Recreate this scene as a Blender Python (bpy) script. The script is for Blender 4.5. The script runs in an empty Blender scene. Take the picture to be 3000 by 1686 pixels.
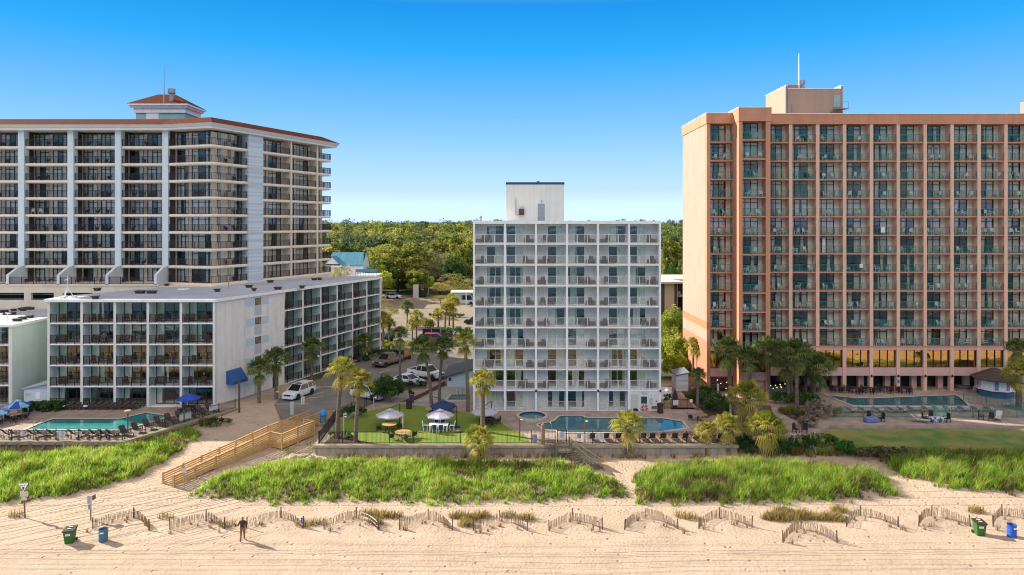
import bpy, bmesh, math, random
import numpy as np
from mathutils import Matrix, Vector
R=math.radians
scene=bpy.context.scene
# ---------------------------------------------------------------- camera
CAMH=22.5; FPX=2000.0; HOR=659.0          # camera height, focal length in photo pixels, horizon row
cam=bpy.data.cameras.new("camera"); camo=bpy.data.objects.new("camera",cam)
scene.collection.objects.link(camo); scene.camera=camo
camo.location=(0,0,CAMH); camo.rotation_euler=(R(90),0,0)
cam.sensor_width=36; cam.lens=36*FPX/3000; cam.shift_y=-(843-HOR)/3000
cam.clip_start=0.5; cam.clip_end=12000
# ---------------------------------------------------------------- sky, sun, exposure
SUN_EL=28.8; SUN_DIR=Vector((-0.91,0.415,0)).normalized()   # horizontal direction towards the sun
world=bpy.data.worlds.new("World"); scene.world=world; world.use_nodes=True
wn=world.node_tree.nodes; wl=world.node_tree.links; wn.clear()
wo=wn.new('ShaderNodeOutputWorld'); wb=wn.new('ShaderNodeBackground'); sk=wn.new('ShaderNodeTexSky')
sk.sky_type='NISHITA'; sk.sun_disc=False; sk.sun_elevation=R(SUN_EL)
sk.sun_rotation=math.atan2(SUN_DIR.x,SUN_DIR.y); sk.altitude=0; sk.air_density=1.0; sk.dust_density=0.6; sk.ozone_density=1.5
# the clear sky is the same all round: look it up by elevation only, and grade it to this photograph's deep blue
tcw=wn.new('ShaderNodeTexCoord'); sxw=wn.new('ShaderNodeSeparateXYZ'); wl.new(tcw.outputs['Generated'],sxw.inputs[0])
def wmath(op,a,b=0):
    m=wn.new('ShaderNodeMath'); m.operation=op
    for i,v in enumerate((a,b)):
        if isinstance(v,(int,float)): m.inputs[i].default_value=v
        else: wl.new(v,m.inputs[i])
    return m.outputs[0]
hor=wmath('SQRT',wmath('MAXIMUM',wmath('SUBTRACT',1.0,wmath('MULTIPLY',sxw.outputs[2],sxw.outputs[2])),0.0))
cx=wn.new('ShaderNodeCombineXYZ'); wl.new(hor,cx.inputs[1]); wl.new(sxw.outputs[2],cx.inputs[2]); wl.new(cx.outputs[0],sk.inputs[0])
rp=wn.new('ShaderNodeValToRGB'); wl.new(sxw.outputs[2],rp.inputs[0]); cr=rp.color_ramp
SKYT=[(0.0,(.44,.67,1.80)),(.0095,(.46,.68,1.62)),(.0495,(.35,.45,.68)),(.104,(.30,.43,.58)),(.177,(.185,.41,.59)),(.247,(.045,.40,.64)),(.305,(.025,.35,.61)),(.36,(.30,.45,.60)),(.48,(1.15,.74,.47)),(1.0,(1.35,.82,.48))]
while len(cr.elements)<len(SKYT): cr.elements.new(.5)
for e,(p_,c_) in zip(cr.elements,SKYT): e.position=p_; e.color=(*[x/3 for x in c_],1)
mlt=wn.new('ShaderNodeVectorMath'); mlt.operation='MULTIPLY'; wl.new(sk.outputs[0],mlt.inputs[0]); wl.new(rp.outputs[0],mlt.inputs[1])
m2=wn.new('ShaderNodeVectorMath'); m2.operation='SCALE'; 
# added fill: upper sky on the unseen sea side boosted to brighten shaded facades
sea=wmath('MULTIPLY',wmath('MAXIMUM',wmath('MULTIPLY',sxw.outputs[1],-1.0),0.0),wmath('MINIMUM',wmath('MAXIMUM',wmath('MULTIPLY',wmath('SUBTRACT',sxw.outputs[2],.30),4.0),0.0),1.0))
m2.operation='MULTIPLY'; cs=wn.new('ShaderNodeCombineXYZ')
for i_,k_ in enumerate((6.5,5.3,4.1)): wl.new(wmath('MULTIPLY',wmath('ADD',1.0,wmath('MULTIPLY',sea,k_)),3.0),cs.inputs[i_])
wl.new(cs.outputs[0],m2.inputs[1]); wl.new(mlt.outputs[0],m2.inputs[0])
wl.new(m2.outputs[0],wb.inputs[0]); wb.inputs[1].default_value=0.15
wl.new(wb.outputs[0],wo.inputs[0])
sl=bpy.data.lights.new("sun",'SUN'); sl.energy=5.0; sl.angle=R(0.5); sl.color=(1.0,0.92,0.78)
so=bpy.data.objects.new("sun",sl); scene.collection.objects.link(so)
sd=Vector((SUN_DIR.x*math.cos(R(SUN_EL)),SUN_DIR.y*math.cos(R(SUN_EL)),math.sin(R(SUN_EL))))
so.rotation_euler=sd.to_track_quat('Z','Y').to_euler(); so.location=(-60,30,80)
vs=scene.view_settings; scene.display_settings.display_device='sRGB'
vs.view_transform='Standard'; vs.look='None'; vs.exposure=1.0; vs.gamma=1
scene.render.engine='CYCLES'; scene.cycles.filter_width=1.1; scene.cycles.max_bounces=6; scene.cycles.transparent_max_bounces=24
scene.cycles.caustics_reflective=False; scene.cycles.caustics_refractive=False
# ---------------------------------------------------------------- helpers
COL=scene.collection
def G(p,z=0.0):            # a photo point lying at height z -> the ground position there
    y=(CAMH-z)*FPX/(p[1]-HOR); return ((p[0]-1500)*y/FPX,y)
def ZAT(v,y): return CAMH-(v-HOR)*y/FPX
def XAT(u,y): return (u-1500)*y/FPX
def z1(x,y): return (x/2.576,150+y/2.576)
def z2(x,y): return (x/2.576,650+y/2.576)
def z3(x,y): return (x/2.576,1124+y/2.576)
def z4(x,y): return (900+x/2.576,500+y/2.576)
def z5(x,y): return (900+x/2.576,900+y/2.576)
def z6(x,y): return (1900+x/2.342,150+y/2.342)
def z7(x,y): return (1900+x/2.342,700+y/2.342)
def z8(x,y): return (1900+x/2.342,1068+y/2.342)
def a1(x,y): return (1050+x/6.435,700+y/6.435)
def a2(x,y): return (1000+x/5.722,900+y/5.722)
def a3(x,y): return (900+x/5.152,1100+y/5.152)
def a4(x,y): return (1800+x/5.152,1080+y/5.152)
def a5(x,y): return (2200+x/5.152,1080+y/5.152)
def a6(x,y): return (2500+x/5.152,980+y/5.152)
def a7(x,y): return (x/5.152,1124+y/5.152)
def a8(x,y): return (400+x/5.152,1124+y/5.152)
def b1(x,y): return (900+x/3.22,1440+y/3.22)
def b2(x,y): return (1600+x/3.22,1440+y/3.22)

_m={}
def mat(name,col,col2=None,scale=4.0,rough=0.7,metal=0.0,bump=0.0,bscale=None,spec=0.35,detail=4.0,lo=0.35,hi=0.65,stretch=None,stain=0.0):
    """procedural paint: two real colours mixed by noise, with optional bump"""
    if name in _m: return _m[name]
    m=bpy.data.materials.new(name); m.use_nodes=True; n=m.node_tree.nodes; l=m.node_tree.links
    b=n['Principled BSDF']; b.inputs['Roughness'].default_value=rough; b.inputs['Metallic'].default_value=metal
    b.inputs['Specular IOR Level'].default_value=spec
    b.inputs['Base Color'].default_value=(*col,1)
    tc=n.new('ShaderNodeTexCoord'); src=tc.outputs['Object']
    if stretch:
        mp=n.new('ShaderNodeMapping'); mp.inputs['Scale'].default_value=stretch; l.new(src,mp.inputs[0]); src=mp.outputs[0]
    if col2 is None: col2=tuple(c*0.88 for c in col)
    t=n.new('ShaderNodeTexNoise'); t.inputs['Scale'].default_value=scale; t.inputs['Detail'].default_value=detail
    l.new(src,t.inputs[0])
    mr=n.new('ShaderNodeMapRange'); mr.inputs[1].default_value=lo; mr.inputs[2].default_value=hi; l.new(t.outputs[0],mr.inputs[0])
    mx=n.new('ShaderNodeMix'); mx.data_type='RGBA'; mx.inputs[6].default_value=(*col,1); mx.inputs[7].default_value=(*col2,1)
    l.new(mr.outputs[0],mx.inputs[0]); l.new(mx.outputs[2],b.inputs['Base Color'])
    if stain:      # faint vertical dirt runs and broad weathering
        mp2=n.new('ShaderNodeMapping'); mp2.inputs['Scale'].default_value=(1.6,1.6,.10); l.new(tc.outputs['Object'],mp2.inputs[0])
        ts=n.new('ShaderNodeTexNoise'); ts.inputs['Scale'].default_value=1.5; ts.inputs['Detail'].default_value=6; l.new(mp2.outputs[0],ts.inputs[0])
        ms=n.new('ShaderNodeMapRange'); ms.inputs[1].default_value=.42; ms.inputs[2].default_value=.75; ms.inputs[3].default_value=1.0; ms.inputs[4].default_value=1-stain; l.new(ts.outputs[0],ms.inputs[0])
        hh=n.new('ShaderNodeHueSaturation'); l.new(mx.outputs[2],hh.inputs['Color']); l.new(ms.outputs[0],hh.inputs['Value']); l.new(hh.outputs[0],b.inputs['Base Color'])
    if bump:
        t2=n.new('ShaderNodeTexNoise'); t2.inputs['Scale'].default_value=bscale or scale*6; t2.inputs['Detail'].default_value=5
        l.new(src,t2.inputs[0]); bp=n.new('ShaderNodeBump'); bp.inputs['Strength'].default_value=bump; bp.inputs['Distance'].default_value=0.05
        l.new(t2.outputs[0],bp.inputs['Height']); l.new(bp.outputs[0],b.inputs['Normal'])
    _m[name]=m; return m
def leafmat(name,col,trans=0.42,rough=0.6):
    if name in _m: return _m[name]
    m=bpy.data.materials.new(name); m.use_nodes=True; n=m.node_tree.nodes; l=m.node_tree.links
    b=n['Principled BSDF']; b.inputs['Roughness'].default_value=rough; b.inputs['Specular IOR Level'].default_value=0.15
    tc=n.new('ShaderNodeTexCoord'); t=n.new('ShaderNodeTexNoise'); t.inputs['Scale'].default_value=1.3; t.inputs['Detail'].default_value=3
    l.new(tc.outputs['Object'],t.inputs[0])
    mr=n.new('ShaderNodeMapRange'); mr.inputs[1].default_value=0.35; mr.inputs[2].default_value=0.65; mr.inputs[3].default_value=0.72; mr.inputs[4].default_value=1.2
    l.new(t.outputs[0],mr.inputs[0])
    hv=n.new('ShaderNodeHueSaturation'); hv.inputs['Color'].default_value=(*col,1); l.new(mr.outputs[0],hv.inputs['Value'])
    l.new(hv.outputs[0],b.inputs['Base Color'])
    tr=n.new('ShaderNodeBsdfTranslucent'); l.new(hv.outputs[0],tr.inputs[0])
    ms=n.new('ShaderNodeMixShader'); ms.inputs[0].default_value=trans
    l.new(b.outputs[0],ms.inputs[1]); l.new(tr.outputs[0],ms.inputs[2]); l.new(ms.outputs[0],n['Material Output'].inputs[0])
    _m[name]=m; return m
def glassmat(name,tint,refl,rcol=(1,1,1),rough=0.0):
    """window glass: part mirror, part tinted see-through"""
    if name in _m: return _m[name]
    m=bpy.data.materials.new(name); m.use_nodes=True; n=m.node_tree.nodes; l=m.node_tree.links; n.remove(n['Principled BSDF'])
    t=n.new('ShaderNodeBsdfTransparent'); t.inputs[0].default_value=(*tint,1)
    g=n.new('ShaderNodeBsdfGlossy'); g.inputs['Color'].default_value=(*rcol,1); g.inputs['Roughness'].default_value=rough
    tc=n.new('ShaderNodeTexCoord'); no=n.new('ShaderNodeTexNoise'); no.inputs['Scale'].default_value=0.9; no.inputs['Detail'].default_value=1
    l.new(tc.outputs['Object'],no.inputs[0]); bp=n.new('ShaderNodeBump'); bp.inputs['Strength'].default_value=0.10; bp.inputs['Distance'].default_value=0.05
    l.new(no.outputs[0],bp.inputs['Height']); l.new(bp.outputs[0],g.inputs['Normal'])
    ms=n.new('ShaderNodeMixShader'); ms.inputs[0].default_value=refl
    l.new(t.outputs[0],ms.inputs[1]); l.new(g.outputs[0],ms.inputs[2]); l.new(ms.outputs[0],n['Material Output'].inputs[0])
    _m[name]=m; return m
def emis(name,col,s):
    if name in _m: return _m[name]
    m=bpy.data.materials.new(name); m.use_nodes=True; n=m.node_tree.nodes
    b=n['Principled BSDF']; b.inputs['Base Color'].default_value=(*col,1); b.inputs['Emission Color'].default_value=(*col,1); b.inputs['Emission Strength'].default_value=s
    _m[name]=m; return m

class MB:
    """collects boxes, bars, prisms and quads; build() links them as ONE mesh object"""
    def __init__(s,M=None): s.v=[];s.f=[];s.m=[];s.mi=0;s.M=M;s.sm=False
    def add(s,vs,fs):
        o=len(s.v)
        if s.M is not None: vs=[tuple(s.M@Vector(p)) for p in vs]
        s.v+=[tuple(p) for p in vs]; s.f+=[tuple(i+o for i in f) for f in fs]; s.m+=[s.mi]*len(fs); return s
    def box(s,x0,y0,z0,x1,y1,z1):
        x0,x1=min(x0,x1),max(x0,x1);y0,y1=min(y0,y1),max(y0,y1);z0,z1=min(z0,z1),max(z0,z1)
        return s.add([(x0,y0,z0),(x1,y0,z0),(x1,y1,z0),(x0,y1,z0),(x0,y0,z1),(x1,y0,z1),(x1,y1,z1),(x0,y1,z1)],
              [(0,3,2,1),(4,5,6,7),(0,1,5,4),(1,2,6,5),(2,3,7,6),(3,0,4,7)])
    def quad(s,a,b,c,d): return s.add([a,b,c,d],[(0,1,2,3)])
    def bar(s,p,q,w,h=None,up=(0,0,1)):
        h=h or w; p=Vector(p);q=Vector(q);d=(q-p).normalized(); u=Vector(up)
        if abs(d.dot(u))>0.98: u=Vector((1,0,0))
        a=d.cross(u).normalized()*(w/2); b=a.cross(d).normalized()*(h/2)
        return s.add([p-a-b,p+a-b,p+a+b,p-a+b,q-a-b,q+a-b,q+a+b,q-a+b],[(0,3,2,1),(4,5,6,7),(0,1,5,4),(1,2,6,5),(2,3,7,6),(3,0,4,7)])
    def tube(s,pts,rs,n=8,cap=True):
        pts=[Vector(p) for p in pts]
        if not hasattr(rs,'__len__'): rs=[rs]*len(pts)
        vs=[];fs=[]
        for i,p in enumerate(pts):
            d=(pts[min(i+1,len(pts)-1)]-pts[max(i-1,0)]).normalized()
            u=Vector((0,0,1)) if abs(d.z)<0.95 else Vector((1,0,0))
            a=d.cross(u).normalized(); b=a.cross(d).normalized()
            for k in range(n):
                t=2*math.pi*k/n; vs.append(p+(a*math.cos(t)+b*math.sin(t))*rs[i])
        for i in range(len(pts)-1):
            for k in range(n): fs.append((i*n+k,i*n+(k+1)%n,(i+1)*n+(k+1)%n,(i+1)*n+k))
        if cap: fs.append(tuple(range(n))[::-1]); fs.append(tuple((len(pts)-1)*n+k for k in range(n)))
        return s.add(vs,fs)
    def lathe(s,prof,n=16,c=(0,0,0)):
        vs=[];fs=[]
        for r,z in prof:
            for k in range(n): t=2*math.pi*k/n; vs.append((c[0]+r*math.cos(t),c[1]+r*math.sin(t),c[2]+z))
        for i in range(len(prof)-1):
            for k in range(n): fs.append((i*n+k,i*n+(k+1)%n,(i+1)*n+(k+1)%n,(i+1)*n+k))
        if prof[0][0]>1e-4: fs.append(tuple(range(n))[::-1])
        if prof[-1][0]>1e-4: fs.append(tuple((len(prof)-1)*n+k for k in range(n)))
        return s.add(vs,fs)
    def prism(s,poly,z0,z1):
        n=len(poly); ar=sum(poly[i][0]*poly[(i+1)%n][1]-poly[(i+1)%n][0]*poly[i][1] for i in range(n))
        if ar<0: poly=poly[::-1]
        vs=[(x,y,z0) for x,y in poly]+[(x,y,z1) for x,y in poly]
        return s.add(vs,[tuple(range(n))[::-1],tuple(range(n,2*n))]+[(i,(i+1)%n,n+(i+1)%n,n+i) for i in range(n)])
    def sphere(s,c,rx,ry,rz,n=10,m=6):
        return s.tf(Matrix.Translation(c)@Matrix.Diagonal((rx,ry,rz,1)),lambda q:q.lathe([(math.sin(math.pi*i/m),-math.cos(math.pi*i/m)) for i in range(m+1)],n))
    def tf(s,M,fn):
        old=s.M; s.M=M if old is None else old@M; fn(s); s.M=old; return s
    def mesh(s,name,mats,smooth=False):
        me=bpy.data.meshes.new(name); me.from_pydata(s.v,[],s.f)
        for m in (mats if isinstance(mats,(list,tuple)) else [mats]): me.materials.append(m)
        if any(s.m): me.polygons.foreach_set('material_index',s.m)
        if smooth: me.polygons.foreach_set('use_smooth',[True]*len(me.polygons))
        me.update(); return me
    def build(s,name,mats,parent=None,smooth=False,loc=None,bevel=0,**kw):
        if parent is not None and s.M is None and loc is None and parent.get('_w'):
            L=parent.location; s.v=[(x-L.x,y-L.y,z-L.z) for x,y,z in s.v]
        return link(name,s.mesh(name,mats,smooth),parent,loc=loc,bevel=bevel,**kw)
def link(name,me,parent=None,loc=None,rotz=0,bevel=0,**kw):
    o=bpy.data.objects.new(name,me); COL.objects.link(o)
    if parent is not None: o.parent=parent
    if loc is not None: o.location=loc
    if rotz: o.rotation_euler=(0,0,rotz)
    if bevel:
        b=o.modifiers.new('bevel','BEVEL'); b.width=bevel; b.segments=2; b.limit_method='ANGLE'; b.angle_limit=R(35)
    tag(o,**kw); return o
def tag(o,label=None,cat=None,group=None,kind=None):
    if label: o['label']=label
    if cat: o['category']=cat
    if group: o['group']=group
    if kind: o['kind']=kind
    return o
def thing(name,label,cat,loc=(0,0,0),rotz=0,group=None,world=False):
    o=bpy.data.objects.new(name,None); COL.objects.link(o); o.location=loc; o.rotation_euler=(0,0,rotz); o.empty_display_size=0.3
    if world: o['_w']=1
    return tag(o,label,cat,group)
def dup(root,loc,rotz=0,label=None,group=None,scale=None):
    r=root.copy(); COL.objects.link(r); r.location=loc; r.rotation_euler=(0,0,rotz)
    if scale: r.scale=(scale,)*3 if not hasattr(scale,'__len__') else scale
    if label: r['label']=label
    if group: r['group']=group
    for ch in list(root.children):
        c=ch.copy(); COL.objects.link(c); c.parent=r
        for g in ch.children:
            d=g.copy(); COL.objects.link(d); d.parent=c
    return r
ORD=['first','second','third','fourth','fifth','sixth','seventh','eighth','ninth','tenth','eleventh','twelfth','thirteenth','fourteenth','fifteenth','sixteenth']
def npmesh(name,verts,faces4,matidx,mats):
    """fast mesh from numpy: verts (n,3), quads (m,4)"""
    me=bpy.data.meshes.new(name); nv=len(verts); nf=len(faces4)
    me.vertices.add(nv); me.vertices.foreach_set('co',np.asarray(verts,np.float32).ravel())
    me.loops.add(nf*4); me.loops.foreach_set('vertex_index',np.asarray(faces4,np.int32).ravel())
    me.polygons.add(nf); me.polygons.foreach_set('loop_start',np.arange(0,nf*4,4,dtype=np.int32))
    me.polygons.foreach_set('loop_total',np.full(nf,4,np.int32))
    if matidx is not None: me.polygons.foreach_set('material_index',np.asarray(matidx,np.int32))
    for m in mats: me.materials.append(m)
    me.update(calc_edges=True); return me
# ---------------------------------------------------------------- materials
white=mat('white_paint',(.84,.84,.84),(.79,.79,.79),1.2,.6,bump=.05,bscale=30,stain=0.10)
whiteb=mat('white_block_wall',(.70,.68,.63),(.65,.64,.60),0.8,.75,bump=.1,bscale=12,stain=0.09)
creamw=mat('white_cream_slab',(.84,.76,.65),(.80,.72,.61),.8,.8,stain=0.09)
cream=mat('cream_stucco',(.76,.65,.50),(.72,.60,.46),0.7,.85,bump=.1,bscale=25,stain=0.10)
palewall=mat('pale_painted_brick',(.75,.71,.67),(.70,.66,.62),1.0,.85,bump=.15,bscale=20,stain=0.12)
mint=mat('mint_wall',(.58,.66,.61),(.53,.62,.58),0.9,.85,bump=.1,bscale=25,stain=0.12)
ltblue=mat('pale_blue_siding',(.56,.67,.72),(.52,.63,.68),1.0,.7,stain=0.10)
pierw=mat('pale_blue_pier',(.66,.73,.76),(.62,.69,.72),1.0,.7,stain=.1)
salmon=mat('salmon_stucco',(.58,.27,.165),(.52,.24,.145),0.6,.85,bump=.12,bscale=20,stain=0.12)
salmonl=mat('pale_salmon_stucco',(.75,.475,.345),(.70,.44,.315),0.6,.85,bump=.12,bscale=20,stain=0.12)
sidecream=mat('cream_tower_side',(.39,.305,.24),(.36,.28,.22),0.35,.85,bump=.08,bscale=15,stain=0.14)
brownband=mat('brown_stripe_paint',(.42,.20,.10),(.39,.18,.09),0.8,.85)
salmond=mat('orange_salmon_paint',(.46,.21,.13),(.42,.19,.115),0.8,.85,stain=0.12)
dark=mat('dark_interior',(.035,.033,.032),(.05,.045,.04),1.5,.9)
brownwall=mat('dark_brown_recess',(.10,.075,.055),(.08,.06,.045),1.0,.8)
bronze=mat('bronze_frame',(.035,.028,.024),None,5,.45)
brownfr=mat('brown_mullion',(.075,.045,.03),None,5,.5)
darkrail=mat('dark_railing_metal',(.03,.028,.028),None,6,.5)
tealrail=mat('teal_railing_paint',(.04,.23,.21),(.03,.19,.18),5,.5)
greyrail=mat('blue_grey_railing',(.42,.47,.52),None,5,.5)
whiterail=mat('white_railing_paint',(.66,.66,.66),None,5,.5)
curtA=mat('beige_curtain',(.80,.73,.60),(.66,.60,.49),7,.9,stretch=(6,6,.15))
curtW=mat('white_curtain',(.90,.88,.81),(.76,.74,.68),7,.9,stretch=(6,6,.15))
curtG=mat('pale_green_curtain',(.55,.66,.53),(.45,.56,.45),7,.9,stretch=(6,6,.15))
glG=glassmat('green_window_glass',(.90,.93,.89),.165,(.80,.83,.74))
glB=glassmat('grey_window_glass',(.95,.95,.95),.10,(.86,.92,.96))
glZ=glassmat('bronze_window_glass',(.88,.85,.80),.12,(.95,.85,.72))
glM=glassmat('golden_mirror_glass',(.35,.28,.2),.55,(.95,.62,.26))
roofg=mat('grey_roof_membrane',(.44,.48,.54),(.36,.40,.46),0.25,.9,bump=.1,bscale=6)
rooft=mat('red_tile_roof',(.15,.04,.022),(.10,.03,.018),3,.9,spec=.03,bump=.3,bscale=9,stretch=(1,1,6))
metal=mat('grey_metal',(.36,.36,.37),None,6,.4,.5)
blackm=mat('black_metal',(.018,.018,.02),None,6,.45)
concrete=mat('weathered_concrete',(.37,.32,.26),(.24,.205,.17),1.2,.9,bump=.3,bscale=9,stretch=(3,3,.5))
woodo=mat('new_yellow_pine_planks',(.57,.37,.165),(.45,.28,.12),3,.75,bump=.15,bscale=20)
woodg=mat('weathered_grey_wood',(.20,.165,.13),(.13,.105,.085),3,.85,bump=.3,bscale=14,stretch=(4,4,1))
# ---------------------------------------------------------------- ground, sea, decks, pools
def d(x,y): return (x*1.1646,y*1.1646)
def c4(x,y): return (1500+x/6.435,1180+y/6.435)
LEFTDECK=[(-95,70.9),(-40.4,70.9),(-33.6,83.6),(-36.5,84.6),(-36.5,90),(-95,90)]
WHITEDECK=[(-19.9,69.7),(23.0,69.7),(23.0,84),(19,84),(19,100),(-9.8,100),(-12.8,94.9),(-15,91.2),(-18,84),(-20.4,79.1)]
def inpoly(x,y,P):
    c=False; n=len(P); j=n-1
    for i in range(n):
        xi,yi=P[i]; xj,yj=P[j]
        if (yi>y)!=(yj>y) and x<(xj-xi)*(y-yi)/(yj-yi)+xi: c=not c
        j=i
    return c
def distpoly(x,y,P):
    m=1e9; n=len(P)
    for i in range(n):
        ax,ay=P[i]; bx,by=P[(i+1)%n]; dx,dy=bx-ax,by-ay
        t=max(0,min(1,((x-ax)*dx+(y-ay)*dy)/(dx*dx+dy*dy))); m=min(m,math.hypot(x-ax-t*dx,y-ay-t*dy))
    return m
def offset(P,w):      # outward for w>0
    n=len(P); ar=sum(P[i][0]*P[(i+1)%n][1]-P[(i+1)%n][0]*P[i][1] for i in range(n)); sg=1 if ar>0 else -1; out=[]
    for i in range(n):
        p0=Vector(P[i-1]);p1=Vector(P[i]);p2=Vector(P[(i+1)%n])
        a=(p1-p0).normalized();b=(p2-p1).normalized(); na=Vector((a.y,-a.x))*sg; nb=Vector((b.y,-b.x))*sg
        m=(na+nb); m=m/max(0.35,m.length_squared/2); out.append(tuple(p1+m*w))
    return out
from mathutils import noise as mnoise
def nz(x,y,s): return mnoise.noise(Vector((x*s,y*s,3.7)))
def smooth(P,it=2):
    for _ in range(it):
        Q=[]
        for i in range(len(P)):
            a=P[i];b=P[(i+1)%len(P)]; Q+=[(a[0]*.75+b[0]*.25,a[1]*.75+b[1]*.25),(a[0]*.25+b[0]*.75,a[1]*.25+b[1]*.75)]
        P=Q
    return P
BEDS=[[G(z3(*q),-1.2) for q in [(-300,900),(0,885),(350,855),(690,795),(1000,725),(1300,575),(1535,430),(1530,350),(1330,360),(960,500),(500,545),(0,570),(-300,580)]],
      [G(d(*q),-1.2) for q in [(480,1240),(560,1252),(700,1258),(900,1254),(1050,1262),(1300,1256),(1580,1246),(1560,1215),(1480,1190),(1400,1170),(1200,1168),(1000,1165),(800,1165),(690,1168),(560,1200)]],
      [G(d(*q),-1.2) for q in [(1585,1200),(1605,1258),(1800,1262),(2000,1258),(2150,1252),(2255,1238),(2230,1200),(2100,1180),(1950,1172),(1800,1170),(1650,1180)]],
      [G(d(*q),-1.2) for q in [(2215,1165),(2260,1202),(2400,1228),(2600,1240),(2760,1240),(2760,1160),(2500,1158),(2300,1150)]]]
PTS=[(-400,-4.5),(10,-4.2),(25,-2.5),(32,-2.15),(47,-1.72),(57,-1.6),(61,-1.4),(65,-1.15),(69,-1.0),(71,-0.9),(84,-0.06),(9000,-0.06)]
FENCES=[]   # mounds of drifted sand inside each sand fence
def hgt(x,y):
    for i in range(len(PTS)-1):
        if y<=PTS[i+1][0]:
            a,b=PTS[i],PTS[i+1]; z=a[1]+(b[1]-a[1])*(y-a[0])/(b[0]-a[0]); break
    if y<50 and y>20: z+=0.03*nz(x,y,.15)
    if 49<y<70: z+=0.10*nz(x,y,.22)+0.04*nz(x,y,.9)
    if abs(x)<90 and 56<y<71:
        for B in BEDS:
            if inpoly(x,y,B): z+=min(0.40,0.16*distpoly(x,y,B))*(1+.5*nz(x,y,.5)); break
    for fx,fy,fw in FENCES:
        q=((x-fx)/fw)**2+((y-fy)/1.3)**2
        if q<1: z+=0.17*(1-q)
    if 70<y<101 and abs(x)<96:
        for P in (LEFTDECK,WHITEDECK):
            if inpoly(x,y,P) and distpoly(x,y,P)>0.55: z=-0.35
    if y>220: z+= (y-220)*0.006
    return z
FEN=[ (z3(702,1088),z3(1003,1000),z3(1125,1092)), (z3(1283,1092),z3(1553,1030),z3(1692,1087)), (z3(1860,1088),z3(2122,1010),z3(2285,1085)),
 (b1(160,352),b1(467,240),b1(672,354)), (b1(868,352),b1(1140,262),b1(1368,358)), (b1(1570,358),b1(1818,270),b1(2073,362)), (b2(28,358),b2(255,268),b2(530,352)),
 (b2(738,355),b2(940,252),b2(1242,347)), (b2(1440,345),b2(1630,242),b2(1940,332)), (z8(922,1210),z8(1045,1112),z8(1295,1213)),
 (z8(1360,1108),z8(1457,1032),z8(1715,1113)), (z8(1853,1108),z8(1943,1033),z8(2210,1107)), (z8(2365,1107),z8(2425,1033),z8(2700,1090)) ]
FENW=[]
for a,b,c in FEN:
    A,B,C=G(a,-1.55),G(b,-1.45),G(c,-1.55); FENW.append((A,B,C)); FENCES.append(((A[0]+C[0])/2+.2,(A[1]*.5+C[1]*.5)+.75,abs(C[0]-A[0])*.42))

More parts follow.
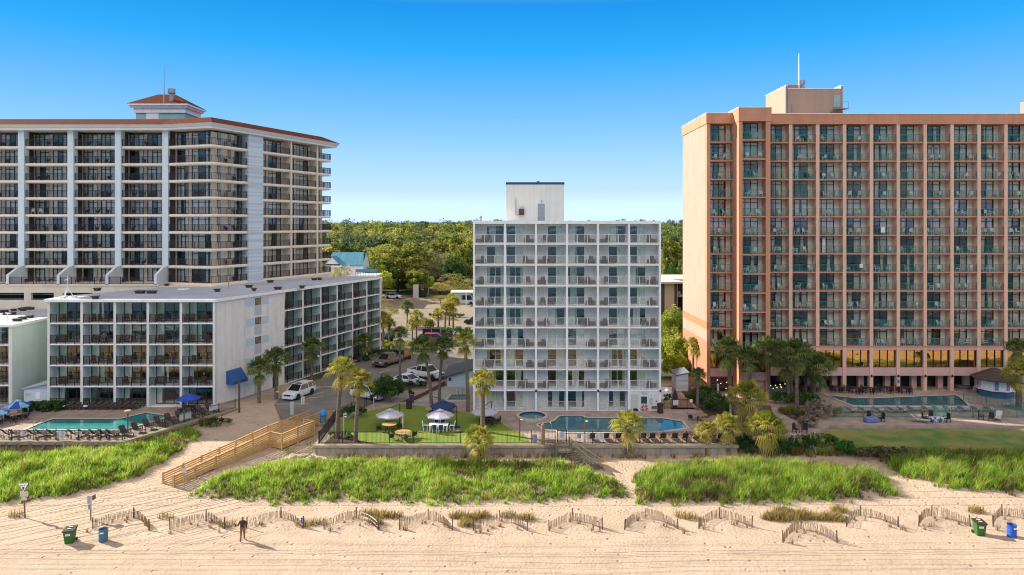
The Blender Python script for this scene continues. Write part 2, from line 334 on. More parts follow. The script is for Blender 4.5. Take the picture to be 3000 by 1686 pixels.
def sandmat():
    m=bpy.data.materials.new('beach_sand'); m.use_nodes=True; n=m.node_tree.nodes; l=m.node_tree.links; b=n['Principled BSDF']
    b.inputs['Roughness'].default_value=.95; b.inputs['Specular IOR Level'].default_value=.1
    tc=n.new('ShaderNodeTexCoord'); P=tc.outputs['Object']; sx=n.new('ShaderNodeSeparateXYZ'); l.new(P,sx.inputs[0])
    def N(s,dt,st=None):
        q=P
        if st: mp=n.new('ShaderNodeMapping'); mp.inputs['Scale'].default_value=st; l.new(P,mp.inputs[0]); q=mp.outputs[0]
        t=n.new('ShaderNodeTexNoise'); t.inputs['Scale'].default_value=s; t.inputs['Detail'].default_value=dt; l.new(q,t.inputs[0]); return t.outputs[0]
    def MR(s,a,b_,c=0,d_=1):
        r=n.new('ShaderNodeMapRange'); r.inputs[1].default_value=a; r.inputs[2].default_value=b_; r.inputs[3].default_value=c; r.inputs[4].default_value=d_; l.new(s,r.inputs[0]); return r.outputs[0]
    def MA(op,a,b_):
        r=n.new('ShaderNodeMath'); r.operation=op
        for i,v in enumerate((a,b_)):
            if isinstance(v,(int,float)): r.inputs[i].default_value=v
            else: l.new(v,r.inputs[i])
        return r.outputs[0]
    # colour: real patches of paler dry and browner sand, soil inland
    mx=n.new('ShaderNodeMix'); mx.data_type='RGBA'; mx.inputs[6].default_value=(.475,.375,.29,1); mx.inputs[7].default_value=(.41,.32,.24,1); l.new(MR(N(.35,6,(1,2.5,1)),.35,.7),mx.inputs[0])
    mg=n.new('ShaderNodeMix'); mg.data_type='RGBA'; mg.inputs[7].default_value=(.085,.095,.035,1); l.new(mx.outputs[2],mg.inputs[6])
    l.new(MR(sx.outputs[1],96,100),mg.inputs[0]); 
    soil=n.new('ShaderNodeMix'); soil.data_type='RGBA'; soil.inputs[7].default_value=(.13,.095,.065,1); l.new(mg.outputs[2],soil.inputs[6]); l.new(MA('MULTIPLY',MA('MULTIPLY',MR(sx.outputs[0],23.0,24.5),MR(sx.outputs[1],68.9,70.2)),MR(N(1.2,4),.30,.42)),soil.inputs[0])
    wet=n.new('ShaderNodeMix'); wet.data_type='RGBA'; wet.inputs[6].default_value=(.22,.165,.11,1); l.new(soil.outputs[2],wet.inputs[7]); l.new(MR(sx.outputs[1],34,39),wet.inputs[0])
    l.new(wet.outputs[2],b.inputs['Base Color'])
    # footprints: voronoi dimples, thick in the trodden strip, sparse elsewhere
    v=n.new('ShaderNodeTexVoronoi'); v.inputs['Scale'].default_value=2.3; l.new(P,v.inputs['Vector'])
    foot=MR(v.outputs['Distance'],.08,.30)
    v2=n.new('ShaderNodeTexVoronoi'); v2.inputs['Scale'].default_value=.9; l.new(P,v2.inputs['Vector']); foot2=MR(v2.outputs['Distance'],.05,.14)
    strip=MA('MULTIPLY',MR(sx.outputs[1],55.8,57.6),MR(sx.outputs[1],90,84))
    gate=MR(N(.35,2),.42,.6); strip2=MA('MAXIMUM',strip,MA('MULTIPLY',gate,.35))
    h=MA('MULTIPLY',MA('SUBTRACT',foot,1),MA('MULTIPLY',strip2,.75))
    h=MA('ADD',h,MA('MULTIPLY',MA('SUBTRACT',foot2,1),1.5))
    # raked / tyre lines running along the beach
    wob=MA('MULTIPLY',MA('SUBTRACT',N(.03,2),.5),2.4); yy=MA('ADD',sx.outputs[1],wob)
    t=n.new('ShaderNodeTexNoise'); t.noise_dimensions='1D'; t.inputs['Scale'].default_value=2.1; t.inputs['Detail'].default_value=3; l.new(yy,t.inputs['W'])
    lines=MA('MULTIPLY',MR(t.outputs[0],.42,.60),MR(sx.outputs[1],53.2,51.2))
    h=MA('ADD',h,MA('MULTIPLY',lines,.95))
    for yc in (58.25,59.7,61.0):
        dd=MA('ABSOLUTE',MA('SUBTRACT',MA('ADD',sx.outputs[1],MA('MULTIPLY',wob,.22)),yc),0); h=MA('ADD',h,MA('MULTIPLY',MR(dd,.05,.22),.9))
    # diagonal wheel ruts down the beach access
    dg=MA('ADD',MA('MULTIPLY',sx.outputs[0],.53),MA('MULTIPLY',sx.outputs[1],-.85)); dw=MA('ADD',dg,MA('MULTIPLY',N(.08,1),1.5))
    t3=n.new('ShaderNodeTexNoise'); t3.noise_dimensions='1D'; t3.inputs['Scale'].default_value=1.5; t3.inputs['Detail'].default_value=2; l.new(dw,t3.inputs['W'])
    msk=MA('MULTIPLY',MA('MULTIPLY',MR(sx.outputs[0],-18,-24),MR(sx.outputs[1],50,53)),MR(sx.outputs[1],67,62)); h=MA('ADD',h,MA('MULTIPLY',MA('MULTIPLY',MR(t3.outputs[0],.4,.6),msk),1.0))
    h=MA('ADD',h,MA('MULTIPLY',N(5,4),1.0)); h=MA('ADD',h,MA('MULTIPLY',N(.8,3),.95))
    bp=n.new('ShaderNodeBump'); bp.inputs['Strength'].default_value=1.0; bp.inputs['Distance'].default_value=.085; l.new(h,bp.inputs['Height']); l.new(bp.outputs[0],b.inputs['Normal'])
    return m
xs=[-6000,-2500,-1200,-600,-300,-180,-120,-95]+[-90+.6*i for i in range(301)]+[95,120,180,300,600,1200,2500,6000]
ys=[-200,-20,0,12,20,26]+[30+1.5*i for i in range(12)]+[48+.5*i for i in range(107)]+[104,112,130,160,219,260,340,500,800,1500,3000,7000]
gv=[(x,y,hgt(x,y)) for y in ys for x in xs]; nx=len(xs)
gf=[(j*nx+i,j*nx+i+1,(j+1)*nx+i+1,(j+1)*nx+i) for j in range(len(ys)-1) for i in range(nx-1)]
me=bpy.data.meshes.new('ground'); me.from_pydata(gv,[],gf); me.materials.append(sandmat()); me.polygons.foreach_set('use_smooth',[True]*len(gf))
link('ground',me,kind='structure')
# sea with breakers behind the viewer (seen in the window glass)
def seamat():
    m=bpy.data.materials.new('sea_water'); m.use_nodes=True; n=m.node_tree.nodes; l=m.node_tree.links; b=n['Principled BSDF']
    tc=n.new('ShaderNodeTexCoord'); P=tc.outputs['Object']; sx=n.new('ShaderNodeSeparateXYZ'); l.new(P,sx.inputs[0])
    mp=n.new('ShaderNodeMapping'); mp.inputs['Scale'].default_value=(.05,.22,1); l.new(P,mp.inputs[0])
    t=n.new('ShaderNodeTexNoise'); t.inputs['Scale'].default_value=1; t.inputs['Detail'].default_value=6; l.new(mp.outputs[0],t.inputs[0])
    r=n.new('ShaderNodeMapRange'); r.inputs[1].default_value=.50; r.inputs[2].default_value=.58; l.new(t.outputs[0],r.inputs[0])
    r2=n.new('ShaderNodeMapRange'); r2.inputs[1].default_value=-25; r2.inputs[2].default_value=20; l.new(sx.outputs[1],r2.inputs[0])
    ma=n.new('ShaderNodeMath'); ma.operation='MULTIPLY'; l.new(r.outputs[0],ma.inputs[0]); l.new(r2.outputs[0],ma.inputs[1])
    mx=n.new('ShaderNodeMix'); mx.data_type='RGBA'; mx.inputs[6].default_value=(.03,.075,.085,1); mx.inputs[7].default_value=(.7,.7,.66,1); l.new(ma.outputs[0],mx.inputs[0]); l.new(mx.outputs[2],b.inputs['Base Color'])
    b.inputs['Roughness'].default_value=.25
    t2=n.new('ShaderNodeTexNoise'); t2.inputs['Scale'].default_value=.5; t2.inputs['Detail'].default_value=6; l.new(P,t2.inputs[0]); bp=n.new('ShaderNodeBump'); bp.inputs['Strength'].default_value=.6; bp.inputs['Distance'].default_value=.6; l.new(t2.outputs[0],bp.inputs['Height']); l.new(bp.outputs[0],b.inputs['Normal'])
    return m
q=MB(); q.quad((-6000,-6000,-2.2),(6000,-6000,-2.2),(6000,33,-2.2),(-6000,33,-2.2)); q.build('sea',seamat(),kind='structure')

def pavers(name,c1,c2,mo,s=3.2):
    m=bpy.data.materials.new(name); m.use_nodes=True; n=m.node_tree.nodes; l=m.node_tree.links; b=n['Principled BSDF']; b.inputs['Roughness'].default_value=.85
    tc=n.new('ShaderNodeTexCoord'); br=n.new('ShaderNodeTexBrick'); br.inputs['Scale'].default_value=s; br.inputs['Mortar Size'].default_value=.02
    mp=n.new('ShaderNodeMapping'); mp.inputs['Rotation'].default_value=(0,0,R(45)); l.new(tc.outputs['Object'],mp.inputs[0]); l.new(mp.outputs[0],br.inputs[0])
    br.inputs['Color1'].default_value=(*c1,1); br.inputs['Color2'].default_value=(*c2,1); br.inputs['Mortar'].default_value=(*mo,1)
    t=n.new('ShaderNodeTexNoise'); t.inputs['Scale'].default_value=.8; t.inputs['Detail'].default_value=5; l.new(tc.outputs['Object'],t.inputs[0])
    r=n.new('ShaderNodeMapRange'); r.inputs[1].default_value=.3; r.inputs[2].default_value=.7; r.inputs[3].default_value=.75; r.inputs[4].default_value=1.2; l.new(t.outputs[0],r.inputs[0])
    hv=n.new('ShaderNodeHueSaturation'); l.new(br.outputs[0],hv.inputs['Color']); l.new(r.outputs[0],hv.inputs['Value']); l.new(hv.outputs[0],b.inputs['Base Color'])
    return m
pavw=pavers('brick_pavers',(.42,.31,.265),(.32,.255,.23),(.21,.18,.16)); pavl=pavers('tan_pavers',(.36,.28,.235),(.31,.245,.205),(.22,.18,.15),4)
pavp=pavers('rose_pavers',(.44,.33,.28),(.35,.275,.24),(.24,.2,.175))
asph=mat('asphalt',(.15,.138,.126),(.205,.185,.165),.35,.9,bump=.2,bscale=12); asphf=mat('sunbleached_asphalt',(.21,.175,.135),(.26,.215,.16),.2,.9,bump=.2,bscale=8)
grassl=mat('mown_lawn',(.13,.25,.016),(.20,.22,.04),.9,.9,bump=.6,bscale=30,detail=8); grassp=mat('patchy_dry_lawn',(.24,.24,.07),(.10,.19,.04),.35,.9,bump=.7,bscale=22,detail=9,lo=.42,hi=.60)
mulch=mat('red_mulch',(.10,.045,.03),(.05,.03,.02),5,.95,bump=.6,bscale=25); coping=mat('pale_coping',(.52,.47,.40),(.46,.41,.35),2,.8)
tileb=mat('dark_blue_tile',(.02,.06,.10),None,6,.3); concw=mat('concrete_walk',(.42,.39,.36),(.36,.34,.31),1,.9); whiteline=mat('white_road_paint',(.6,.6,.58),None,4,.8); yelline=mat('yellow_road_paint',(.55,.36,.05),None,4,.8)
def sheet(name,poly,z0,z1,m,**kw): q=MB(); q.prism(poly,z0,z1); return q.build(name,m,kind='structure',**kw)
sheet('pool_deck',LEFTDECK,-.34,0,pavl)
sheet('pool_deck',WHITEDECK,-.34,0,pavw)
PINKDECK=[(24.5,100),(24.6,93),(26.5,88),(30,86),(34,84.5),(37,81),G(a5(700,870)),G(a5(500,1000)),G(a5(900,1010)),G(a5(1200,860)),G(a6(1300,1372)),(60.5,76.4),(95,76.0),(95,100)]
sheet('pool_deck',PINKDECK,-.9,0,pavp)
# paved path winding from the gate to the beach
pp=[G(a5(*p)) for p in [(290,520),(450,490),(470,680),(620,760),(960,925),(930,1000),(600,1000),(450,800),(310,640)]]
q=MB(); q.add([(x,y,max(hgt(x,y)+.06,-.02)) for x,y in pp],[tuple(range(len(pp)))[::-1]]); q.build('paved_path',pavp,kind='structure')
LOT=[G(p) for p in [(803,1186),(823,1223),(939,1226),(975,1226)]]+[(-20.9,79.3),(-18.5,84.2),(-15.5,91.4),(-13.2,95.1),(-10.2,100.3),(-6,108),(30,112),(30,143),(-60,143),(-42,125)]+[G(p) for p in [(1105,1040),(1000,1082),(932,1113),(832,1152)]]
sheet('parking_lot',LOT,-.3,0,asph)
sheet('road',[(-140,143),(140,143),(140,163),(-140,163)],-.3,0.0,asphf)
sheet('parking_lot',[(-70,163.2),(45,163.2),(45,214),(10,219),(-70,219)],-.3,-.004,asphf)
q=MB(); q.box(-140,152.9,.004,140,153.0,.008); q.box(-140,153.25,.004,140,153.35,.008); q.build('road_marking',yelline,kind='structure')
q=MB()
for i in range(24): q.box(-60+i*5,147.9,.004,-57.5+i*5,148.02,.008); q.box(-60+i*5,158.4,.004,-57.5+i*5,158.52,.008)
q.build('road_marking',whiteline,kind='structure')
q=MB()
for a,b in [(z3(2080,155),z3(2330,155)),(z5(50,660),z5(130,640)),(z5(20,610),z5(180,600)),(a2(640,1105),a2(820,1050)),(z3(2330,110),z3(2440,100))]:
    A,B=G(a),G(b); q.bar((*A,.006),(*B,.006),.12,.004)
q.build('road_marking',whiteline,kind='structure')
q=MB(); A,B=G(z5(30,625)),G(z5(100,600)); q.bar((*A,.0062),(*B,.0062),.35,.004); q.build('road_marking',yelline,kind='structure')
LAWN=[G(z5(*p)) for p in [(135,1034),(1690,1034),(1640,965),(1520,915),(1430,850),(1280,812),(1110,785),(890,778),(900,752),(720,735),(450,790),(235,862)]]
sheet('lawn',LAWN,-.1,.02,grassl)
sheet('mulch_bed',[G(z5(*p)) for p in [(125,1033),(225,950),(330,960),(420,1033)]],-.1,.05,mulch)
sheet('mulch_bed',[G(z5(*p)) for p in [(700,720),(870,650),(1040,560),(1045,590),(820,700)]],-.1,.03,mulch)
sheet('concrete_walk',[G(z5(*p)) for p in [(815,715),(1040,612),(1040,600),(1250,600),(1250,715)]],-.1,.012,concw)
# dry patchy lawn in front of the salmon hotel follows the slope of the ground
gx=[30+.8*i for i in range(82)]; gy=[69.6+.5*i for i in range(14)]
lv=[(x,min(y,76.2),(max(hgt(x,y)+.03,-.62)+.3) if y>69.8 else hgt(x,69.5)-.1) for y in gy for x in gx]
lf=[(j*82+i,j*82+i+1,(j+1)*82+i+1,(j+1)*82+i) for j in range(13) for i in range(81)]
me=bpy.data.meshes.new('lawn'); me.from_pydata(lv,[],lf); me.materials.append(grassp); link('lawn',me,kind='structure')
def watermat(name,c,c2):
    m=mat(name,c,c2,.5,.03,bump=.12,bscale=1.6,spec=.6); return m
def pool(label,poly,wm,depth=.10,cw=.35,sm=0):
    if sm: poly=smooth(poly,sm)
    c=(sum(p[0] for p in poly)/len(poly),sum(p[1] for p in poly)/len(poly))
    t=thing('swimming_pool',label,'pool',(*c,0),world=True)
    q=MB(); q.prism(poly,-.05,.025); q.build('water',wm,t)
    def ring(a,b,z0,z1,nm,m):
        q=MB(); n=len(a)
        vs=[(x,y,z1) for x,y in a]+[(x,y,z1) for x,y in b]+[(x,y,z0) for x,y in a]+[(x,y,z0) for x,y in b]
        fs=[]
        for i in range(n): j=(i+1)%n; fs+=[(i,j,n+j,n+i),(2*n+i,i,j,2*n+j)[::-1],(n+i,n+j,3*n+j,3*n+i)]
        q.add(vs,fs); q.build(nm,m,t)
    ring(offset(poly,.03),offset(poly,cw),-.02,depth,'coping',coping); ring(poly,offset(poly,.028),-.02,depth-.02,'tile_band',tileb)
    return t
wteal=watermat('pool_water_teal',(.03,.20,.21),(.045,.25,.25)); wdk=watermat('pool_water_blue',(.05,.155,.19),(.065,.18,.21))
pool('turquoise angular swimming pool on the brown deck at far left',[G(a7(*p)) for p in [(420,697),(600,620),(800,548),(1000,545),(1680,550),(1790,550),(1880,530),(2200,455),(2540,502),(1865,710)]],wteal)
POOLW=[G(p) for p in [c4(475,412),c4(800,378),c4(870,295),c4(930,262),c4(1320,262),c4(1370,306),c4(1900,310),a4(980,765),a4(1115,955),c4(960,585),c4(850,525),c4(690,525),c4(590,490)]]
pool('dark blue curved swimming pool in front of the white hotel',POOLW,wdk,sm=1)
pool('small round hot tub with pale rim beside the curved pool',[(G((1559,1222))[0]+1.5*math.cos(t*math.pi/16),G((1559,1222))[1]+1.5*math.sin(t*math.pi/16)) for t in range(32)],wdk,.22)
pool('dark blue angular swimming pool in front of the salmon hotel',[G(p) for p in [a5(1165,418),a5(1500,450),a5(1850,462),a6(560,965),a6(1060,945),a6(1530,930),a6(1600,958),a6(1735,1090),a5(1550,568)]],wdk)
pool('small rectangular wading pool behind the navy parasol',[G(a3(*p)) for p in [(2190,305),(2400,305),(2395,383),(2120,383)]],watermat('pool_water_grey',(.12,.19,.17),(.14,.21,.19)),.12,.45)
# ---------------------------------------------------------------- buildings
rnd=random.Random(5)
CNT={}; REST={}
def part(root,name,mb,mats,M,subs=()):
    """a repeated part at M; past 100 of a kind on one thing the rest are merged into one 'stuff' part"""
    key=(root.name,name); k=CNT.get(key,0); CNT[key]=k+1
    if k<100:
        if not hasattr(mb,'_me'): mb._me=mb.mesh(name,mats)
        o=bpy.data.objects.new(name,mb._me); COL.objects.link(o); o.parent=root; o.matrix_local=Matrix.Translation(-root.location)@M
        for sn,sb,sm in subs:
            if not hasattr(sb,'_me'): sb._me=sb.mesh(sn,sm)
            s=bpy.data.objects.new(sn,sb._me); COL.objects.link(s); s.parent=o
        return o
    rest=REST.setdefault(key,{'root':root,'name':name,'mb':MB(),'mats':mats,'subs':{}})
    rest['mb'].tf(Matrix.Translation(-root.location)@M,lambda q:q.add(mb.v,mb.f))
    for sn,sb,sm in subs:
        kk=(sn,tuple(x.name for x in (sm if isinstance(sm,(list,tuple)) else [sm])))
        sr=rest['subs'].setdefault(kk,(MB(),sm)); sr[0].tf(Matrix.Translation(-root.location)@M,lambda q:q.add(sb.v,sb.f))
def finish():
    for r in REST.values():
        o=link(r['name'],r['mb'].mesh(r['name'],r['mats']),r['root'],kind='stuff')
        for (sn,_),(sb,sm) in r['subs'].items(): link(sn,sb.mesh(sn,sm),o,kind='stuff')
_W={}
def window(w,h,mull,trans,fw,ivs,key):
    """frame, glass and curtain builders for a glazed balcony door unit"""
    k=(round(w,3),round(h,3),key,tuple(ivs))
    if k in _W: return _W[k]
    f=MB(); f.box(0,-.03,0,fw,.06,h); f.box(w-fw,-.03,0,w,.06,h); f.box(fw,-.03,h-fw,w-fw,.06,h); f.box(fw,-.03,0,w-fw,.06,fw)
    for m in mull: f.box(m*w-fw/2,-.022,fw,m*w+fw/2,.05,h-fw)
    for (a,b,z) in trans: f.box(a*w+fw/2,-.018,z*h-fw/2,b*w-fw/2,.045,z*h+fw/2)
    g=MB(); g.quad((fw*.5,.02,fw*.5),(w-fw*.5,.02,fw*.5),(w-fw*.5,.02,h-fw*.5),(fw*.5,.02,h-fw*.5))
    c=MB()
    for a,b in ivs:
        n=max(6,int((b-a)*w/.06)); x0=a*w; dx=(b-a)*w/n; fl=rnd.uniform(0,.12)*(1 if a>.3 else -1)
        vs=[];
        for i in range(n+1):
            y=.13+.035*math.sin(i*1.9)+.02*math.sin(i*.7); vs+=[(x0+i*dx+fl*(0 if 0<i<n else 1),y,.03),(x0+i*dx,y,h-.05)]
        c.add(vs,[(2*i,2*i+2,2*i+3,2*i+1) for i in range(n)])
    _W[k]=(f,g,c); return _W[k]
_RL={}
def railing(w,h,sp,bw,posts,key,gap=.09,top=.05):
    k=(round(w,3),key)
    if k in _RL: return _RL[k]
    q=MB(); q.box(0,-.025,h-top,w,.025,h); q.box(0,-.02,gap,w,.02,gap+.035)
    n=int(w/sp)
    for i in range(1,n): x=i*w/n; q.box(x-bw/2,-bw/2,gap+.035,x+bw/2,bw/2,h-top)
    for p in posts: x=min(max(p*w,.03),w-.03); q.box(x-.03,-.032,0,x+.03,.032,h-.01)
    _RL[k]=q; return q
def facade(root,M,xs,zs,depth,divw,slab,opens,wallm,framem,slabm,divm=None,slabs=True,room=2.4,divy=-.03,dividers=True,skip=None,divskip=()):
    """a wall of balconies: slabs, divider walls, back wall pieced round its openings, dark rooms behind"""
    W=MB(M);S=MB(M);D=MB(M);I=MB(M)
    x0,x1=xs[0],xs[-1]
    if slabs:
        for k,z in enumerate(zs[:-1]):
            T=MB(M); T.box(x0,0,z-slab,x1,depth+room,z); T.v=[(a-root.location.x,b-root.location.y,c-root.location.z) for a,b,c in T.v]; link('floor_slab',T.mesh('floor_slab',slabm),root)
    for i,x in enumerate(xs):
        if i in divskip: continue
        D.box(x-divw/2,divy,zs[0]-.02,x+divw/2,depth+room,zs[-1]-.01)
    I.box(x0,depth+room,zs[0],x1,depth+room+.1,zs[-1])
    for b in range(len(xs)-1):
        bx=xs[b]+divw/2; bw=xs[b+1]-xs[b]-divw
        for f in range(len(zs)-1):
            if skip and skip(b,f): continue
            za=zs[f]; zb=zs[f+1]-slab; cur=0.0
            for (a,c,h,st,var) in opens(b,f,bw,zb-za):
                if a>cur+.01: W.box(bx+cur,depth,za,bx+a,depth+.12,zb)
                if za+h<zb-.01: W.box(bx+a,depth,za+h,bx+c,depth+.12,zb)
                cur=c
                fw,mull,trans,fm,gm,cm=st
                if fm is None: continue
                F,Gl,Cu=window(c-a,h,mull,trans,fw,var,fm.name)
                subs=[('glass',Gl,gm)]
                if var: subs.append(('curtain',Cu,cm))
                part(root,'balcony_door',F,fm,M@Matrix.Translation((bx+a,depth+.04,za)),subs)
            if bw-cur>.01: W.box(bx+cur,depth,za,bx+bw,depth+.12,zb)
    L=root.location
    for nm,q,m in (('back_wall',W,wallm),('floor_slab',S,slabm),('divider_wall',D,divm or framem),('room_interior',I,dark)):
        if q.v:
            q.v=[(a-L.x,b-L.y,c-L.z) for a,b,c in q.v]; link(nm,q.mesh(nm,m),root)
def taper(q,A,za,B,zb,cap=True):
    n=len(A); q.add([(x,y,za) for x,y in A]+[(x,y,zb) for x,y in B],[(i,(i+1)%n,n+(i+1)%n,n+i) for i in range(n)]+([tuple(range(n,2*n))] if cap else []))
ROT=lambda x,y,z,a: Matrix.Translation((x,y,z))@Matrix.Rotation(a,4,'Z')

# chairs -------------------------------------------------------------
def plastic_chair(m,name):
    q=MB()
    for sx in (-.24,.24):
        q.bar((sx,-.22,0),(sx*.95,-.2,.62),.05); q.bar((sx,.24,0),(sx*.9,.2,.42),.05); q.bar((sx*.98,-.24,.62),(sx*.92,.24,.64),.06,.04)
    q.box(-.23,-.24,.38,.23,.22,.43)
    for i in range(7):
        a=-.9+i*.3; x=.25*math.sin(a); y=.20+.06*math.cos(a); q.bar((x*.85,y-.02,.42),(x,y+.1,.86-.07*abs(a)),.07,.03,up=(0,1,0))
    q.bar((-.22,.28,.82),(0,.36,.90),.05); q.bar((0,.36,.90),(.22,.28,.82),.05)
    return q.mesh(name,m)
def armchair(m,name):
    q=MB(); q.box(-.27,-.25,.36,.27,.24,.44); q.box(-.25,.2,.44,.25,.27,1.02)
    for sx in (-.26,.26):
        q.bar((sx,-.24,0),(sx,-.24,.62),.05); q.bar((sx,.23,0),(sx,.23,.42),.05); q.bar((sx,-.25,.62),(sx,.24,.64),.06,.04)
    return q.mesh(name,m)
def ironchair(m,name):
    q=MB(); q.tube([(-.02,0,.42),(.02,0,.42)],.24,10)
    for i in range(5): q.bar((-.22+.11*i,.22,.40),(-.24+.12*i,.30,.86-.04*abs(i-2)),.035)
    q.box(-.24,-.24,.39,.24,.23,.43); q.tube([(-.25,.27,.62),(-.24,.30,.80),(0,.32,.90),(.24,.30,.80),(.25,.27,.62)],.025,5)
    for sx in (-.24,.24):
        q.bar((sx,-.22,0),(sx,-.22,.62),.035); q.bar((sx,.24,0),(sx,.24,.42),.035); q.tube([(sx,-.24,.60),(sx,0,.66),(sx,.28,.62)],.025,5)
    return q.mesh(name,m)
def slatbench(m,name):
    q=MB(); 
    for i in range(4): q.box(-.55,-.22+.12*i,.40,.55,-.13+.12*i,.43)
    for i in range(9): q.bar((-.5+.125*i,.24,.44),(-.5+.125*i,.36,.95),.07,.025)
    q.bar((-.56,.37,.96),(.56,.37,.96),.07,.04)
    for sx in (-.52,.52): q.bar((sx,-.2,0),(sx,-.2,.62),.06); q.bar((sx,.24,0),(sx,.34,.9),.06); q.bar((sx,-.24,.62),(sx,.3,.64),.07,.04)
    return q.mesh(name,m)
plw=mat('white_plastic',(.72,.73,.71),None,6,.4); wick=mat('dark_wicker',(.085,.07,.06),(.12,.10,.085),20,.7); irond=mat('dark_iron',(.035,.03,.03),None,8,.5); redw=mat('reddish_brown_wood',(.11,.045,.03),(.085,.035,.025),6,.6); tealp=mat('teal_plastic',(.03,.28,.28),None,6,.4)
CH_W=plastic_chair(plw,'balcony_chair'); CH_T=plastic_chair(tealp,'balcony_chair'); CH_WICK=armchair(wick,'wicker_chair'); CH_IRON=ironchair(irond,'iron_chair'); CH_BROWN=slatbench(redw,'slatted_bench'); CH_ROCK=armchair(redw,'wooden_chair')
q=MB(); q.box(-.25,-.25,.40,.25,.25,.44)
for sx in (-.21,.21):
    for sy in (-.21,.21): q.box(sx-.025,sy-.025,0,sx+.025,sy+.025,.40)
TB_W=q.mesh('side_table',plw)
def put(me,name,loc,rot,label,cat,group):
    o=bpy.data.objects.new(name,me); COL.objects.link(o); o.location=loc; o.rotation_euler=(0,0,rot); return tag(o,label,cat,group)
FL=lambda f:ORD[f]

# ---- white hotel in the middle --------------------------------------
WX0,WP,WY,WH=-4.60,3.753,82.6,2.53
wh=thing('white_hotel','white nine storey hotel with white balcony railings in the middle, blue capped penthouse','hotel',(6.7,86,0),world=True)
S_W2=(.05,(.5,),(),white,glG,curtW); S_W2b=(.05,(.5,),(),white,glG,curtG)
CURT=[((0,.48),),((.52,1),),((.28,.68),),((.02,.2),(.8,.98)),((.5,.98),),((.5,.98),),((.15,.5),),((.5,.85),),((0,.46),),((.02,.98),)]
def wopen(b,f,bw,h):
    var=rnd.choice(CURT); st=rnd.choice([S_W2,S_W2,S_W2b])
    if b==5 and f==0: return []
    if b%2==0: return [(1.36,3.49,2.13,st,var)]
    return [(.06,2.19,2.13,st,var)]
Mw=ROT(WX0,WY,0,0); wxs=[WP*i for i in range(7)]; wzs=[WH*i for i in range(10)]; wzs[0]=.02
facade(wh,Mw,wxs,wzs,1.4,.22,.16,wopen,whiteb,white,white,skip=lambda b,f:b==5 and f==0)
xR=WX0+6*WP
q=MB(); q.box(WX0-.11,WY+3.95,0,xR+.11,WY+11,22.7); q.build('side_wall',whiteb,wh)
q=MB(); q.box(WX0-.16,WY-.06,22.60,xR+.16,WY+11.1,22.97); q.build('roof_parapet',white,wh)
q=MB(); q.box(WX0+5*WP+.11,WY+.02,0,xR-.11,WY+.14,2.36); q.build('front_wall',whiteb,wh)
rl=railing(WP-.22,1.12,.12,.022,(.0,.333,.667,1.0),'w'); rg=railing(WP-.22,1.12,.12,.022,(.0,.333,.667,1.0),'g')
for f in range(9):
    for b in range(6):
        if f==0 and b==5: continue
        part(wh,'balcony_railing',rg if f==0 else rl,greyrail if f==0 else whiterail,Mw@Matrix.Translation((wxs[b]+.11,.07,wzs[f])))
tanac=mat('tan_louvred_box',(.20,.175,.15),(.15,.13,.11),1.5,.7,stretch=(1,1,14))
ac=MB(); ac.box(0,0,0,1.05,.34,.50); 
for i in range(6): ac.box(.05,-.012,.06+i*.07,1.0,0,.09+i*.07)
for f in range(1,9):
    for b in range(6):
        if rnd.random()<.92: part(wh,'air_conditioner',ac,tanac,Mw@Matrix.Translation((wxs[b]+.11+(.12 if b%2==0 else 2.34),1.05,wzs[f])))
        for j in range(rnd.choice([1,1,2])):
            x=(rnd.uniform(.7,1.3) if b%2==0 else rnd.uniform(2.4,3.0)) if j==0 else rnd.uniform(1.6,2.1)
            put(CH_WICK,'wicker_chair',(WX0+wxs[b]+.11+x,WY+rnd.uniform(.55,.75),wzs[f]),rnd.uniform(-.4,.4),f"dark wicker chair, white hotel {ORD[f]} floor up, {ORD[b]} balcony from left"+(', by door' if j else ''),'chair','wicker chairs on the white hotel balconies')
# ground floor front: door, window, sign boards, vent
bx=WX0+5*WP+.11
q=MB(); q.box(bx+.12,WY-.03,0,bx+.95,WY+.02,1.98); q.build('door',mat('pale_grey_door',(.52,.53,.52),None,4,.5),wh)
q=MB(); q.box(bx+1.28,WY-.03,.80,bx+2.12,WY+.02,1.78); fr=q.build('window',white,wh)
q=MB(); q.quad((bx+1.33,WY-.034,.85),(bx+2.07,WY-.034,.85),(bx+2.07,WY-.034,1.73),(bx+1.33,WY-.034,1.73)); q.v=[(a-6.7,b-86,c) for a,b,c in q.v]; link('glass',q.mesh('glass',mat('dark_window_glass',(.03,.06,.08),None,2,.05,spec=.8)),fr)
inkm=mat('black_sign_lettering',(.03,.03,.035),None,6,.7)
def scribble(q,x0,x1,z0,z1,rows,y,seed,fat=.62):
    """rows of little strokes the size of the sign's lettering, which is too small in the photo to read"""
    r=random.Random(seed); hh=(z1-z0)/rows
    for i in range(rows):
        ind=r.uniform(0,.18)*(x1-x0); x=x0+ind; xe=x1-ind; zb=z1-(i+1)*hh+hh*(1-fat)/2; hz=hh*fat
        while x<xe-.02:
            w=min(hz*r.uniform(.45,.8),xe-x)
            if r.random()<.86:
                q.box(x,y-.004,zb,x+w*.25,y,zb+hz)
                k=r.random()
                if k<.6: q.box(x+w*.25,y-.004,zb+hz*.78,x+w*.8,y,zb+hz)
                if k>.3: q.box(x+w*.25,y-.004,zb,x+w*.8,y,zb+hz*.2)
                if r.random()<.5: q.box(x+w*.6,y-.004,zb+hz*.2,x+w*.8,y,zb+hz*.78)
            x+=w*1.05
q=MB(); scribble(q,bx+1.32,bx+2.14,1.84,2.33,4,WY+.02,1); q.build('sign_lettering',inkm,wh)
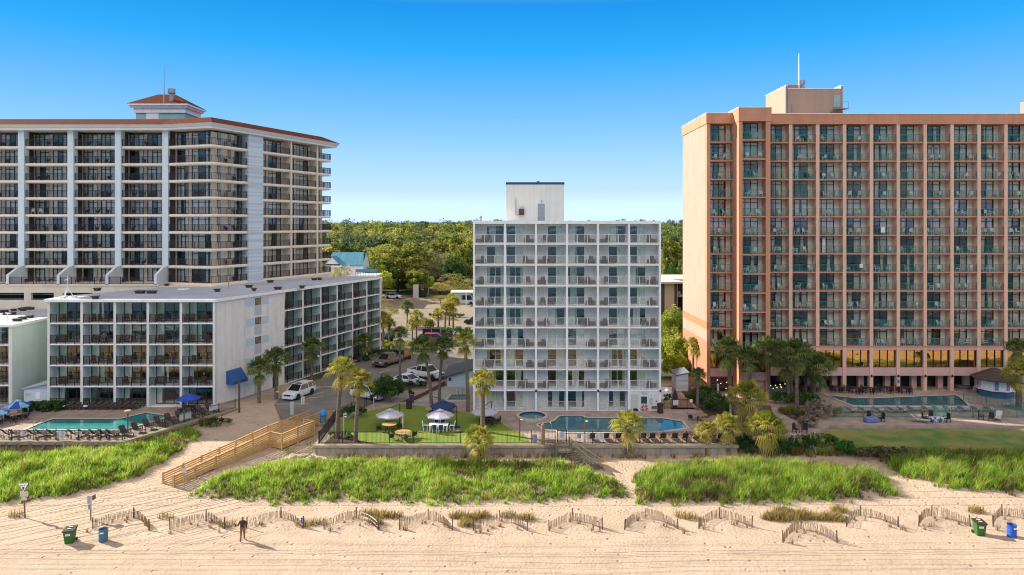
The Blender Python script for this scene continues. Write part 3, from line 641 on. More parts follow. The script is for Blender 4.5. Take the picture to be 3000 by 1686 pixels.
for i,(xa,xb,za,zb,rw,mm) in enumerate([(bx+2.32,bx+2.80,1.62,2.14,5,white),(bx+2.88,bx+3.46,1.60,2.20,6,white),(bx+2.30,bx+2.82,.70,1.56,10,mat('pale_grey_board',(.62,.66,.68),None,4,.6)),(bx+2.95,bx+3.42,.90,1.42,0,mat('cream_board',(.70,.66,.58),None,4,.6))]):
    q=MB(); q.box(xa,WY+.0,za,xb,WY+.018,zb); s=q.build('sign_board',mm,wh); q=MB(); q.v=[]
    if rw: scribble(q,xa+.04,xb-.04,za+.04,zb-.04,rw,WY-.001,i+3,.6 if i<1 else .4)
    else: q.tube([((xa+xb)/2,WY-.012,(za+zb)/2),((xa+xb)/2,WY-.001,(za+zb)/2)],.09,12)
    q.v=[(a-6.7,b-86,c) for a,b,c in q.v]; link('lettering',q.mesh('lettering',inkm),s)
q=MB(); q.box(bx+2.62,WY-.05,.24,bx+3.24,WY+.02,.56); q.build('wall_vent',mat('grey_vent',(.22,.2,.19),(.1,.09,.09),3,.5,stretch=(18,1,1),lo=.48,hi=.52),wh)
for xx in (WX0+2*WP,WX0+4*WP,xR): q=MB(); q.lathe([(0,-.02),(.10,-.02),(.13,.10),(.08,.24),(0,.26)],10,(xx,WY-.16,WH-.20)); q.build('wall_lamp',blackm,wh,smooth=True)
# penthouse on the roof
py=86.8; px0,px1=XAT(1483,py),XAT(1652.5,py); pz=ZAT(541,py)
q=MB(); q.box(px0,py,22.9,px1,py+6,pz); q.build('penthouse',whiteb,wh)
q=MB(); q.box(px0-.05,py-.05,pz,px1+.05,py+6.05,ZAT(534.5,py)); q.build('penthouse_cap',mat('navy_trim',(.02,.06,.20),None,4,.5),wh)
q=MB(); q.box(XAT(z4(1740,0)[0],py),py-.03,22.9,XAT(z4(1793,0)[0],py),py+.02,ZAT(z4(0,252)[1],py)); q.build('penthouse_door',mat('grey_steel_door',(.28,.31,.33),None,4,.5),wh)
xa,xb=XAT(z4(1597,0)[0],py),XAT(z4(1637,0)[0],py)
q=MB(); q.box(xa,py-.5,ZAT(z4(0,338)[1],py),xb,py,ZAT(z4(0,290)[1],py)); q.build('air_conditioner',mat('rusty_grille',(.12,.05,.03),(.05,.025,.02),4,.7,stretch=(1,1,16)),wh)
q=MB(); x=XAT(z4(1575,0)[0],py); q.tube([(x,py-.08,ZAT(z4(0,215)[1],py)),(x,py-.08,ZAT(z4(0,335)[1],py)),(x+.3,py-.08,ZAT(z4(0,337)[1],py))],.04,6); q.build('drain_pipe',metal,wh)
q=MB(); x=XAT(z4(1768,0)[0],py); z=ZAT(z4(0,232)[1],py); q.sphere((x,py-.1,z),.1,.1,.12); q.build('wall_lamp',metal,wh,smooth=True)
x=XAT(z4(1742,0)[0],py+3); z=ZAT(534.5,py); q=MB(); q.lathe([(.12,z-.1),(.12,z+.2),(.24,z+.24),(.24,z+.32),(0,z+.36)],10,(x,py+3,0)); q.build('roof_vent',metal,wh)
x=XAT(z4(1836,0)[0],88); q=MB(); zz=22.97
for k in range(3): a=k*2.1+.4; q.bar((x+.35*math.cos(a),88+.35*math.sin(a),zz),(x,88,zz+.75),.03)
q.bar((x,88,zz+.3),(x,88,zz+1.35),.03); q.bar((x-.18,88,zz+1.0),(x+.18,88,zz+1.0),.02); q.build('antenna',metal,wh)
x=XAT(z4(1309,0)[0],86); q=MB(); q.lathe([(.12,22.9),(.12,23.25),(.22,23.3),(.20,23.5),(.1,23.62),(0,23.64)],10,(x,86,0)); q.build('roof_vent',metal,wh,smooth=True)
x=XAT(1899,86); q=MB(); q.lathe([(.16,22.9),(.16,23.35),(.2,23.4),(0,23.5)],10,(x,86,0)); q.box(x-.25,85.8,22.97,x-.15,86,23.3); q.build('roof_vent',white,wh)

# ---- salmon tower at right -------------------------------------------
PY,PP,PX0=92.4,3.64,37.71; pk=.0462
pz0=6.07; PHf=(ZAT(z6(0,497)[1],PY)-pz0)/12
pt=thing('salmon_hotel','tall salmon pink hotel with teal balcony railings and bronze glass at right','hotel',(50,98,0),world=True)
S_B=(.07,(.30,.60),((.0,.30,.78),(.30,.60,.78),(.60,1.0,.78)),bronze,glZ,curtA)
CURB=[((.0,.28),(.62,.98)),((.62,.98),),((0,.55),),((.02,.28),),((.3,.58),(.7,.98)),((.0,.3),(.5,.98)),((.65,.95),),((.0,.98),),(),((.05,.2),(.62,.8))]
pzs=[pz0+PHf*i for i in range(13)]
def popen(b,f,bw,h): return [(.04,bw*.80,h-.03,S_B,rnd.choice(CURB))]
pxs=[34.62]+[PX0+PP*i for i in range(10)]
Mp=ROT(0,PY,0,0)
facade(pt,Mp,pxs,pzs,1.1,.46,.17,popen,cream,salmonl,salmon,divm=salmonl,divskip=(0,),divy=-.06)
MA_=ROT(0,91.9,0,0); facade(pt,MA_,[26.45,29.95],pzs,1.1,.46,.17,popen,cream,salmonl,salmon,divm=salmon,divskip=(0,1))
MB_=ROT(0,89.5,0,0); facade(pt,MB_,[29.98,33.6],pzs,1.3,.46,.17,popen,cream,salmonl,salmon,divm=salmon,divskip=(0,1))
PT=ZAT(z6(0,432)[1],PY)     # parapet top
q=MB()                        # piers beside the two projecting bays, full height
q.box(26.22,91.87,0,26.68,104.8,PT-1.35); q.box(29.72,89.47,0,30.21,95.5,PT-1.2); q.box(33.28,89.44,0,33.85,93.6,PT-1.2); q.box(33.85,92.37,0,34.85,95.9,PT-1.35)
q.build('pier',salmon,pt)
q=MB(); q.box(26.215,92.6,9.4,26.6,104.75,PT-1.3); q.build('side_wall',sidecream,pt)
q=MB(); q.box(26.205,91.86,8.37,26.59,104.8,9.395); q.build('painted_stripe',brownband,pt)
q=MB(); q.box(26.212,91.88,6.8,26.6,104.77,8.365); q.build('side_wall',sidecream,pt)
q=MB(); q.box(26.21,91.85,0,26.59,104.79,6.795); q.build('painted_base',salmond,pt)
core=[(26.68,96.0),(30.2,94.4),(34.8,94.4),(34.85,96.0),(70.9,96.0),(70.9,104.8),(26.68,104.8)]
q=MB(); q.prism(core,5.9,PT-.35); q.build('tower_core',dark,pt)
q=MB(); fz=PT-1.38
q.box(26.12,91.75,fz,29.68,105,PT-.02); q.box(29.66,89.35,fz-.05,33.98,95,PT+.33); q.box(33.9,92.25,fz,71.0,105,PT-.04); q.build('roof_fascia',salmon,pt)
q=MB(); q.box(33.9,92.2,PT-.04,71.05,92.6,PT+.06); q.box(26.08,91.7,PT-.02,26.5,105.05,PT+.08); q.box(26.5,91.7,PT-.02,29.6,92.0,PT+.08); q.box(29.62,89.3,PT+.33,34.02,89.6,PT+.42); q.box(29.62,89.6,PT+.33,29.95,95.05,PT+.42); q.build('parapet_cap',white,pt)
# railings
ptr=lambda w:railing(w,1.05,.13,.022,(.0,.333,.667,1.0),'t')
for f in range(12)[::-1]:
    for b in range(len(pxs)-1):
        w=pxs[b+1]-pxs[b]-(.46 if b else .75); part(pt,'balcony_railing',ptr(w),tealrail,Mp@Matrix.Translation((pxs[b+1]-.23-w,.05,pzs[f])))
    part(pt,'balcony_railing',ptr(3.04),tealrail,MA_@Matrix.Translation((26.68,.05,pzs[f])))
    part(pt,'balcony_railing',ptr(3.07),tealrail,MB_@Matrix.Translation((30.21,.05,pzs[f])))
# balcony chairs and side tables
def pchairs(x0,x1,y,f,where):
    n=rnd.choice([0,1,1,2,2,2])
    for j in range(n):
        x=x0+.45+(x1-x0-.9)*(rnd.uniform(0,.35) if (j==0 and n==2) else rnd.uniform(.55,1)); side='' if n==1 else (', left one' if j==0 else ', right one')
        put(CH_W,'balcony_chair',(x,y+rnd.uniform(.40,.6),pzs[f]),rnd.uniform(-1.2,1.2)+(math.pi if rnd.random()<.25 else 0),f"white plastic chair, {FL(f)} balcony up, {where}{side}",'chair','white chairs on the salmon hotel balconies')
    if rnd.random()<.22: put(TB_W,'side_table',((x0+x1)/2+rnd.uniform(-.4,.4),y+.4,pzs[f]),0,f"small white table on {FL(f)} balcony up, {where}",'table','white tables on the salmon hotel balconies')
for f in range(12):
    for b in range(len(pxs)-1):
        if f==9 and b==1:
            for j in (0,1): put(CH_T,'balcony_chair',(pxs[1]+.7+j*2.1,PY+.5,pzs[f]),.4,'bright teal chair on a salmon hotel balcony, '+('left' if j==0 else 'right')+' of the pair','chair','teal balcony chairs')
            continue
        pchairs(pxs[b]+.3,pxs[b+1]-.2,PY,f,f"{ORD[b+2]} bay of salmon hotel")
    pchairs(26.7,29.7,91.9,f,'first bay of salmon hotel'); pchairs(30.3,33.3,89.5,f,'second bay of salmon hotel')
# mezzanine of golden glass, spandrels, open ground floor
gz0,gz1=ZAT(z7(0,885)[1],PY),ZAT(z7(0,765)[1],PY); az=ZAT(z7(0,940)[1],PY)
q=MB(); q.box(34.85,PY+.02,gz1,70.9,PY+3,pz0-.18); q.box(34.85,PY+.02,az,70.9,PY+3,gz0); q.box(26.6,91.92,gz1,29.8,95,pz0-.18); q.box(26.6,91.92,az,29.8,95,gz0);q.box(30.2,89.55,gz1,33.3,95,pz0-.18); q.box(30.2,89.55,az,33.3,95,gz0); q.build('spandrel',mat('pink_spandrel',(.58,.36,.32),(.54,.33,.29),.5,.85),pt)
for x in pxs[1:]: q=MB(); q.box(x-.24,PY-.05,0,x+.24,PY+.55,pz0-.19); q.build('column',salmonl,pt)
def mezz(xa,xb,y):
    F=MB(); w=xb-xa; F.box(0,-.05,0,w,.05,.06); F.box(0,-.05,gz1-gz0-.06,w,.05,gz1-gz0)
    for i in range(4): F.box(w*i/3-.03 if i else 0,-.045,.06,w*i/3+.03 if i<3 else w,.045,gz1-gz0-.06)
    g=MB(); g.quad((0,.06,0),(w,.06,0),(w,.06,gz1-gz0),(0,.06,gz1-gz0))
    part(pt,'mezzanine_window',F,bronze,Matrix.Translation((xa,y+.25,gz0)),[('glass',g,glM)])
for b in range(len(pxs)-1): mezz(pxs[b]+(.23 if b else .3),pxs[b+1]-.23,PY)
mezz(26.6,29.8,91.9); mezz(30.2,33.3,89.5)
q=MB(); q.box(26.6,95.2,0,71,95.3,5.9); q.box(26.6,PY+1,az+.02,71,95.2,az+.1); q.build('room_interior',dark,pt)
q=MB(); q.box(30.2,90.2,0,33.3,95,az); q.build('back_wall',salmonl,pt)
for x in pxs[2:]: q=MB(); q.box(x-.95,PY+1.5,0,x-.24,PY+2.1,az); q.build('inner_pillar',salmonl,pt)
q=MB(); q.box(26.7,91.95,.3,29.72,92.02,az); q.build('lattice_screen',mat('brown_lattice',(.12,.06,.045),(.03,.02,.02),7,.8,lo=.45,hi=.55),pt)
lampm=emis('warm_bulb',(1.0,.72,.38),2.5)
for i,x in enumerate(pxs[4:8]): q=MB(); q.lathe([(.02,.3),(.10,.26),(.14,0),(.05,-.05)],8,(x-.05,PY-.2,az-.1)); q.build('wall_lamp',blackm,pt)
q=MB(); q.box(pxs[5]-.16,PY-.07,az-.95,pxs[5]+.14,PY-.052,az-.55); s=q.build('blue_sign',mat('blue_sign_paint',(.04,.12,.5),None,4,.5),pt)
# penthouse
qy=99.0; qx0,qx1=XAT(z6(940,0)[0],qy),XAT(z6(1335,0)[0],qy); qz=ZAT(z6(0,262)[1],qy); qzb=ZAT(z6(0,240)[1],qy)
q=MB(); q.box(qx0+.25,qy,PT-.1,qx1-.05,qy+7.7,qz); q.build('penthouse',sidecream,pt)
q=MB(); q.box(qx0,qy-.02,PT-.1,qx0+.25,qy+7.72,qzb); q.build('penthouse_parapet',sidecream,pt); q=MB(); q.box(qx1-.3,qy-.02,qz,qx1,qy+7.72,qzb); q.build('penthouse_parapet',sidecream,pt)
q=MB(); q.box(qx0-.03,qy-.06,qzb,qx0+.3,qy+7.75,qzb+.1); q.box(qx1-.33,qy-.06,qzb,qx1+.03,qy+7.75,qzb+.1); q.box(qx0+.3,qy-.06,qz,qx1-.3,qy+.25,qz+.1); q.build('parapet_cap',white,pt)
xa,xb=XAT(z6(1270,0)[0],qy),XAT(z6(1315,0)[0],qy)
q=MB(); q.box(xa,qy-.05,ZAT(z6(0,388)[1],qy),xb,qy+.01,ZAT(z6(0,304)[1],qy)); q.build('penthouse_door',mat('pale_teal_door',(.30,.48,.44),None,4,.5),pt)
zp=ZAT(z6(0,400)[1],qy); q=MB(); q.box(xa-.1,qy-1.1,zp-.08,xb+.7,qy,zp)
for i in range(6): q.box(xa-.1-.16*(i+1),qy-1.0,zp-.08-.16*(i+1),xa-.1-.16*i,qy-.3,zp-.03-.16*(i+1))
q.bar((xa-.1,qy-1.08,zp+.9),(xa-1.1,qy-1.08,zp-.1),.04); q.bar((xa-.1,qy-1.08,zp+.9),(xb+.7,qy-1.08,zp+.9),.04); q.bar((xb+.68,qy-1.08,zp),(xb+.68,qy-1.08,zp+.9),.04); q.bar((xa-.1,qy-1.08,zp),(xa-.1,qy-1.08,zp+.9),.04); q.build('steel_stair',metal,pt)
fx=XAT(z6(1032,0)[0],103); q=MB(); q.tube([(fx,103,qz),(fx,103,ZAT(z6(0,18)[1],103))],[.12,.05],6); q.build('flagpole',white,pt)
fx=XAT(z6(1057,0)[0],103); z=ZAT(z6(0,200)[1],103); q=MB(); q.tube([(fx,103,qz),(fx,103,z-.5)],.28,10); q.lathe([(.36,z-.6),(.36,z),(0,z+.05)],12,(fx,103,0)); q.build('flue_pipe',metal,pt)
fx=XAT(z6(995,0)[0],103); q=MB(); q.box(fx-1.1,103,qz,fx+1.1,105,ZAT(z6(0,232)[1],103)); q.build('stair_bulkhead',salmond,pt)
x=XAT(z6(957,0)[0],qy); q=MB(); q.tube([(x,qy-.1,PT),(x,qy-.1,qz)],.07,6); x=XAT(z6(985,0)[0],qy); q.tube([(x,qy-.1,PT),(x,qy-.1,ZAT(z6(0,365)[1],qy))],.06,6); q.build('drain_pipe',metal,pt)
q=MB(); x=XAT(2989,106); q.box(x,99,PT,x+8,106,ZAT(276,99)); q.build('penthouse',sidecream,pt)

# odds and ends on the salmon balconies
tw_=mat('white_beach_towel',(.72,.72,.70),None,4,.9); pfr=mat('white_door_frame',(.74,.74,.74),None,4,.5)
for i,(px,py,w,h,lab) in enumerate([(z6(1608,1240),0,.55,.75,'white towel draped over a salmon hotel railing, middle height'),(z7(1460,182),0,.45,.5,'pale towel draped over a salmon hotel railing, lower floors'),(z7(2150,1290),0,.3,.3,'')][:2]):
    x=XAT(px[0],PY); f=int((ZAT(px[1],PY)-pz0)/PHf); q=MB(); q.box(-w/2,-.05,1.06-h,w/2,-.035,1.075); q.box(-w/2,-.05,1.06,w/2,.06,1.075); q.box(-w/2,.045,1.06-h*.6,w/2,.06,1.075); q.build('towel',tw_,loc=(x,PY+.05,pzs[f]),label=lab,cat='towel')
for i,(px,lab) in enumerate([(z6(1998,700),'white framed screen leaning open on a high salmon balcony'),(z7(912,420),'white framed screen leaning open on a low salmon balcony'),(z6(1222,1330),'white door leaf standing open on a salmon balcony')]):
    x=XAT(px[0],PY); f=int((ZAT(px[1],PY)-pz0)/PHf); q=MB()
    if i<2: q.box(-.45,0,0,-.38,.04,1.95); q.box(.38,0,0,.45,.04,1.95); q.box(-.38,0,1.88,.38,.04,1.95); q.box(-.38,0,0,.38,.04,.07)
    else: q.box(-.2,0,0,.2,.05,2.0)
    q.build('screen_door',pfr,loc=(x,PY+.85,pzs[f]),label=lab,cat='door')
# ---- low building with the long wing at left ---------------------------
LY=84.2; LX0,LX1=-57.3,-36.75; LZ=2.6; lzs=[.02]+[LZ*i for i in range(1,6)]
DV=Vector((.354,.935)); NV=Vector((-.935,.354)); LA=math.atan2(.935,.354)
lb=thing('low_hotel','five storey pale hotel with long angled wing, grey roof and open balconies at left','hotel',(-45,95,0),world=True)
S_L=(.09,(.30,.62),(),brownfr,glG,curtG); S_Lw=(.09,(.30,.62),(),brownfr,glG,curtW)
CURL=[((.02,.28),),((.02,.30),(.9,.98)),((.02,.16),),((.02,.3),(.34,.42)),((.02,.28),(.8,.97)),((.02,.45),)]
def lopen(b,f,bw,h): return [(.12,bw-.06,h-.01,rnd.choice([S_L,S_L,S_Lw]),rnd.choice(CURL) if f else rnd.choice([(),((.02,.2),)]))]
Ml=ROT(LX0+.15,LY,0,0); lxs=[4.08*i for i in range(6)]
facade(lb,Ml,lxs,lzs,1.42,.29,.16,lopen,mint,white,white,divm=mint,divy=.02,room=2.2)
T0=12.85; wp=(38.3-T0)/6; P0=Vector((LX1,LY))+DV*T0
Mg=ROT(P0.x,P0.y,0,LA); gxs=[wp*i for i in range(7)]
facade(lb,Mg,gxs,lzs,1.42,.29,.16,lopen,mint,white,white,divm=mint,divy=.02,room=2.2)
for i,x in enumerate(lxs): q=MB(Ml); q.box(x-.15,-.03,0,x+.15,.02,13.0); q.v=[(a+45,b-95,c) for a,b,c in q.v]; link('column',q.mesh('column',palewall),lb)
for i,x in enumerate(gxs): q=MB(Mg); q.box(x-.17,-.03,0,x+.17,.02,13.0); q.v=[(a+45,b-95,c) for a,b,c in q.v]; link('column',q.mesh('column',palewall),lb)
lr=lambda w:railing(w,1.08,.14,.03,(.0,.2,.5,.8,1.0),'l',gap=.16)
for f in range(5):
    for b in range(5):
        if f==0 and b==3: continue
        part(lb,'balcony_railing',lr(4.08-.29),darkrail,Ml@Matrix.Translation((lxs[b]+.145,.06,lzs[f])))
    for b in range(6): part(lb,'balcony_railing',lr(wp-.29),darkrail,Mg@Matrix.Translation((gxs[b]+.145,.06,lzs[f])))
def wl_(t,off=0): p=Vector((LX1,LY))+DV*t-NV*off; return (p.x,p.y)
end=[(LX1-.12,LY-.01),wl_(.3,.005),wl_(T0-.17),wl_(T0-.17,-3.6),(LX1-3.7,LY+3.7),(LX1-.12,LY+3.6)]
q=MB(); q.prism(end,0,13.0); q.build('end_wall',palewall,lb)
q=MB(); q.prism([wl_(5.32,-.1),wl_(5.32,.02),wl_(9.86,.02),wl_(9.86,-.1)],0,12.99); q.build('wall_panel',palewall,lb)
bluep=mat('pale_blue_panel',(.47,.58,.66),(.44,.55,.62),1,.8); greyp=mat('grey_panel',(.47,.49,.55),(.44,.46,.52),1,.8)
for k in range(5):
    z=13.0-LZ*k
    for (ta,tb,za,zb,m) in ((5.4,7.0,z-1.3,z-.3,bluep),(8.4,9.78,z-1.3,z-.3,bluep),(7.02,8.38,z-2.58,z-1.22,greyp)):
        if zb<.3: continue
        q=MB(); q.prism([wl_(ta,.0),wl_(ta,.035),wl_(tb,.035),wl_(tb,.0)],max(za,.02),zb); q.build('wall_panel',m,lb)
    F=MB(); F.box(0,-.05,0,1.1,.0,.95); F.box(.10,-.051,.10,1.0,-.05,.85)
    Mw2=ROT(*wl_(7.15,.0),z-1.2,LA)
    F=MB(); F.box(0,-.06,0,.06,.02,.92); F.box(1.06,-.06,0,1.12,.02,.92); F.box(.06,-.06,0,1.06,.02,.06); F.box(.06,-.06,.86,1.06,.02,.92); F.box(.53,-.055,.06,.59,.02,.86)
    g=MB(); g.quad((.05,-.03,.05),(1.07,-.03,.05),(1.07,-.03,.87),(.05,-.03,.87))
    part(lb,'window',F,brownfr,Mw2,[('glass',g,mat('dim_window_glass',(.10,.07,.05),(.22,.18,.13),1.5,.08,spec=.8))])
Md=ROT(*wl_(10.6,.0),0,LA); q=MB(Md); q.box(0,-.03,0,1.15,.02,2.2); q.v=[(a+45,b-95,c) for a,b,c in q.v]; link('door',q.mesh('door',dark),lb)
q=MB(ROT(*wl_(5.3,.0),0,LA)); q.tube([(0,-.06,.2),(0,-.06,12.9)],.06,6); q.v=[(a+45,b-95,c) for a,b,c in q.v]; link('drain_pipe',q.mesh('drain_pipe',ltblue),lb)
ax=ROT(*wl_(2.0,.0),2.05,LA); q=MB(ax); 
q.add([(0,0,2.0),(2.6,0,2.0),(2.6,-1.1,.7),(0,-1.1,.7),(0,-1.1,.3),(2.6,-1.1,.3),(0,0,.3),(2.6,0,.3)],[(0,3,2,1),(3,4,5,2),(0,6,4,3),(1,2,5,7),(0,1,7,6),(4,6,7,5)])
q.v=[(a+45,b-95,c) for a,b,c in q.v]; link('awning',q.mesh('awning',mat('blue_canvas',(.035,.11,.30),(.03,.095,.27),2,.85)),lb,label='blue canvas awning')
roofp=[(LX0-.25,LY-.3),(LX1+.2,LY-.3),wl_(38.5,.3),(-30.2,121.8),(-51.2,102.2),(LX0-.4,87)]
q=MB(); q.prism(roofp,12.98,13.32); q.build('roof_fascia',white,lb)
q=MB(); q.prism(offset(roofp,-.28),13.30,13.335); q.build('roof',roofg,lb)
corep=[(LX0,LY+3.7),(LX1-3.8,LY+3.75),wl_(T0+.1,-3.75),wl_(38.1,-3.75),wl_(38.2,-5.5),(-30.2,121.5),(-51.1,102),(LX0,87.8)]
q=MB(); q.prism(corep,0,12.97); q.build('building_core',mint,lb)
q=MB(); q.prism([wl_(38.31,-3.8),wl_(38.31,.0),wl_(38.36,.0),wl_(38.36,-3.8)],0,12.97); q.build('end_wall',palewall,lb)
q=MB(); q.prism([(LX0-.03,LY+.05),(LX0-.03,LY+3.8),(LX0-.0,LY+3.8),(LX0-.0,LY+.05)],0,12.97); q.build('side_wall',mint,lb)
rv=mat('brown_roof_vent',(.07,.05,.045),None,5,.8)
for (x,y,w) in [(720,582,.5),(735,520,.6),(1058,542,1.0),(1145,542,1.0),(1258,488,.3),(1640,528,.5),(1880,498,.7),(2098,512,.8),(2040,460,.7),(1917,523,.3),(2280,502,.5),(2372,442,.7),(2412,440,.5)]:
    gx_,gy_=G(z2(x,y),13.34); q=MB(); q.box(gx_-w/2,gy_-.3,13.3,gx_+w/2,gy_+.3,13.6); q.box(gx_-w/2-.12,gy_-.4,13.6,gx_+w/2+.12,gy_+.4,13.72); q.build('roof_vent',rv,lb)
gx_,gy_=G(z2(508,572),13.34); q=MB()
for k in range(3): a=k*2.1+.4; q.bar((gx_+.7*math.cos(a),gy_+.7*math.sin(a),13.35),(gx_,gy_,14.6),.07); q.box(gx_+.75*math.cos(a)-.25,gy_+.75*math.sin(a)-.2,13.34,gx_+.75*math.cos(a)+.25,gy_+.75*math.sin(a)+.2,13.5)
q.bar((gx_,gy_,14.2),(gx_,gy_,16.0),.07); q.bar((gx_-.4,gy_,15.5),(gx_+.3,gy_,15.7),.06); q.build('antenna',white,lb)
gx_,gy_=G(z2(1385,512),13.34); q=MB(); q.lathe([(.8,13.34),(.8,13.45),(0,13.5)],14,(gx_,gy_,0)); q.build('roof_hatch',white,lb)
x_,y_=G(z2(1726,505),13.34); q=MB(); q.tube([(x_,y_,13.3),(x_,y_,15.2)],.06,6); q.build('vent_pipe',mat('tan_pipe',(.35,.25,.18),None,4,.7),lb)
# furniture on its balconies
for f in range(1,5):
    for b in range(5):
        for j in range(rnd.choice([1,1,2])):
            put(CH_BROWN if (j==0 and rnd.random()<.55) else CH_ROCK,'wooden_chair',(LX0+.15+lxs[b]+.9+j*1.7+rnd.uniform(-.2,.3),LY+.75,lzs[f]),rnd.uniform(-.3,.3),f"brown wooden seat, low hotel {ORD[f]} floor up, {ORD[b]} front balcony"+(', right one' if j else ', left one'),'seat','brown seats on the low hotel balconies')
    for b in range(6):
        for j in range(rnd.choice([1,2])):
            p=P0+DV*(gxs[b]+1.0+j*1.3)+NV*.75; put(CH_ROCK,'wooden_chair',(p.x,p.y,lzs[f]),LA+rnd.uniform(-.5,.5),f"brown wooden chair, low hotel wing, {ORD[f]} floor up, {ORD[b]} balcony"+(', right one' if j else ', left one'),'seat','brown seats on the low hotel balconies')

# ---- neighbouring lower block, far left --------------------------------
nb=thing('mint_hotel','low grey roofed hotel with a blank mint green side wall at far left','hotel',(-70,90,0),world=True)
NX=-62.3; NY=85.1; nzs=[.02]+[2.52*i for i in range(1,5)]; nz1=10.08
Mn=ROT(NX-.25-4.1*3,NY,0,0)
facade(nb,Mn,[4.1*i for i in range(4)],nzs,1.4,.4,.16,lopen,mint,palewall,white,divm=palewall,divy=-.02,room=2.2)
for f in range(4):
    for b in range(3): part(nb,'balcony_railing',lr(3.7),darkrail,Mn@Matrix.Translation((4.1*b+.2,.06,nzs[f])))
q=MB(); q.box(NX-.3,NY+.02,0,NX,NY+16,9.75); q.build('side_wall',mint,nb)
q=MB(); q.box(-90,NY+3.8,0,NX-.31,NY+15.9,9.74); q.build('building_core',mint,nb)
q=MB(); q.box(-90,NY-.25,9.76,NX+.2,NY+16.2,10.08); q.build('roof_fascia',white,nb)
q=MB(); q.box(-89.8,NY+.05,10.06,NX-.1,NY+15.9,10.10); q.build('roof',roofg,nb)
def m3(x,y): return (x/10.725,860+y/10.725)
for (x,y,w) in [(300,670,1.4),(180,598,.4),(70,605,.5),(430,560,.4),(670,522,.5),(720,548,.5),(940,510,.9),(835,495,.5),(1000,465,.5),(710,812,.7),(940,765,.6),(540,870,.8)]:
    gx_,gy_=G(m3(x,y),10.1); q=MB(); q.box(gx_-w/2,gy_-.3,10.08,gx_+w/2,gy_+.3,10.35); q.box(gx_-w/2-.08,gy_-.35,10.35,gx_+w/2+.08,gy_+.35,10.43); q.build('roof_vent',rv,nb)
gx_,gy_=G(m3(240,905),10.1); q=MB(); q.tube([(gx_,gy_,10.05),(gx_,gy_,11.2)],.06,6); q.bar((gx_-.3,gy_,11.25),(gx_+.4,gy_,11.2),.12); q.build('antenna',white,nb)
# pale blue pump house between the two
sx0,sx1=XAT(z2(180,0)[0],85.5),-57.5
ph=thing('pump_house','small pale blue pump house squeezed between two hotels at far left','hut',((sx0+sx1)/2,86,0),world=True)
q=MB(); q.box(sx0,85.5,0,sx1,92,1.9); q.build('wall',ltblue,ph)
q=MB(); q.add([(sx0-.1,85.3,1.9),(sx1,85.3,2.7),(sx1,92,2.75),(sx0-.1,92,1.95),(sx0-.1,85.3,2.05),(sx1,85.3,2.85),(sx1,92,2.9),(sx0-.1,92,2.1)],[(0,1,2,3),(4,7,6,5),(0,4,5,1),(1,5,6,2),(2,6,7,3),(3,7,4,0)]); q.add([(sx0,85.5,1.89),(sx1,85.5,1.89),(sx1,85.5,2.7)],[(0,1,2)]); q.build('roof',roofg,ph)
q=MB(); q.box(sx0+.2,85.46,1.05,sx0+.8,85.5,1.4); q.build('sign',mat('cream_sign',(.6,.5,.33),(.5,.4,.3),14,.6),ph); q=MB(); q.box(sx0+1.5,85.46,.7,sx0+2.1,85.5,1.5); q.build('sign',white,ph)

# ---- tall tower behind, left --------------------------------------------
tz0=13.72; TH=2.595; tzs=[tz0+TH*i for i in range(10)]; tzs[9]=36.85
tw=thing('tall_hotel','tall cream hotel tower with pale blue piers, dark railings and red tiled roof','hotel',(-50,112,0),world=True)
C1=Vector((-44.6,101.3)); D3=Vector((.400,.9165)); N3=Vector((-.9165,.400)); A3=math.atan2(.9165,.4)
D2=Vector((8.1,-2.7)).normalized(); N2=Vector((-D2.y,D2.x)); A2=math.atan2(D2.y,D2.x); L2=math.hypot(8.1,2.7)
def s3(t,y=0): p=C1+D3*t+N3*y; return (p.x,p.y)
def s2(x,y=0): p=C1+D2*(x-L2)+N2*y; return (p.x,p.y)
corner=[s2(L2-1.6,-.02),s2(L2-.8,.10),s2(L2-.3,.32),s3(.3,.32),s3(.8,.10),s3(1.6,-.02)]
O=[(-93,104),(-52.7,104)]+corner+[s3(7.3),s3(23.8),s3(27.6),s3(27.6,4.5),(-44,128),(-93,122)]
for k,z in enumerate(tzs[:-1]):
    q=MB(); q.prism(O,z-.30,z-.10); q.prism(offset(O,-.12),z-.10,z); q.prism(offset(O,-.10),z-.42,z-.30); q.build('floor_slab',creamw,tw)
S_T=(.10,(.30,.64),((.0,.64,.80),),bronze,glB,curtW); S_T2=(.10,(.36,.70),((.36,1.0,.80),),bronze,glB,curtW); S_TC=(.08,(.33,.66),((0,1,.8),),bronze,glB,curtA)
CURT_T=[((.0,.98),),((.0,.98),),((.0,.3),(.66,.98)),((.0,.64),),((.02,.98),),((.64,.98),)]
def topen(b,f,bw,h): return [(.22,2.42,h-.02,S_T,rnd.choice(CURT_T)),(2.95,5.15,h-.02,S_T2,rnd.choice(CURT_T))]
txs=[-89.4+.0,-82.0,-74.6,-67.1,-59.9,-52.7]
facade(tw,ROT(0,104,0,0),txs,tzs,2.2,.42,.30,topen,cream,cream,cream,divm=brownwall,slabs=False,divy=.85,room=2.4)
def pier_prof(q,x,w,z0,z1,y0,y1): q.box(x-w/2,y0,z0,x+w/2,y1,z1)
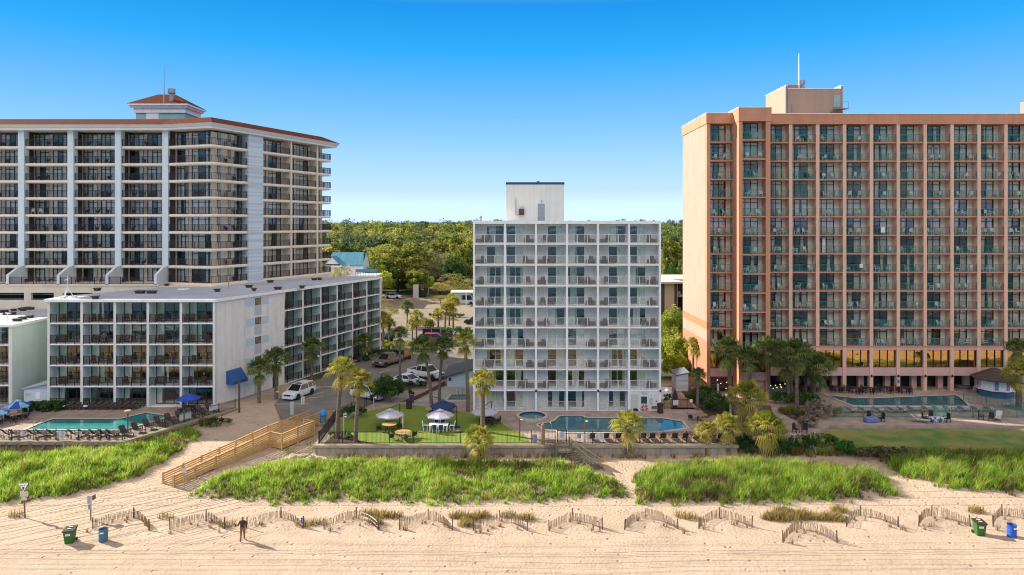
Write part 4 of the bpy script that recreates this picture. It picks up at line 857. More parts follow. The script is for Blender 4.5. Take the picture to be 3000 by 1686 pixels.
for x in txs[1:]:
    q=MB(); q.box(x-.45,103.72,tz0+TH-.1,x+.45,104.84,36.84); q.build('pier',pierw,tw)
    q=MB(); pr=[(103.72,tz0+TH-.1),(104.84,tz0+TH-.1),(104.84,tz0-.1),(100.9,tz0-.1),(100.9,tz0+1.35),(103.0,tz0+2.35)]
    q.add([(x-.2,a,b) for a,b in pr]+[(x+.2,a,b) for a,b in pr],[(0,1,2,3,4,5),(11,10,9,8,7,6)]+[(i,6+i,6+(i+1)%6,(i+1)%6) for i in range(6)]); q.build('flared_wall',pierw,tw)
q=MB(); q.box(-93,100.9,tz0-.3,-52.3,104.2,tz0-.02); q.build('terrace_slab',cream,tw)
# angled bay and the rounded corner
def open2(b,f,bw,h): return [(.35,2.55,h-.02,S_T,rnd.choice(CURT_T)),(3.15,6.95,h-.02,S_TC,rnd.choice(CURT_T))]
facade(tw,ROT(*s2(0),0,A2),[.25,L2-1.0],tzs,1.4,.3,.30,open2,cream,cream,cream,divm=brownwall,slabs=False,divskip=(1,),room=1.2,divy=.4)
S_N=(.05,(),(),bronze,glB,curtA); S_D=(.09,(.5,),((0,1,.8),),bronze,glB,curtA); VOID=(.05,(),(),None,None,None)
def open3(b,f,bw,h): return [(4.4,6.0,h-.02,S_D,rnd.choice([((.0,.45),),((.5,.98),),()]))]
facade(tw,ROT(*s3(1.2),0,A3),[0,6.15],tzs,1.25,.02,.30,open3,cream,cream,cream,slabs=False,dividers=False,divskip=(0,1),room=.6)
for f in range(9):
    for t in (2.2,4.3):
        F=MB(); F.box(0,-.04,0,.62,.02,1.25); g=MB(); g.quad((.07,-.045,.07),(.55,-.045,.07),(.55,-.045,1.18),(.07,-.045,1.18))
        part(tw,'small_window',F,bronze,ROT(*s3(t,1.25),tzs[f]+.9,A3),[('glass',g,mat('small_window_glass',(.20,.22,.20),(.30,.31,.28),2,.06,spec=.8))])
q=MB(); q.prism([s3(7.15,-.16),s3(10.2,-.16),s3(10.2,3),s3(7.15,3)],tz0-.6,36.84); q.build('siding_panel',mat('white_blue_siding',(.60,.66,.70),(.48,.53,.57),3.2,.7,stretch=(.01,.01,1.2),lo=.47,hi=.53),tw)
def open4(b,f,bw,h):
    return [(.15,2.3,h-.02,S_T,rnd.choice(CURT_T)),(2.9,bw-.5,h-.02,S_TC,rnd.choice(CURT_T))]
facade(tw,ROT(*s3(10.2),0,A3),[.05,6.8,13.6],tzs,1.6,.34,.30,open4,cream,cream,cream,divm=cream,slabs=False,room=1.6,divy=-.06)
q=MB(); q.prism([s3(23.6,1.7),s3(23.95,1.7),s3(27.2,1.7),s3(27.2,4.4),s3(23.6,4.4)],tz0,36.84); q.build('end_wall',cream,tw)
for f in range(9):
    F,Gl,Cu=window(1.9,2.2,(.5,),((0,1,.8),),.09,(),'bronze_frame'); part(tw,'balcony_door',F,bronze,ROT(*s3(24.4,1.62),tzs[f],A3),[('glass',Gl,glB)])
# railings
tr=lambda w,n=4:railing(w,1.08,.115,.026,tuple(i/n for i in range(n+1)),'t%d'%n,gap=.07)
for f in range(9):
    y=103.95 if f else 100.95
    for i in range(len(txs)-1):
        w=txs[i+1]-txs[i]-(.9 if f else .42); part(tw,'balcony_railing',tr(w),darkrail,Matrix.Translation((txs[i]+(.45 if f else .21),y+.12,tzs[f]-(0 if f else .02))))
    w=L2-2.0; part(tw,'balcony_railing',tr(w),darkrail,ROT(*s2(.4,.12),tzs[f],A2))
    cp=[s2(L2-1.6,.12)]+[p for p in offset(O,-.13)[3:7]]+[s3(1.7,.12)]
    q=MB(); 
    for a,b in zip(cp,cp[1:]):
        q.bar((*a,tzs[f]+1.06),(*b,tzs[f]+1.06),.05); q.bar((*a,tzs[f]+.09),(*b,tzs[f]+.09),.035); n=max(1,int(math.dist(a,b)/.115))
        for i in range(n): x=a[0]+(b[0]-a[0])*i/n; y2=a[1]+(b[1]-a[1])*i/n; q.bar((x,y2,tzs[f]+.09),(x,y2,tzs[f]+1.06),.026)
    part(tw,'balcony_railing',q,darkrail,Matrix.Identity(4))
    part(tw,'balcony_railing',tr(5.4),darkrail,ROT(*s3(1.7,.12),tzs[f],A3))
    for t in (10.4,17.2): part(tw,'balcony_railing',tr(6.3,3),darkrail,ROT(*s3(t,.1),tzs[f],A3))
    part(tw,'balcony_railing',tr(3.7,2),darkrail,ROT(*s3(23.9,.1),tzs[f],A3)); part(tw,'balcony_railing',tr(3.0,2),darkrail,ROT(*s3(27.5,.12),tzs[f],A3+math.pi/2))
# roof
E=offset([(-93,103.5),(-52.7,103.5),C1[:],s3(28.2,-.2),s3(28.2,5),(-44,128.5),(-93,123)],.75)
q=MB(); q.prism(offset(E,-.35),36.8,37.15); taper(q,offset(E,-.3),37.15,E,37.62); q.build('roof_fascia',mat('white_fascia',(.70,.68,.65),(.66,.64,.61),1,.7),tw)
q=MB(); taper(q,offset(E,.05),37.62,offset(E,-2.3),38.75); q.build('tiled_roof',rooft,tw)
# roof pavilion
yA=110.0; xa,xb=XAT(z1(1018,0)[0],yA),-52.9; ze=ZAT(z1(0,400)[1],yA)
q=MB(); q.box(xa,yA+.3,37.5,xb,yA+5.4,ze-1.4); q.build('pavilion_wall',mat('teal_wall',(.30,.52,.50),(.27,.48,.47),1,.8),tw)
q=MB(); q.box(xa-.25,yA+.05,ze-1.4,xb+.2,yA+5.65,ze-.62); q.box(xa-.6,yA-.3,ze-.62,xb+.55,yA+5.95,ze-.3); q.box(xa-.95,yA-.6,ze-.3,xb+.85,yA+6.2,ze); q.build('pavilion_cornice',white,tw)
r0=[(xa-1.0,yA-.65),(xb+.9,yA-.65),(xb+.9,yA+6.25),(xa-1.0,yA+6.25)]; xm0,xm1=XAT(z1(1195,0)[0],112.8),XAT(z1(1322,0)[0],112.8); zr=ZAT(z1(0,328)[1],112.8)
q=MB(); q.add([(*p,ze+.01) for p in r0]+[(xm0,112.8,zr),(xm1,112.8,zr)],[(0,1,5,4),(1,2,5),(2,3,4,5),(3,0,4),(3,2,1,0)]); q.build('pavilion_roof',rooft,tw)
dx=XAT(z1(1145,0)[0],yA); q=MB(); q.box(dx-1.0,yA+.2,37.5,dx+1.0,yA+.3,ze-1.0); q.build('pavilion_door',white,tw)
dx=XAT(z1(1240,0)[0],109.5); q=MB(); q.tube([(dx,109.4,ze),(dx,109.4,ZAT(z1(0,112)[1],109.4))],[.09,.05],6); q.build('lightning_mast',metal,tw)
dx=XAT(z1(1295,0)[0],110.5); q=MB(); zz=ZAT(z1(0,385)[1],110.5); q.lathe([(.35,zz-.2),(.35,zz+1.3),(.6,zz+1.4),(.6,zz+2.1),(.3,zz+2.2),(0,zz+2.25)],8,(dx,110.5,0)); q.build('roof_vent',metal,tw)
# parking podium below the tower
P1=101.0
podo=[(-93,P1),(-52.2,P1),s3(-.9,-.9),s3(27,-.3),s3(27,6),(-93,121)]
q=MB(); q.prism(podo,12.42,tz0-.31); q.build('podium_band',cream,tw)
q=MB(); q.prism(offset(podo,-2.5),0,12.40); q.build('podium_core',dark,tw)
q=MB(); q.box(-93,P1+.02,9.9,-52.2,P1+.5,11.35); q.build('podium_band',cream,tw)
for u0,u1 in ((180,232),(-170,-120),(405,470),(700,760)):
    q=MB(); q.box(XAT(z2(u0,0)[0],P1),P1+.04,11.34,XAT(z2(u1,0)[0],P1),P1+.48,12.43); q.build('podium_pier',cream,tw)
q=MB(); q.box(-93,P1+1.6,11.3,-60,P1+1.7,11.45); q.box(-93,P1+1.6,12.0,-60,P1+1.7,12.1); q.build('podium_rail',metal,tw)
# dark chairs on the tower balconies
for f in range(9):
    for i in range(1,5):
        n=rnd.choice([1,2,2,3])
        for j in range(n):
            if f==4 and i==2 and j<2: continue
            put(CH_IRON,'iron_chair',(txs[i]+1.6+j*1.7+rnd.uniform(-.5,.5),104.75+rnd.uniform(-.2,.4)-(2.2 if f==0 else 0),tzs[f]),rnd.uniform(-1.5,1.5),f"dark iron chair, tall tower {ORD[f]} balcony up, {ORD[i-1]} bay"+['',', middle',', right'][j],'chair','dark chairs on the tall tower balconies')
    for j in range(2):
        if rnd.random()<.7: p=C1+D3*(3.4+j*1.6)+N3*.65; put(CH_IRON,'iron_chair',(p.x,p.y,tzs[f]),rnd.uniform(0,3),f"dark iron chair, tall tower {ORD[f]} balcony up, rounded corner"+[', front',', rear'][j],'chair','dark chairs on the tall tower balconies')
for j in range(2): put(CH_W,'balcony_chair',(-74.6+1.2+j*1.15,104.6,tzs[4]),.5,'white plastic chair on a tall tower balcony, '+('left' if j==0 else 'right')+' of the pair','chair','white chairs on the tall tower')
for j in range(3):
    p=C1+D3*(18.6+j*1.6)+N3*.7; put(CH_T,'balcony_chair',(p.x,p.y,tzs[5]),1.2+j*.5,f'teal plastic chair on the tall tower side balcony, {ORD[j]} from left','chair','teal chairs on the tall tower')
# ---------------------------------------------------------------- vegetation
npr=np.random.RandomState(11)
lf_oak=[leafmat('oak_leaf_dark',(.12,.165,.035)),leafmat('oak_leaf',(.31,.33,.065)),leafmat('oak_leaf_yellow',(.46,.45,.09))]
lf_pine=[leafmat('pine_needle_dark',(.075,.12,.05)),leafmat('pine_needle',(.14,.19,.065)),leafmat('pine_needle_olive',(.24,.26,.085))]
lf_bush=[leafmat('shrub_leaf_dark',(0.040,0.091,0.030)),leafmat('shrub_leaf',(0.070,0.151,0.040)),leafmat('shrub_leaf_light',(0.121,0.222,0.051))]
lf_yel=[leafmat('yellow_green_leaf_dark',(0.202,0.282,0.040)),leafmat('yellow_green_leaf',(0.443,0.500,0.060)),leafmat('yellow_green_leaf_light',(0.500,0.500,0.081))]
lf_bud=[leafmat('spring_twig_brown',(.24,.19,.075)),leafmat('spring_bud_olive',(.36,.33,.09)),leafmat('spring_bud_gold',(.46,.41,.11))]
lf_bare=[leafmat('bare_twig_grey',(0.384,0.302,0.231)),leafmat('bare_twig_brown',(0.282,0.212,0.151)),leafmat('bare_twig_pale',(0.500,0.424,0.322))]
bark=mat('tree_bark',(.13,.10,.075),(.08,.06,.045),2,.95,bump=.5,bscale=12)
def leaves(pts,size,asp,rs):
    """one small quad per point, turned at random"""
    n=len(pts); u=rs.normal(size=(n,3)); u/=np.linalg.norm(u,axis=1)[:,None]; w=rs.normal(size=(n,3)); v=np.cross(u,w); v/=np.linalg.norm(v,axis=1)[:,None]+1e-9
    s=size*rs.uniform(.6,1.4,n)[:,None]; a=u*s; b=v*s*asp
    V=np.stack([pts-a-b,pts+a-b,pts+a+b,pts-a+b],1).reshape(-1,3); return V
def crown_pts(rs,rx,ry,rz,clumps,per,csize,hollow=.55,flat=.0):
    out=[];
    for i in range(clumps):
        while True:
            p=rs.uniform(-1,1,3)
            if hollow<np.linalg.norm(p)<1: break
        if p[2]<-.45+flat: p[2]*=.5
        c=p*np.array([rx,ry,rz]); r=csize*rs.uniform(.55,1.35); q=rs.normal(size=(per,3)); q/=np.linalg.norm(q,axis=1)[:,None]; q*=(rs.uniform(.25,1,(per,1))**.5)
        out.append((c+q*r*np.array([1.15,1.15,.72]),p[2]))
    return out
def crown_mesh(name,seed,rx,ry,rz,clumps,per,csize,leaf,mats,hollow=.5,asp=.6,weights=(.3,.45,.25)):
    rs=np.random.RandomState(seed); P=[];M=[]
    for pts,z in crown_pts(rs,rx,ry,rz,clumps,per,csize,hollow):
        k=rs.choice(3,p=weights); P.append(pts); m=np.full(len(pts),k); fl=rs.rand(len(pts))<.25; m[fl]=rs.randint(0,3,fl.sum()); M.append(m)
    P=np.concatenate(P); M=np.concatenate(M); V=leaves(P,leaf,asp,rs); F=np.arange(len(V)).reshape(-1,4)
    return npmesh(name,V,F,M,mats)
def trunk_mesh(seed,h,r,spread,limbs=6,top=.6):
    rs=random.Random(seed); q=MB(); lean=(rs.uniform(-.06,.06)*h,rs.uniform(-.06,.06)*h)
    q.tube([(0,0,-.3),(lean[0]*.3,lean[1]*.3,h*.3),(lean[0],lean[1],h*top),(lean[0]*1.4,lean[1]*1.4,h*.92)],[r*1.25,r,r*.65,r*.15],8)
    for i in range(limbs):
        t=rs.uniform(.25,top); a=rs.uniform(0,6.28); l=spread*rs.uniform(.5,.9); z=h*t
        q.tube([(lean[0]*t,lean[1]*t,z),(lean[0]*t+math.cos(a)*l*.5,lean[1]*t+math.sin(a)*l*.5,z+l*.35),(lean[0]*t+math.cos(a)*l,lean[1]*t+math.sin(a)*l,min(h*.9,z+l*.75))],[r*.45,r*.28,r*.06],6)
    return q.mesh('trunk',bark,True)
_T={}
def tree(name,label,x,y,h,rx,kind,seed=0,group=None,rz=None,trunk_h=None,z=None,lmin=None):
    z=hgt(x,y) if z is None else z
    cfg={'oak':(lf_oak,.94,110,120,.21,.5,.5,.45),'pine':(lf_pine,.6,60,100,.22,.5,.35,.65),'bud':(lf_bud,.85,90,100,.20,.45,.18,.5),'bare':(lf_bare,.8,60,60,.22,.42,.12,.5),'yel':(lf_yel,.85,70,100,.25,.5,.5,.5),'bush':(lf_bush,.92,80,110,.28,.5,.55,.3)}[kind]
    key=(kind,seed%3)
    if key not in _T:
        rs=seed%3
        _T[key]=(crown_mesh('crown',31*rs+7+hash(kind)%1,1,1,1,cfg[2],cfg[3],cfg[4],.034 if kind not in('bud','bare') else .03,cfg[0],hollow=cfg[5],asp=cfg[6]),)
    cr=_T[key][0]; rz=rz or h*cfg[1]*.5
    t=thing(name,label,'tree',(x,y,z),random.Random(seed).uniform(0,6.28),group)
    rz=min(rz,h*.49); th=h-rz*2
    o=link('crown',cr,t,loc=(0,0,h-rz)); o.scale=(rx,rx*random.Random(seed+5).uniform(.85,1.1),rz)
    link('trunk',trunk_mesh(seed,h*.92,max(.12,h*.022),rx*.8,top=max(.35,min(.7,(th+rz*.6)/h))),t)
    return t
# near trees beyond the parking lots, one by one: (u,v_top,Y,half width px,kind,label)
TR=[(1105,775,206,46,'yel','full yellow green tree between the blue roofed pavilion and the big oak'),(1225,790,214,34,'oak','rounded oak right beside the big spreading oak'),
 (1165,708,228,106,'oak','big spreading olive oak with dark trunk in front of the woods'),
 (1085,790,214,40,'yel','yellow green bushy tree at the left edge of the parking lot woods'),
 (1045,768,232,45,'oak','rounded yellowish oak next to the blue roofed pavilion'),
 (1290,735,222,50,'bare','bare grey branched tree beside the big oak'),
 (1330,756,218,36,'bush','dark green round tree beside the bare one'),
 (1352,690,232,55,'oak','tall yellow olive oak close to the white hotel edge'),
 (1290,700,262,52,'oak','olive oak standing behind the bare grey tree'),
 (1380,690,250,34,'pine','tall pine with visible trunk at the white hotel corner'),
 (1330,802,205,62,'bud','broad golden budding tree over the parked van'),
 (1290,866,196,34,'bud','smaller golden budding tree on a thin trunk'),
 (1245,796,214,26,'yel','small bright yellow green tree beside the street lamp'),
 (1120,875,150,44,'bud','olive budding tree at the end of the low hotel wing'),
 (1000,780,190,42,'bud','golden bush like tree under the tall tower end'),
 (1180,690,300,50,'oak','dark olive oak behind the big spreading oak'),
 (1100,700,300,44,'pine','dark green pine cluster behind the blue roofed pavilion'),
 (1225,668,330,40,'pine','dark pine left of centre rising above the oaks'),
 (1025,690,330,34,'bush','dark evergreen by the distant street lamp'),
 (1110,652,420,22,'yel','pale yellow green tree standing tall in the woods'),
 (985,668,330,30,'bud','brownish budding tree by the red roof'),
 (1065,672,420,42,'bud','wide golden brown budding tree in the woods'),
 (1985,672,260,30,'pine','pine clump right of the white hotel'),
 (1960,690,230,26,'oak','olive oak right of the white hotel'),
 (2005,690,240,28,'bare','bare brown tree beside the salmon hotel edge'),
 (1965,775,190,24,'bush','dark shrubby tree above the white roofed block'),
 (2000,760,200,22,'oak','yellow olive tree above the white roofed block')]
for i,(u,vt,Y,hw,k,lab) in enumerate(TR):
    x=XAT(u,Y); z=hgt(x,Y); h=ZAT(vt,Y)-z; tree('broadleaf_tree' if k!='pine' else 'pine_tree',lab,x,Y,h,hw*Y/2000,k,i*7+3,'trees around the parking lots',z=z)
# the far wood: one mass of crowns to the horizon
def forest(name,label,boxes,seed):
    rs=np.random.RandomState(seed); VP=[];VM=[];
    for (ua,ub,ya,yb,n,hm) in boxes:
        for i in range(n):
            y=ya+(yb-ya)*rs.rand()**1.3; u=rs.uniform(ua,ub); x=(u-1500)*y/2000; z=hgt(x,y); h=hm*rs.uniform(.75,1.12); rx=h*rs.uniform(.22,.36); rz=h*rs.uniform(.26,.36)
            kind=rs.choice(3,p=(.60,.33,.07)); base=(0,3,6)[kind]; lf=max(.38,y*.0009)
            nc=int(np.clip(10000/y,9,30)); per=int(np.clip(12000/y,10,46))
            for pts,zz in crown_pts(rs,rx,rx,rz,nc,per,rx*.36,.45):
                k=rs.choice(3,p=(.3,.45,.25)); P=pts+np.array([x,y,z+h-rz]); VP.append((P,lf)); VM.append(np.full(len(P),base+k))
    V=np.concatenate([leaves(p,l,.6,rs) for p,l in VP]); F=np.arange(len(V)).reshape(-1,4)
    return tag(bpy.data.objects.new(name,npmesh(name,V,F,np.concatenate(VM),lf_pine+lf_oak+lf_bud)),label,'woods',kind='stuff')
fo=forest('far_woods','mixed green and olive woods stretching back to the horizon',[(955,1400,250,520,190,17),(900,2100,520,1000,520,22),(-200,3200,1000,1700,420,23),(1930,2030,230,520,60,19),(955,1400,300,520,90,14)],3); COL.objects.link(fo)

# ---- palms ----------------------------------------------------------------
pl_g=[leafmat('palm_leaf_dark',(.06,.10,.028),.35),leafmat('palm_leaf',(.13,.18,.045),.35),leafmat('palm_leaf_light',(.25,.27,.08),.35)]
pl_y=[leafmat('palm_leaf_olive',(.18,.22,.03),.4),leafmat('palm_leaf_yellow',(.40,.38,.05),.4),leafmat('palm_leaf_straw',(.46,.36,.10),.35)]
ptrunk=mat('palm_trunk_bark',(.20,.15,.11),(.11,.085,.065),3,.95,bump=.6,bscale=10,stretch=(1,1,3)); pboot=mat('palm_boots',(.30,.21,.12),(.16,.11,.07),5,.95)
def palm_crown(seed,mats,n=46,droop=.42,dead=9,strip=15):
    rs=np.random.RandomState(seed); V=[];F=[];M=[]
    def quad(a,b,c,d,m): o=len(V); V.extend([a,b,c,d]); F.append((o,o+1,o+2,o+3)); M.append(m)
    for i in range(n):
        az=i*2.39996+rs.uniform(-.2,.2); t=i/n; el=math.radians(86-118*t**.85)+rs.uniform(-.12,.12)
        isd=i>=n-dead; 
        if isd: el=math.radians(rs.uniform(-80,-50))
        L=rs.uniform(.50,.78); D=np.array([math.cos(az)*math.cos(el),math.sin(az)*math.cos(el),math.sin(el)]); side=np.cross(D,[0,0,1.0]); side/=np.linalg.norm(side)+1e-9; up=np.cross(side,D)
        base=D*.06; hub=D*L; w=.018
        quad(base-side*w,base+side*w,hub+side*w*.7,hub-side*w*.7,1)
        fl=rs.uniform(.46,.68); m0=2 if isd else int(rs.choice(3,p=(.3,.45,.25)))
        for k in range(strip):
            a=(k/(strip-1)-.5)*math.radians(205); ln=fl*(1-.32*abs(a)/1.8)*rs.uniform(.85,1.1)
            d=D*math.cos(a)+side*math.sin(a)+up*(.18*math.cos(a)-.10); d/=np.linalg.norm(d)
            nrm=np.cross(d,up); nrm/=np.linalg.norm(nrm)+1e-9
            mid=hub+d*ln*.55; tip=mid+d*ln*.45+np.array([0,0,-1])*ln*(droop+.25*rs.rand())
            ww=.024; quad(hub-nrm*.008,hub+nrm*.008,mid+nrm*ww,mid-nrm*ww,m0 if rs.rand()<.75 else int(rs.randint(3))); quad(mid-nrm*ww,mid+nrm*ww,tip+nrm*.004,tip-nrm*.004,m0)
    return npmesh('crown',np.array(V),np.array(F),M,mats)
PC={(c,s):palm_crown(40+s+(10 if c=='y' else 0),pl_g if c=='g' else pl_y,n=52 if s!=2 else 64) for c in 'gy' for s in range(3)}
def palm(label,x,y,zc,diam,c='g',lean=(0,0),boots=0.0,r=.17,group='palms',z=None):
    z=hgt(x,y) if z is None else z; h=max(.5,zc-z); sd=int(abs(x*13+y*7))%1000; rs=random.Random(sd)
    t=thing('palm_tree',label,'palm',(x,y,z),0,group)
    q=MB(); pts=[];rr=[]; n=7
    for i in range(n+1):
        f=i/n; pts.append((lean[0]*f*f,lean[1]*f*f,-.2+(h+.2)*f)); rr.append(r*(1.25-.35*f+(.05*(i%2))))
    q.tube(pts,rr,9); q.build('trunk',ptrunk,t)
    if boots>0:
        q=MB()
        for k in range(34):
            f=1-boots*rs.random()/h; f=max(.3,f); a=k*2.4; zz=h*f; px=lean[0]*f*f; py=lean[1]*f*f; rr2=r*1.15
            q.bar((px+math.cos(a)*rr2*.6,py+math.sin(a)*rr2*.6,zz-.05),(px+math.cos(a)*rr2*2.2,py+math.sin(a)*rr2*2.2,zz+.28),.10,.04)
        q.build('leaf_boots',pboot,t)
    o=link('crown',PC[(c,sd%3)],t,loc=(lean[0],lean[1],h)); k=diam/2.0; o.scale=(k,k,k*.95); o.rotation_euler=(0,0,rs.uniform(0,6.28))
    return t
def palm_px(label,ub,vb,uc,vc,dpx,c='g',boots=0,r=.17,z=0,Y=None,group='palms'):
    """trunk foot and crown centre as seen -> a palm standing on the ground there"""
    if Y is None: x,y=G((ub,vb),z)
    else: y=Y; x=XAT(ub,y)
    zc=ZAT(vc,y); dx=XAT(uc,y)-x
    return palm(label,x,y,zc,dpx*y/2000,c,(dx,0),boots,r,group,z=z)
gA='palms around the white hotel lawn'; gB='palms in the parking lot'; gC='palms in front of the salmon hotel'; gD='low palms by the sea wall'
palm_px('taller sunlit palm at the left end of the white hotel lawn',988,1284,1003,1086,90,'y',.9,.19,0,group=gA)
palm_px('shorter sunlit palm with a bushy collar of dead boots on the lawn',1042,1296,1056,1117,80,'y',1.5,.19,0,group=gA)
palm_px('slim palm behind the round clipped bush',1172,1152,1171,982,58,'g',.4,.15,0,group=gA)
palm_px('left leaning palm between the lawn and the white pickup',1263,1184,1238,1018,82,'g',.9,.17,0,group=gA)
palm_px('right leaning palm beside the wading pool',1287,1176,1299,1014,70,'g',1.1,.17,0,group=gA)
palm_px('tall palm against the left corner of the white hotel',1371,1207,1361,1003,74,'y',1.0,.18,0,group=gA)
palm_px('sunlit palm with a fat dead collar in front of the white hotel facade',1414,1266,1414,1120,82,'y',1.3,.22,0,group=gA)
palm_px('low bushy palm in the dune grass before the lawn wall',1404,1361,1404,1292,98,'y',0,.2,-1.0,group=gD)
palm_px('stout low palm before the pool wall',1842,1338,1842,1246,98,'y',.4,.24,-.95,group=gD)
palm_px('small thin palm at the right end of the pool wall',2069,1334,2066,1262,60,'y',0,.11,-.95,group=gD)
palm_px('bright green yellow low palm right of the sun loungers',2134,1334,2131,1250,88,'y',.4,.18,-.95,group=gD)
palm_px('large drooping straw coloured palm near the twisted shrubs',2240,1338,2243,1256,120,'y',.3,.24,-.9,group=gD)
palm_px('large shaggy palm between the two hotel pools',2184,1240,2190,1166,118,'y',.9,.24,0,group=gC)
palm_px('thin palm beside the grey shed',2043,1202,2046,1098,48,'g',.3,.16,0,group=gC)
palm_px('dark palm at the left front of the salmon hotel',2139,1165,2132,1030,96,'g',.6,.22,0,group=gC)
palm_px('dark palm second from the left at the salmon hotel front',2198,1170,2196,1048,80,'g',.4,.18,0,group=gC)
palm_px('palm with sunlit top at the salmon hotel front',2252,1172,2252,1022,84,'g',.5,.2,0,group=gC)
for i,(ub,vb,uc,vc,dp,nm) in enumerate([(2310,1182,2306,1062,96,'leftmost palm of the tight clump beside the salmon hotel pool'),(2321,1178,2292,1032,84,'rear palm of the tight clump beside the salmon hotel pool'),(2334,1203,2333,1036,100,'front tall palm of the clump beside the salmon hotel pool'),(2359,1161,2366,1064,80,'half hidden palm at the back of the clump by the pool'),(2384,1174,2392,1076,98,'rightmost palm of the clump beside the salmon hotel pool')]):
    palm_px(nm,ub,vb,uc,vc,dp,'g',.5,.19,0,group=gC)
palm_px('tall thick palm at the far right edge',2985,1150,2979,1022,70,'g',.6,.3,0,Y=86,group=gC)
palm_px('low yellowish palm at the right edge beside the round bar',2984,1150,2982,1098,90,'y',.3,.25,0,Y=83,group=gC)
palm_px('sunlit palm against the side wall of the salmon hotel',2030,1130,2032,1014,56,'y',.3,.15,0,Y=97,group=gC)
palm_px('second palm against the side wall of the salmon hotel',2056,1130,2054,1028,44,'y',.3,.14,0,Y=96,group=gC)
palm_px('shaded palm at the foot of the low hotel end wall',759,1180,759,1083,74,'g',.3,.17,0,group=gB)
palm_px('taller shaded palm beside the low hotel door',809,1168,808,1052,80,'g',.4,.17,0,group=gB)
palm_px('palm in front of the low hotel wing by the white car',913,1118,915,1020,72,'g',.4,.17,0,group=gB)
palm_px('palm in front of the far end of the low hotel wing',1058,1058,1067,1003,62,'g',.4,.16,0,group=gB)
palm_px('lone palm standing in the sunny far lot',1193,956,1193,898,40,'g',.5,.15,0,group=gB)
palm_px('sunlit palm with open fronds over the red car',1220,1002,1220,928,48,'y',.8,.15,0,group=gB)
palm_px('shorter sunlit palm left of the red car',1208,1008,1208,950,34,'y',.4,.13,0,group=gB)
palm_px('left palm on the yellow kerbed island',1284,962,1283,920,40,'y',.5,.17,0,group=gB)
palm_px('middle palm on the yellow kerbed island',1304,966,1308,905,46,'y',.5,.17,0,group=gB)
palm_px('right palm on the yellow kerbed island',1328,964,1327,890,52,'y',.5,.17,0,group=gB)
palm_px('rear palm on the yellow kerbed island',1316,956,1322,880,44,'y',.3,.17,0,group=gB)
palm_px('palm by the end corner of the low hotel wing',1122,1030,1124,935,52,'y',.5,.17,0,group=gB)
palm_px('second palm by the end corner of the low hotel wing',1140,1024,1141,952,46,'g',.5,.17,0,group=gB)

# ---- bushes and hedges ------------------------------------------------------
def bush(name,label,x,y,rx,ry,h,mats,seed=0,z=None,n=60,per=70,leaf=.055,cat='shrub',group=None,box=False):
    z=(hgt(x,y) if z is None else z); rs=np.random.RandomState(seed+100); P=[];M=[]
    for i in range(n):
        if box: c=np.array([rs.uniform(-1,1),rs.uniform(-1,1),rs.uniform(.1,1)]); c[rs.randint(3)]=1 if rs.rand()<.7 else c[0]; c=np.clip(c,-.92,.92)*np.array([rx,ry,h*.9]); c[2]=abs(c[2])
        else:
            a=rs.uniform(0,6.28); e=rs.uniform(-.15,1)**1; c=np.array([math.cos(a)*math.sqrt(max(0,1-e*e))*rx,math.sin(a)*math.sqrt(max(0,1-e*e))*ry,h*.5+h*.46*e])*rs.uniform(.72,1)
        q=rs.normal(size=(per,3)); q/=np.linalg.norm(q,axis=1)[:,None]; q*=rs.uniform(.2,1,(per,1))**.5
        P.append(c+q*min(rx,ry,h)*.30); k=rs.choice(3,p=(.35,.42,.23)); m=np.full(per,k); f=rs.rand(per)<.3; m[f]=rs.randint(0,3,f.sum()); M.append(m)
    P=np.concatenate(P); P[:,2]=np.abs(P[:,2]); V=leaves(P,leaf,.6,rs); o=link(name,npmesh(name,V,np.arange(len(V)).reshape(-1,4),np.concatenate(M),mats),loc=(x,y,z),label=label,cat=cat,group=group); return o
x,y=G(a3(1160,440)); bush('round_bush','big round clipped dark green bush beside the parked cars',x,y+1.3,2.0,1.7,3.3,lf_bush,1,0,90,110,.07)
x,y=G(z3(310,212)); bush('hedge','boxy dark hedge behind the patterned blue parasol',x,y+.5,2.1,.8,1.0,lf_bush,2,0,150,90,.055,'hedge',box=True)
x,y=G(z5(800,330)); bush('round_bush','low bright yellow green clipped bush beside the red car',x,y+1.5,3.4,1.6,1.4,lf_yel,3,0,60,70,.08)
x,y=G(z5(610,330)); bush('round_bush','round yellow green bush behind the grey pickup',x,y+1,2.3,1.5,1.5,[lf_yel[0],lf_oak[1],lf_yel[1]],4,0,50,60,.08)
x,y=G(z5(560,335)); bush('round_bush','small round bush at the wing corner',x,y,1.0,.9,1.0,lf_yel,5,0,25,40,.07)
x,y=G(z5(545,372)); bush('hedge','long low hedge along the end of the low hotel wing',x,y+1,2.6,1.6,.8,lf_bush,6,0,50,60,.07,'hedge')
x,y=G(z5(390,415)); bush('hedge','short low hedge in front of the low hotel wing',x,y+.8,1.7,1.0,.9,lf_bush,7,0,40,60,.06,'hedge')
x,y=G(z5(1130,225)); bush('hedge','dark spreading hedge behind the raised red bonnet',x,y+2,4.6,1.8,1.5,lf_bush,8,0,60,60,.09,'hedge')
x,y=G(z5(870,180)); bush('round_bush','brownish round bush behind the black fence screen',x,y+2.5,2.2,1.8,2.2,lf_oak,9,0,50,60,.09)
x,y=G(z4(1040,1112)); bush('hedge','low clipped hedge on the yellow kerbed island',x,y+1,4.8,1.2,1.0,lf_bush,10,0,50,50,.09,'hedge')
x,y=G(z4(745,910)); bush('hedge','dark green bank of shrubs beside the white trash enclosure',x,y+1,5.5,2.2,3.2,[lf_bush[1],lf_bush[2],lf_yel[0]],11,0,60,60,.16)
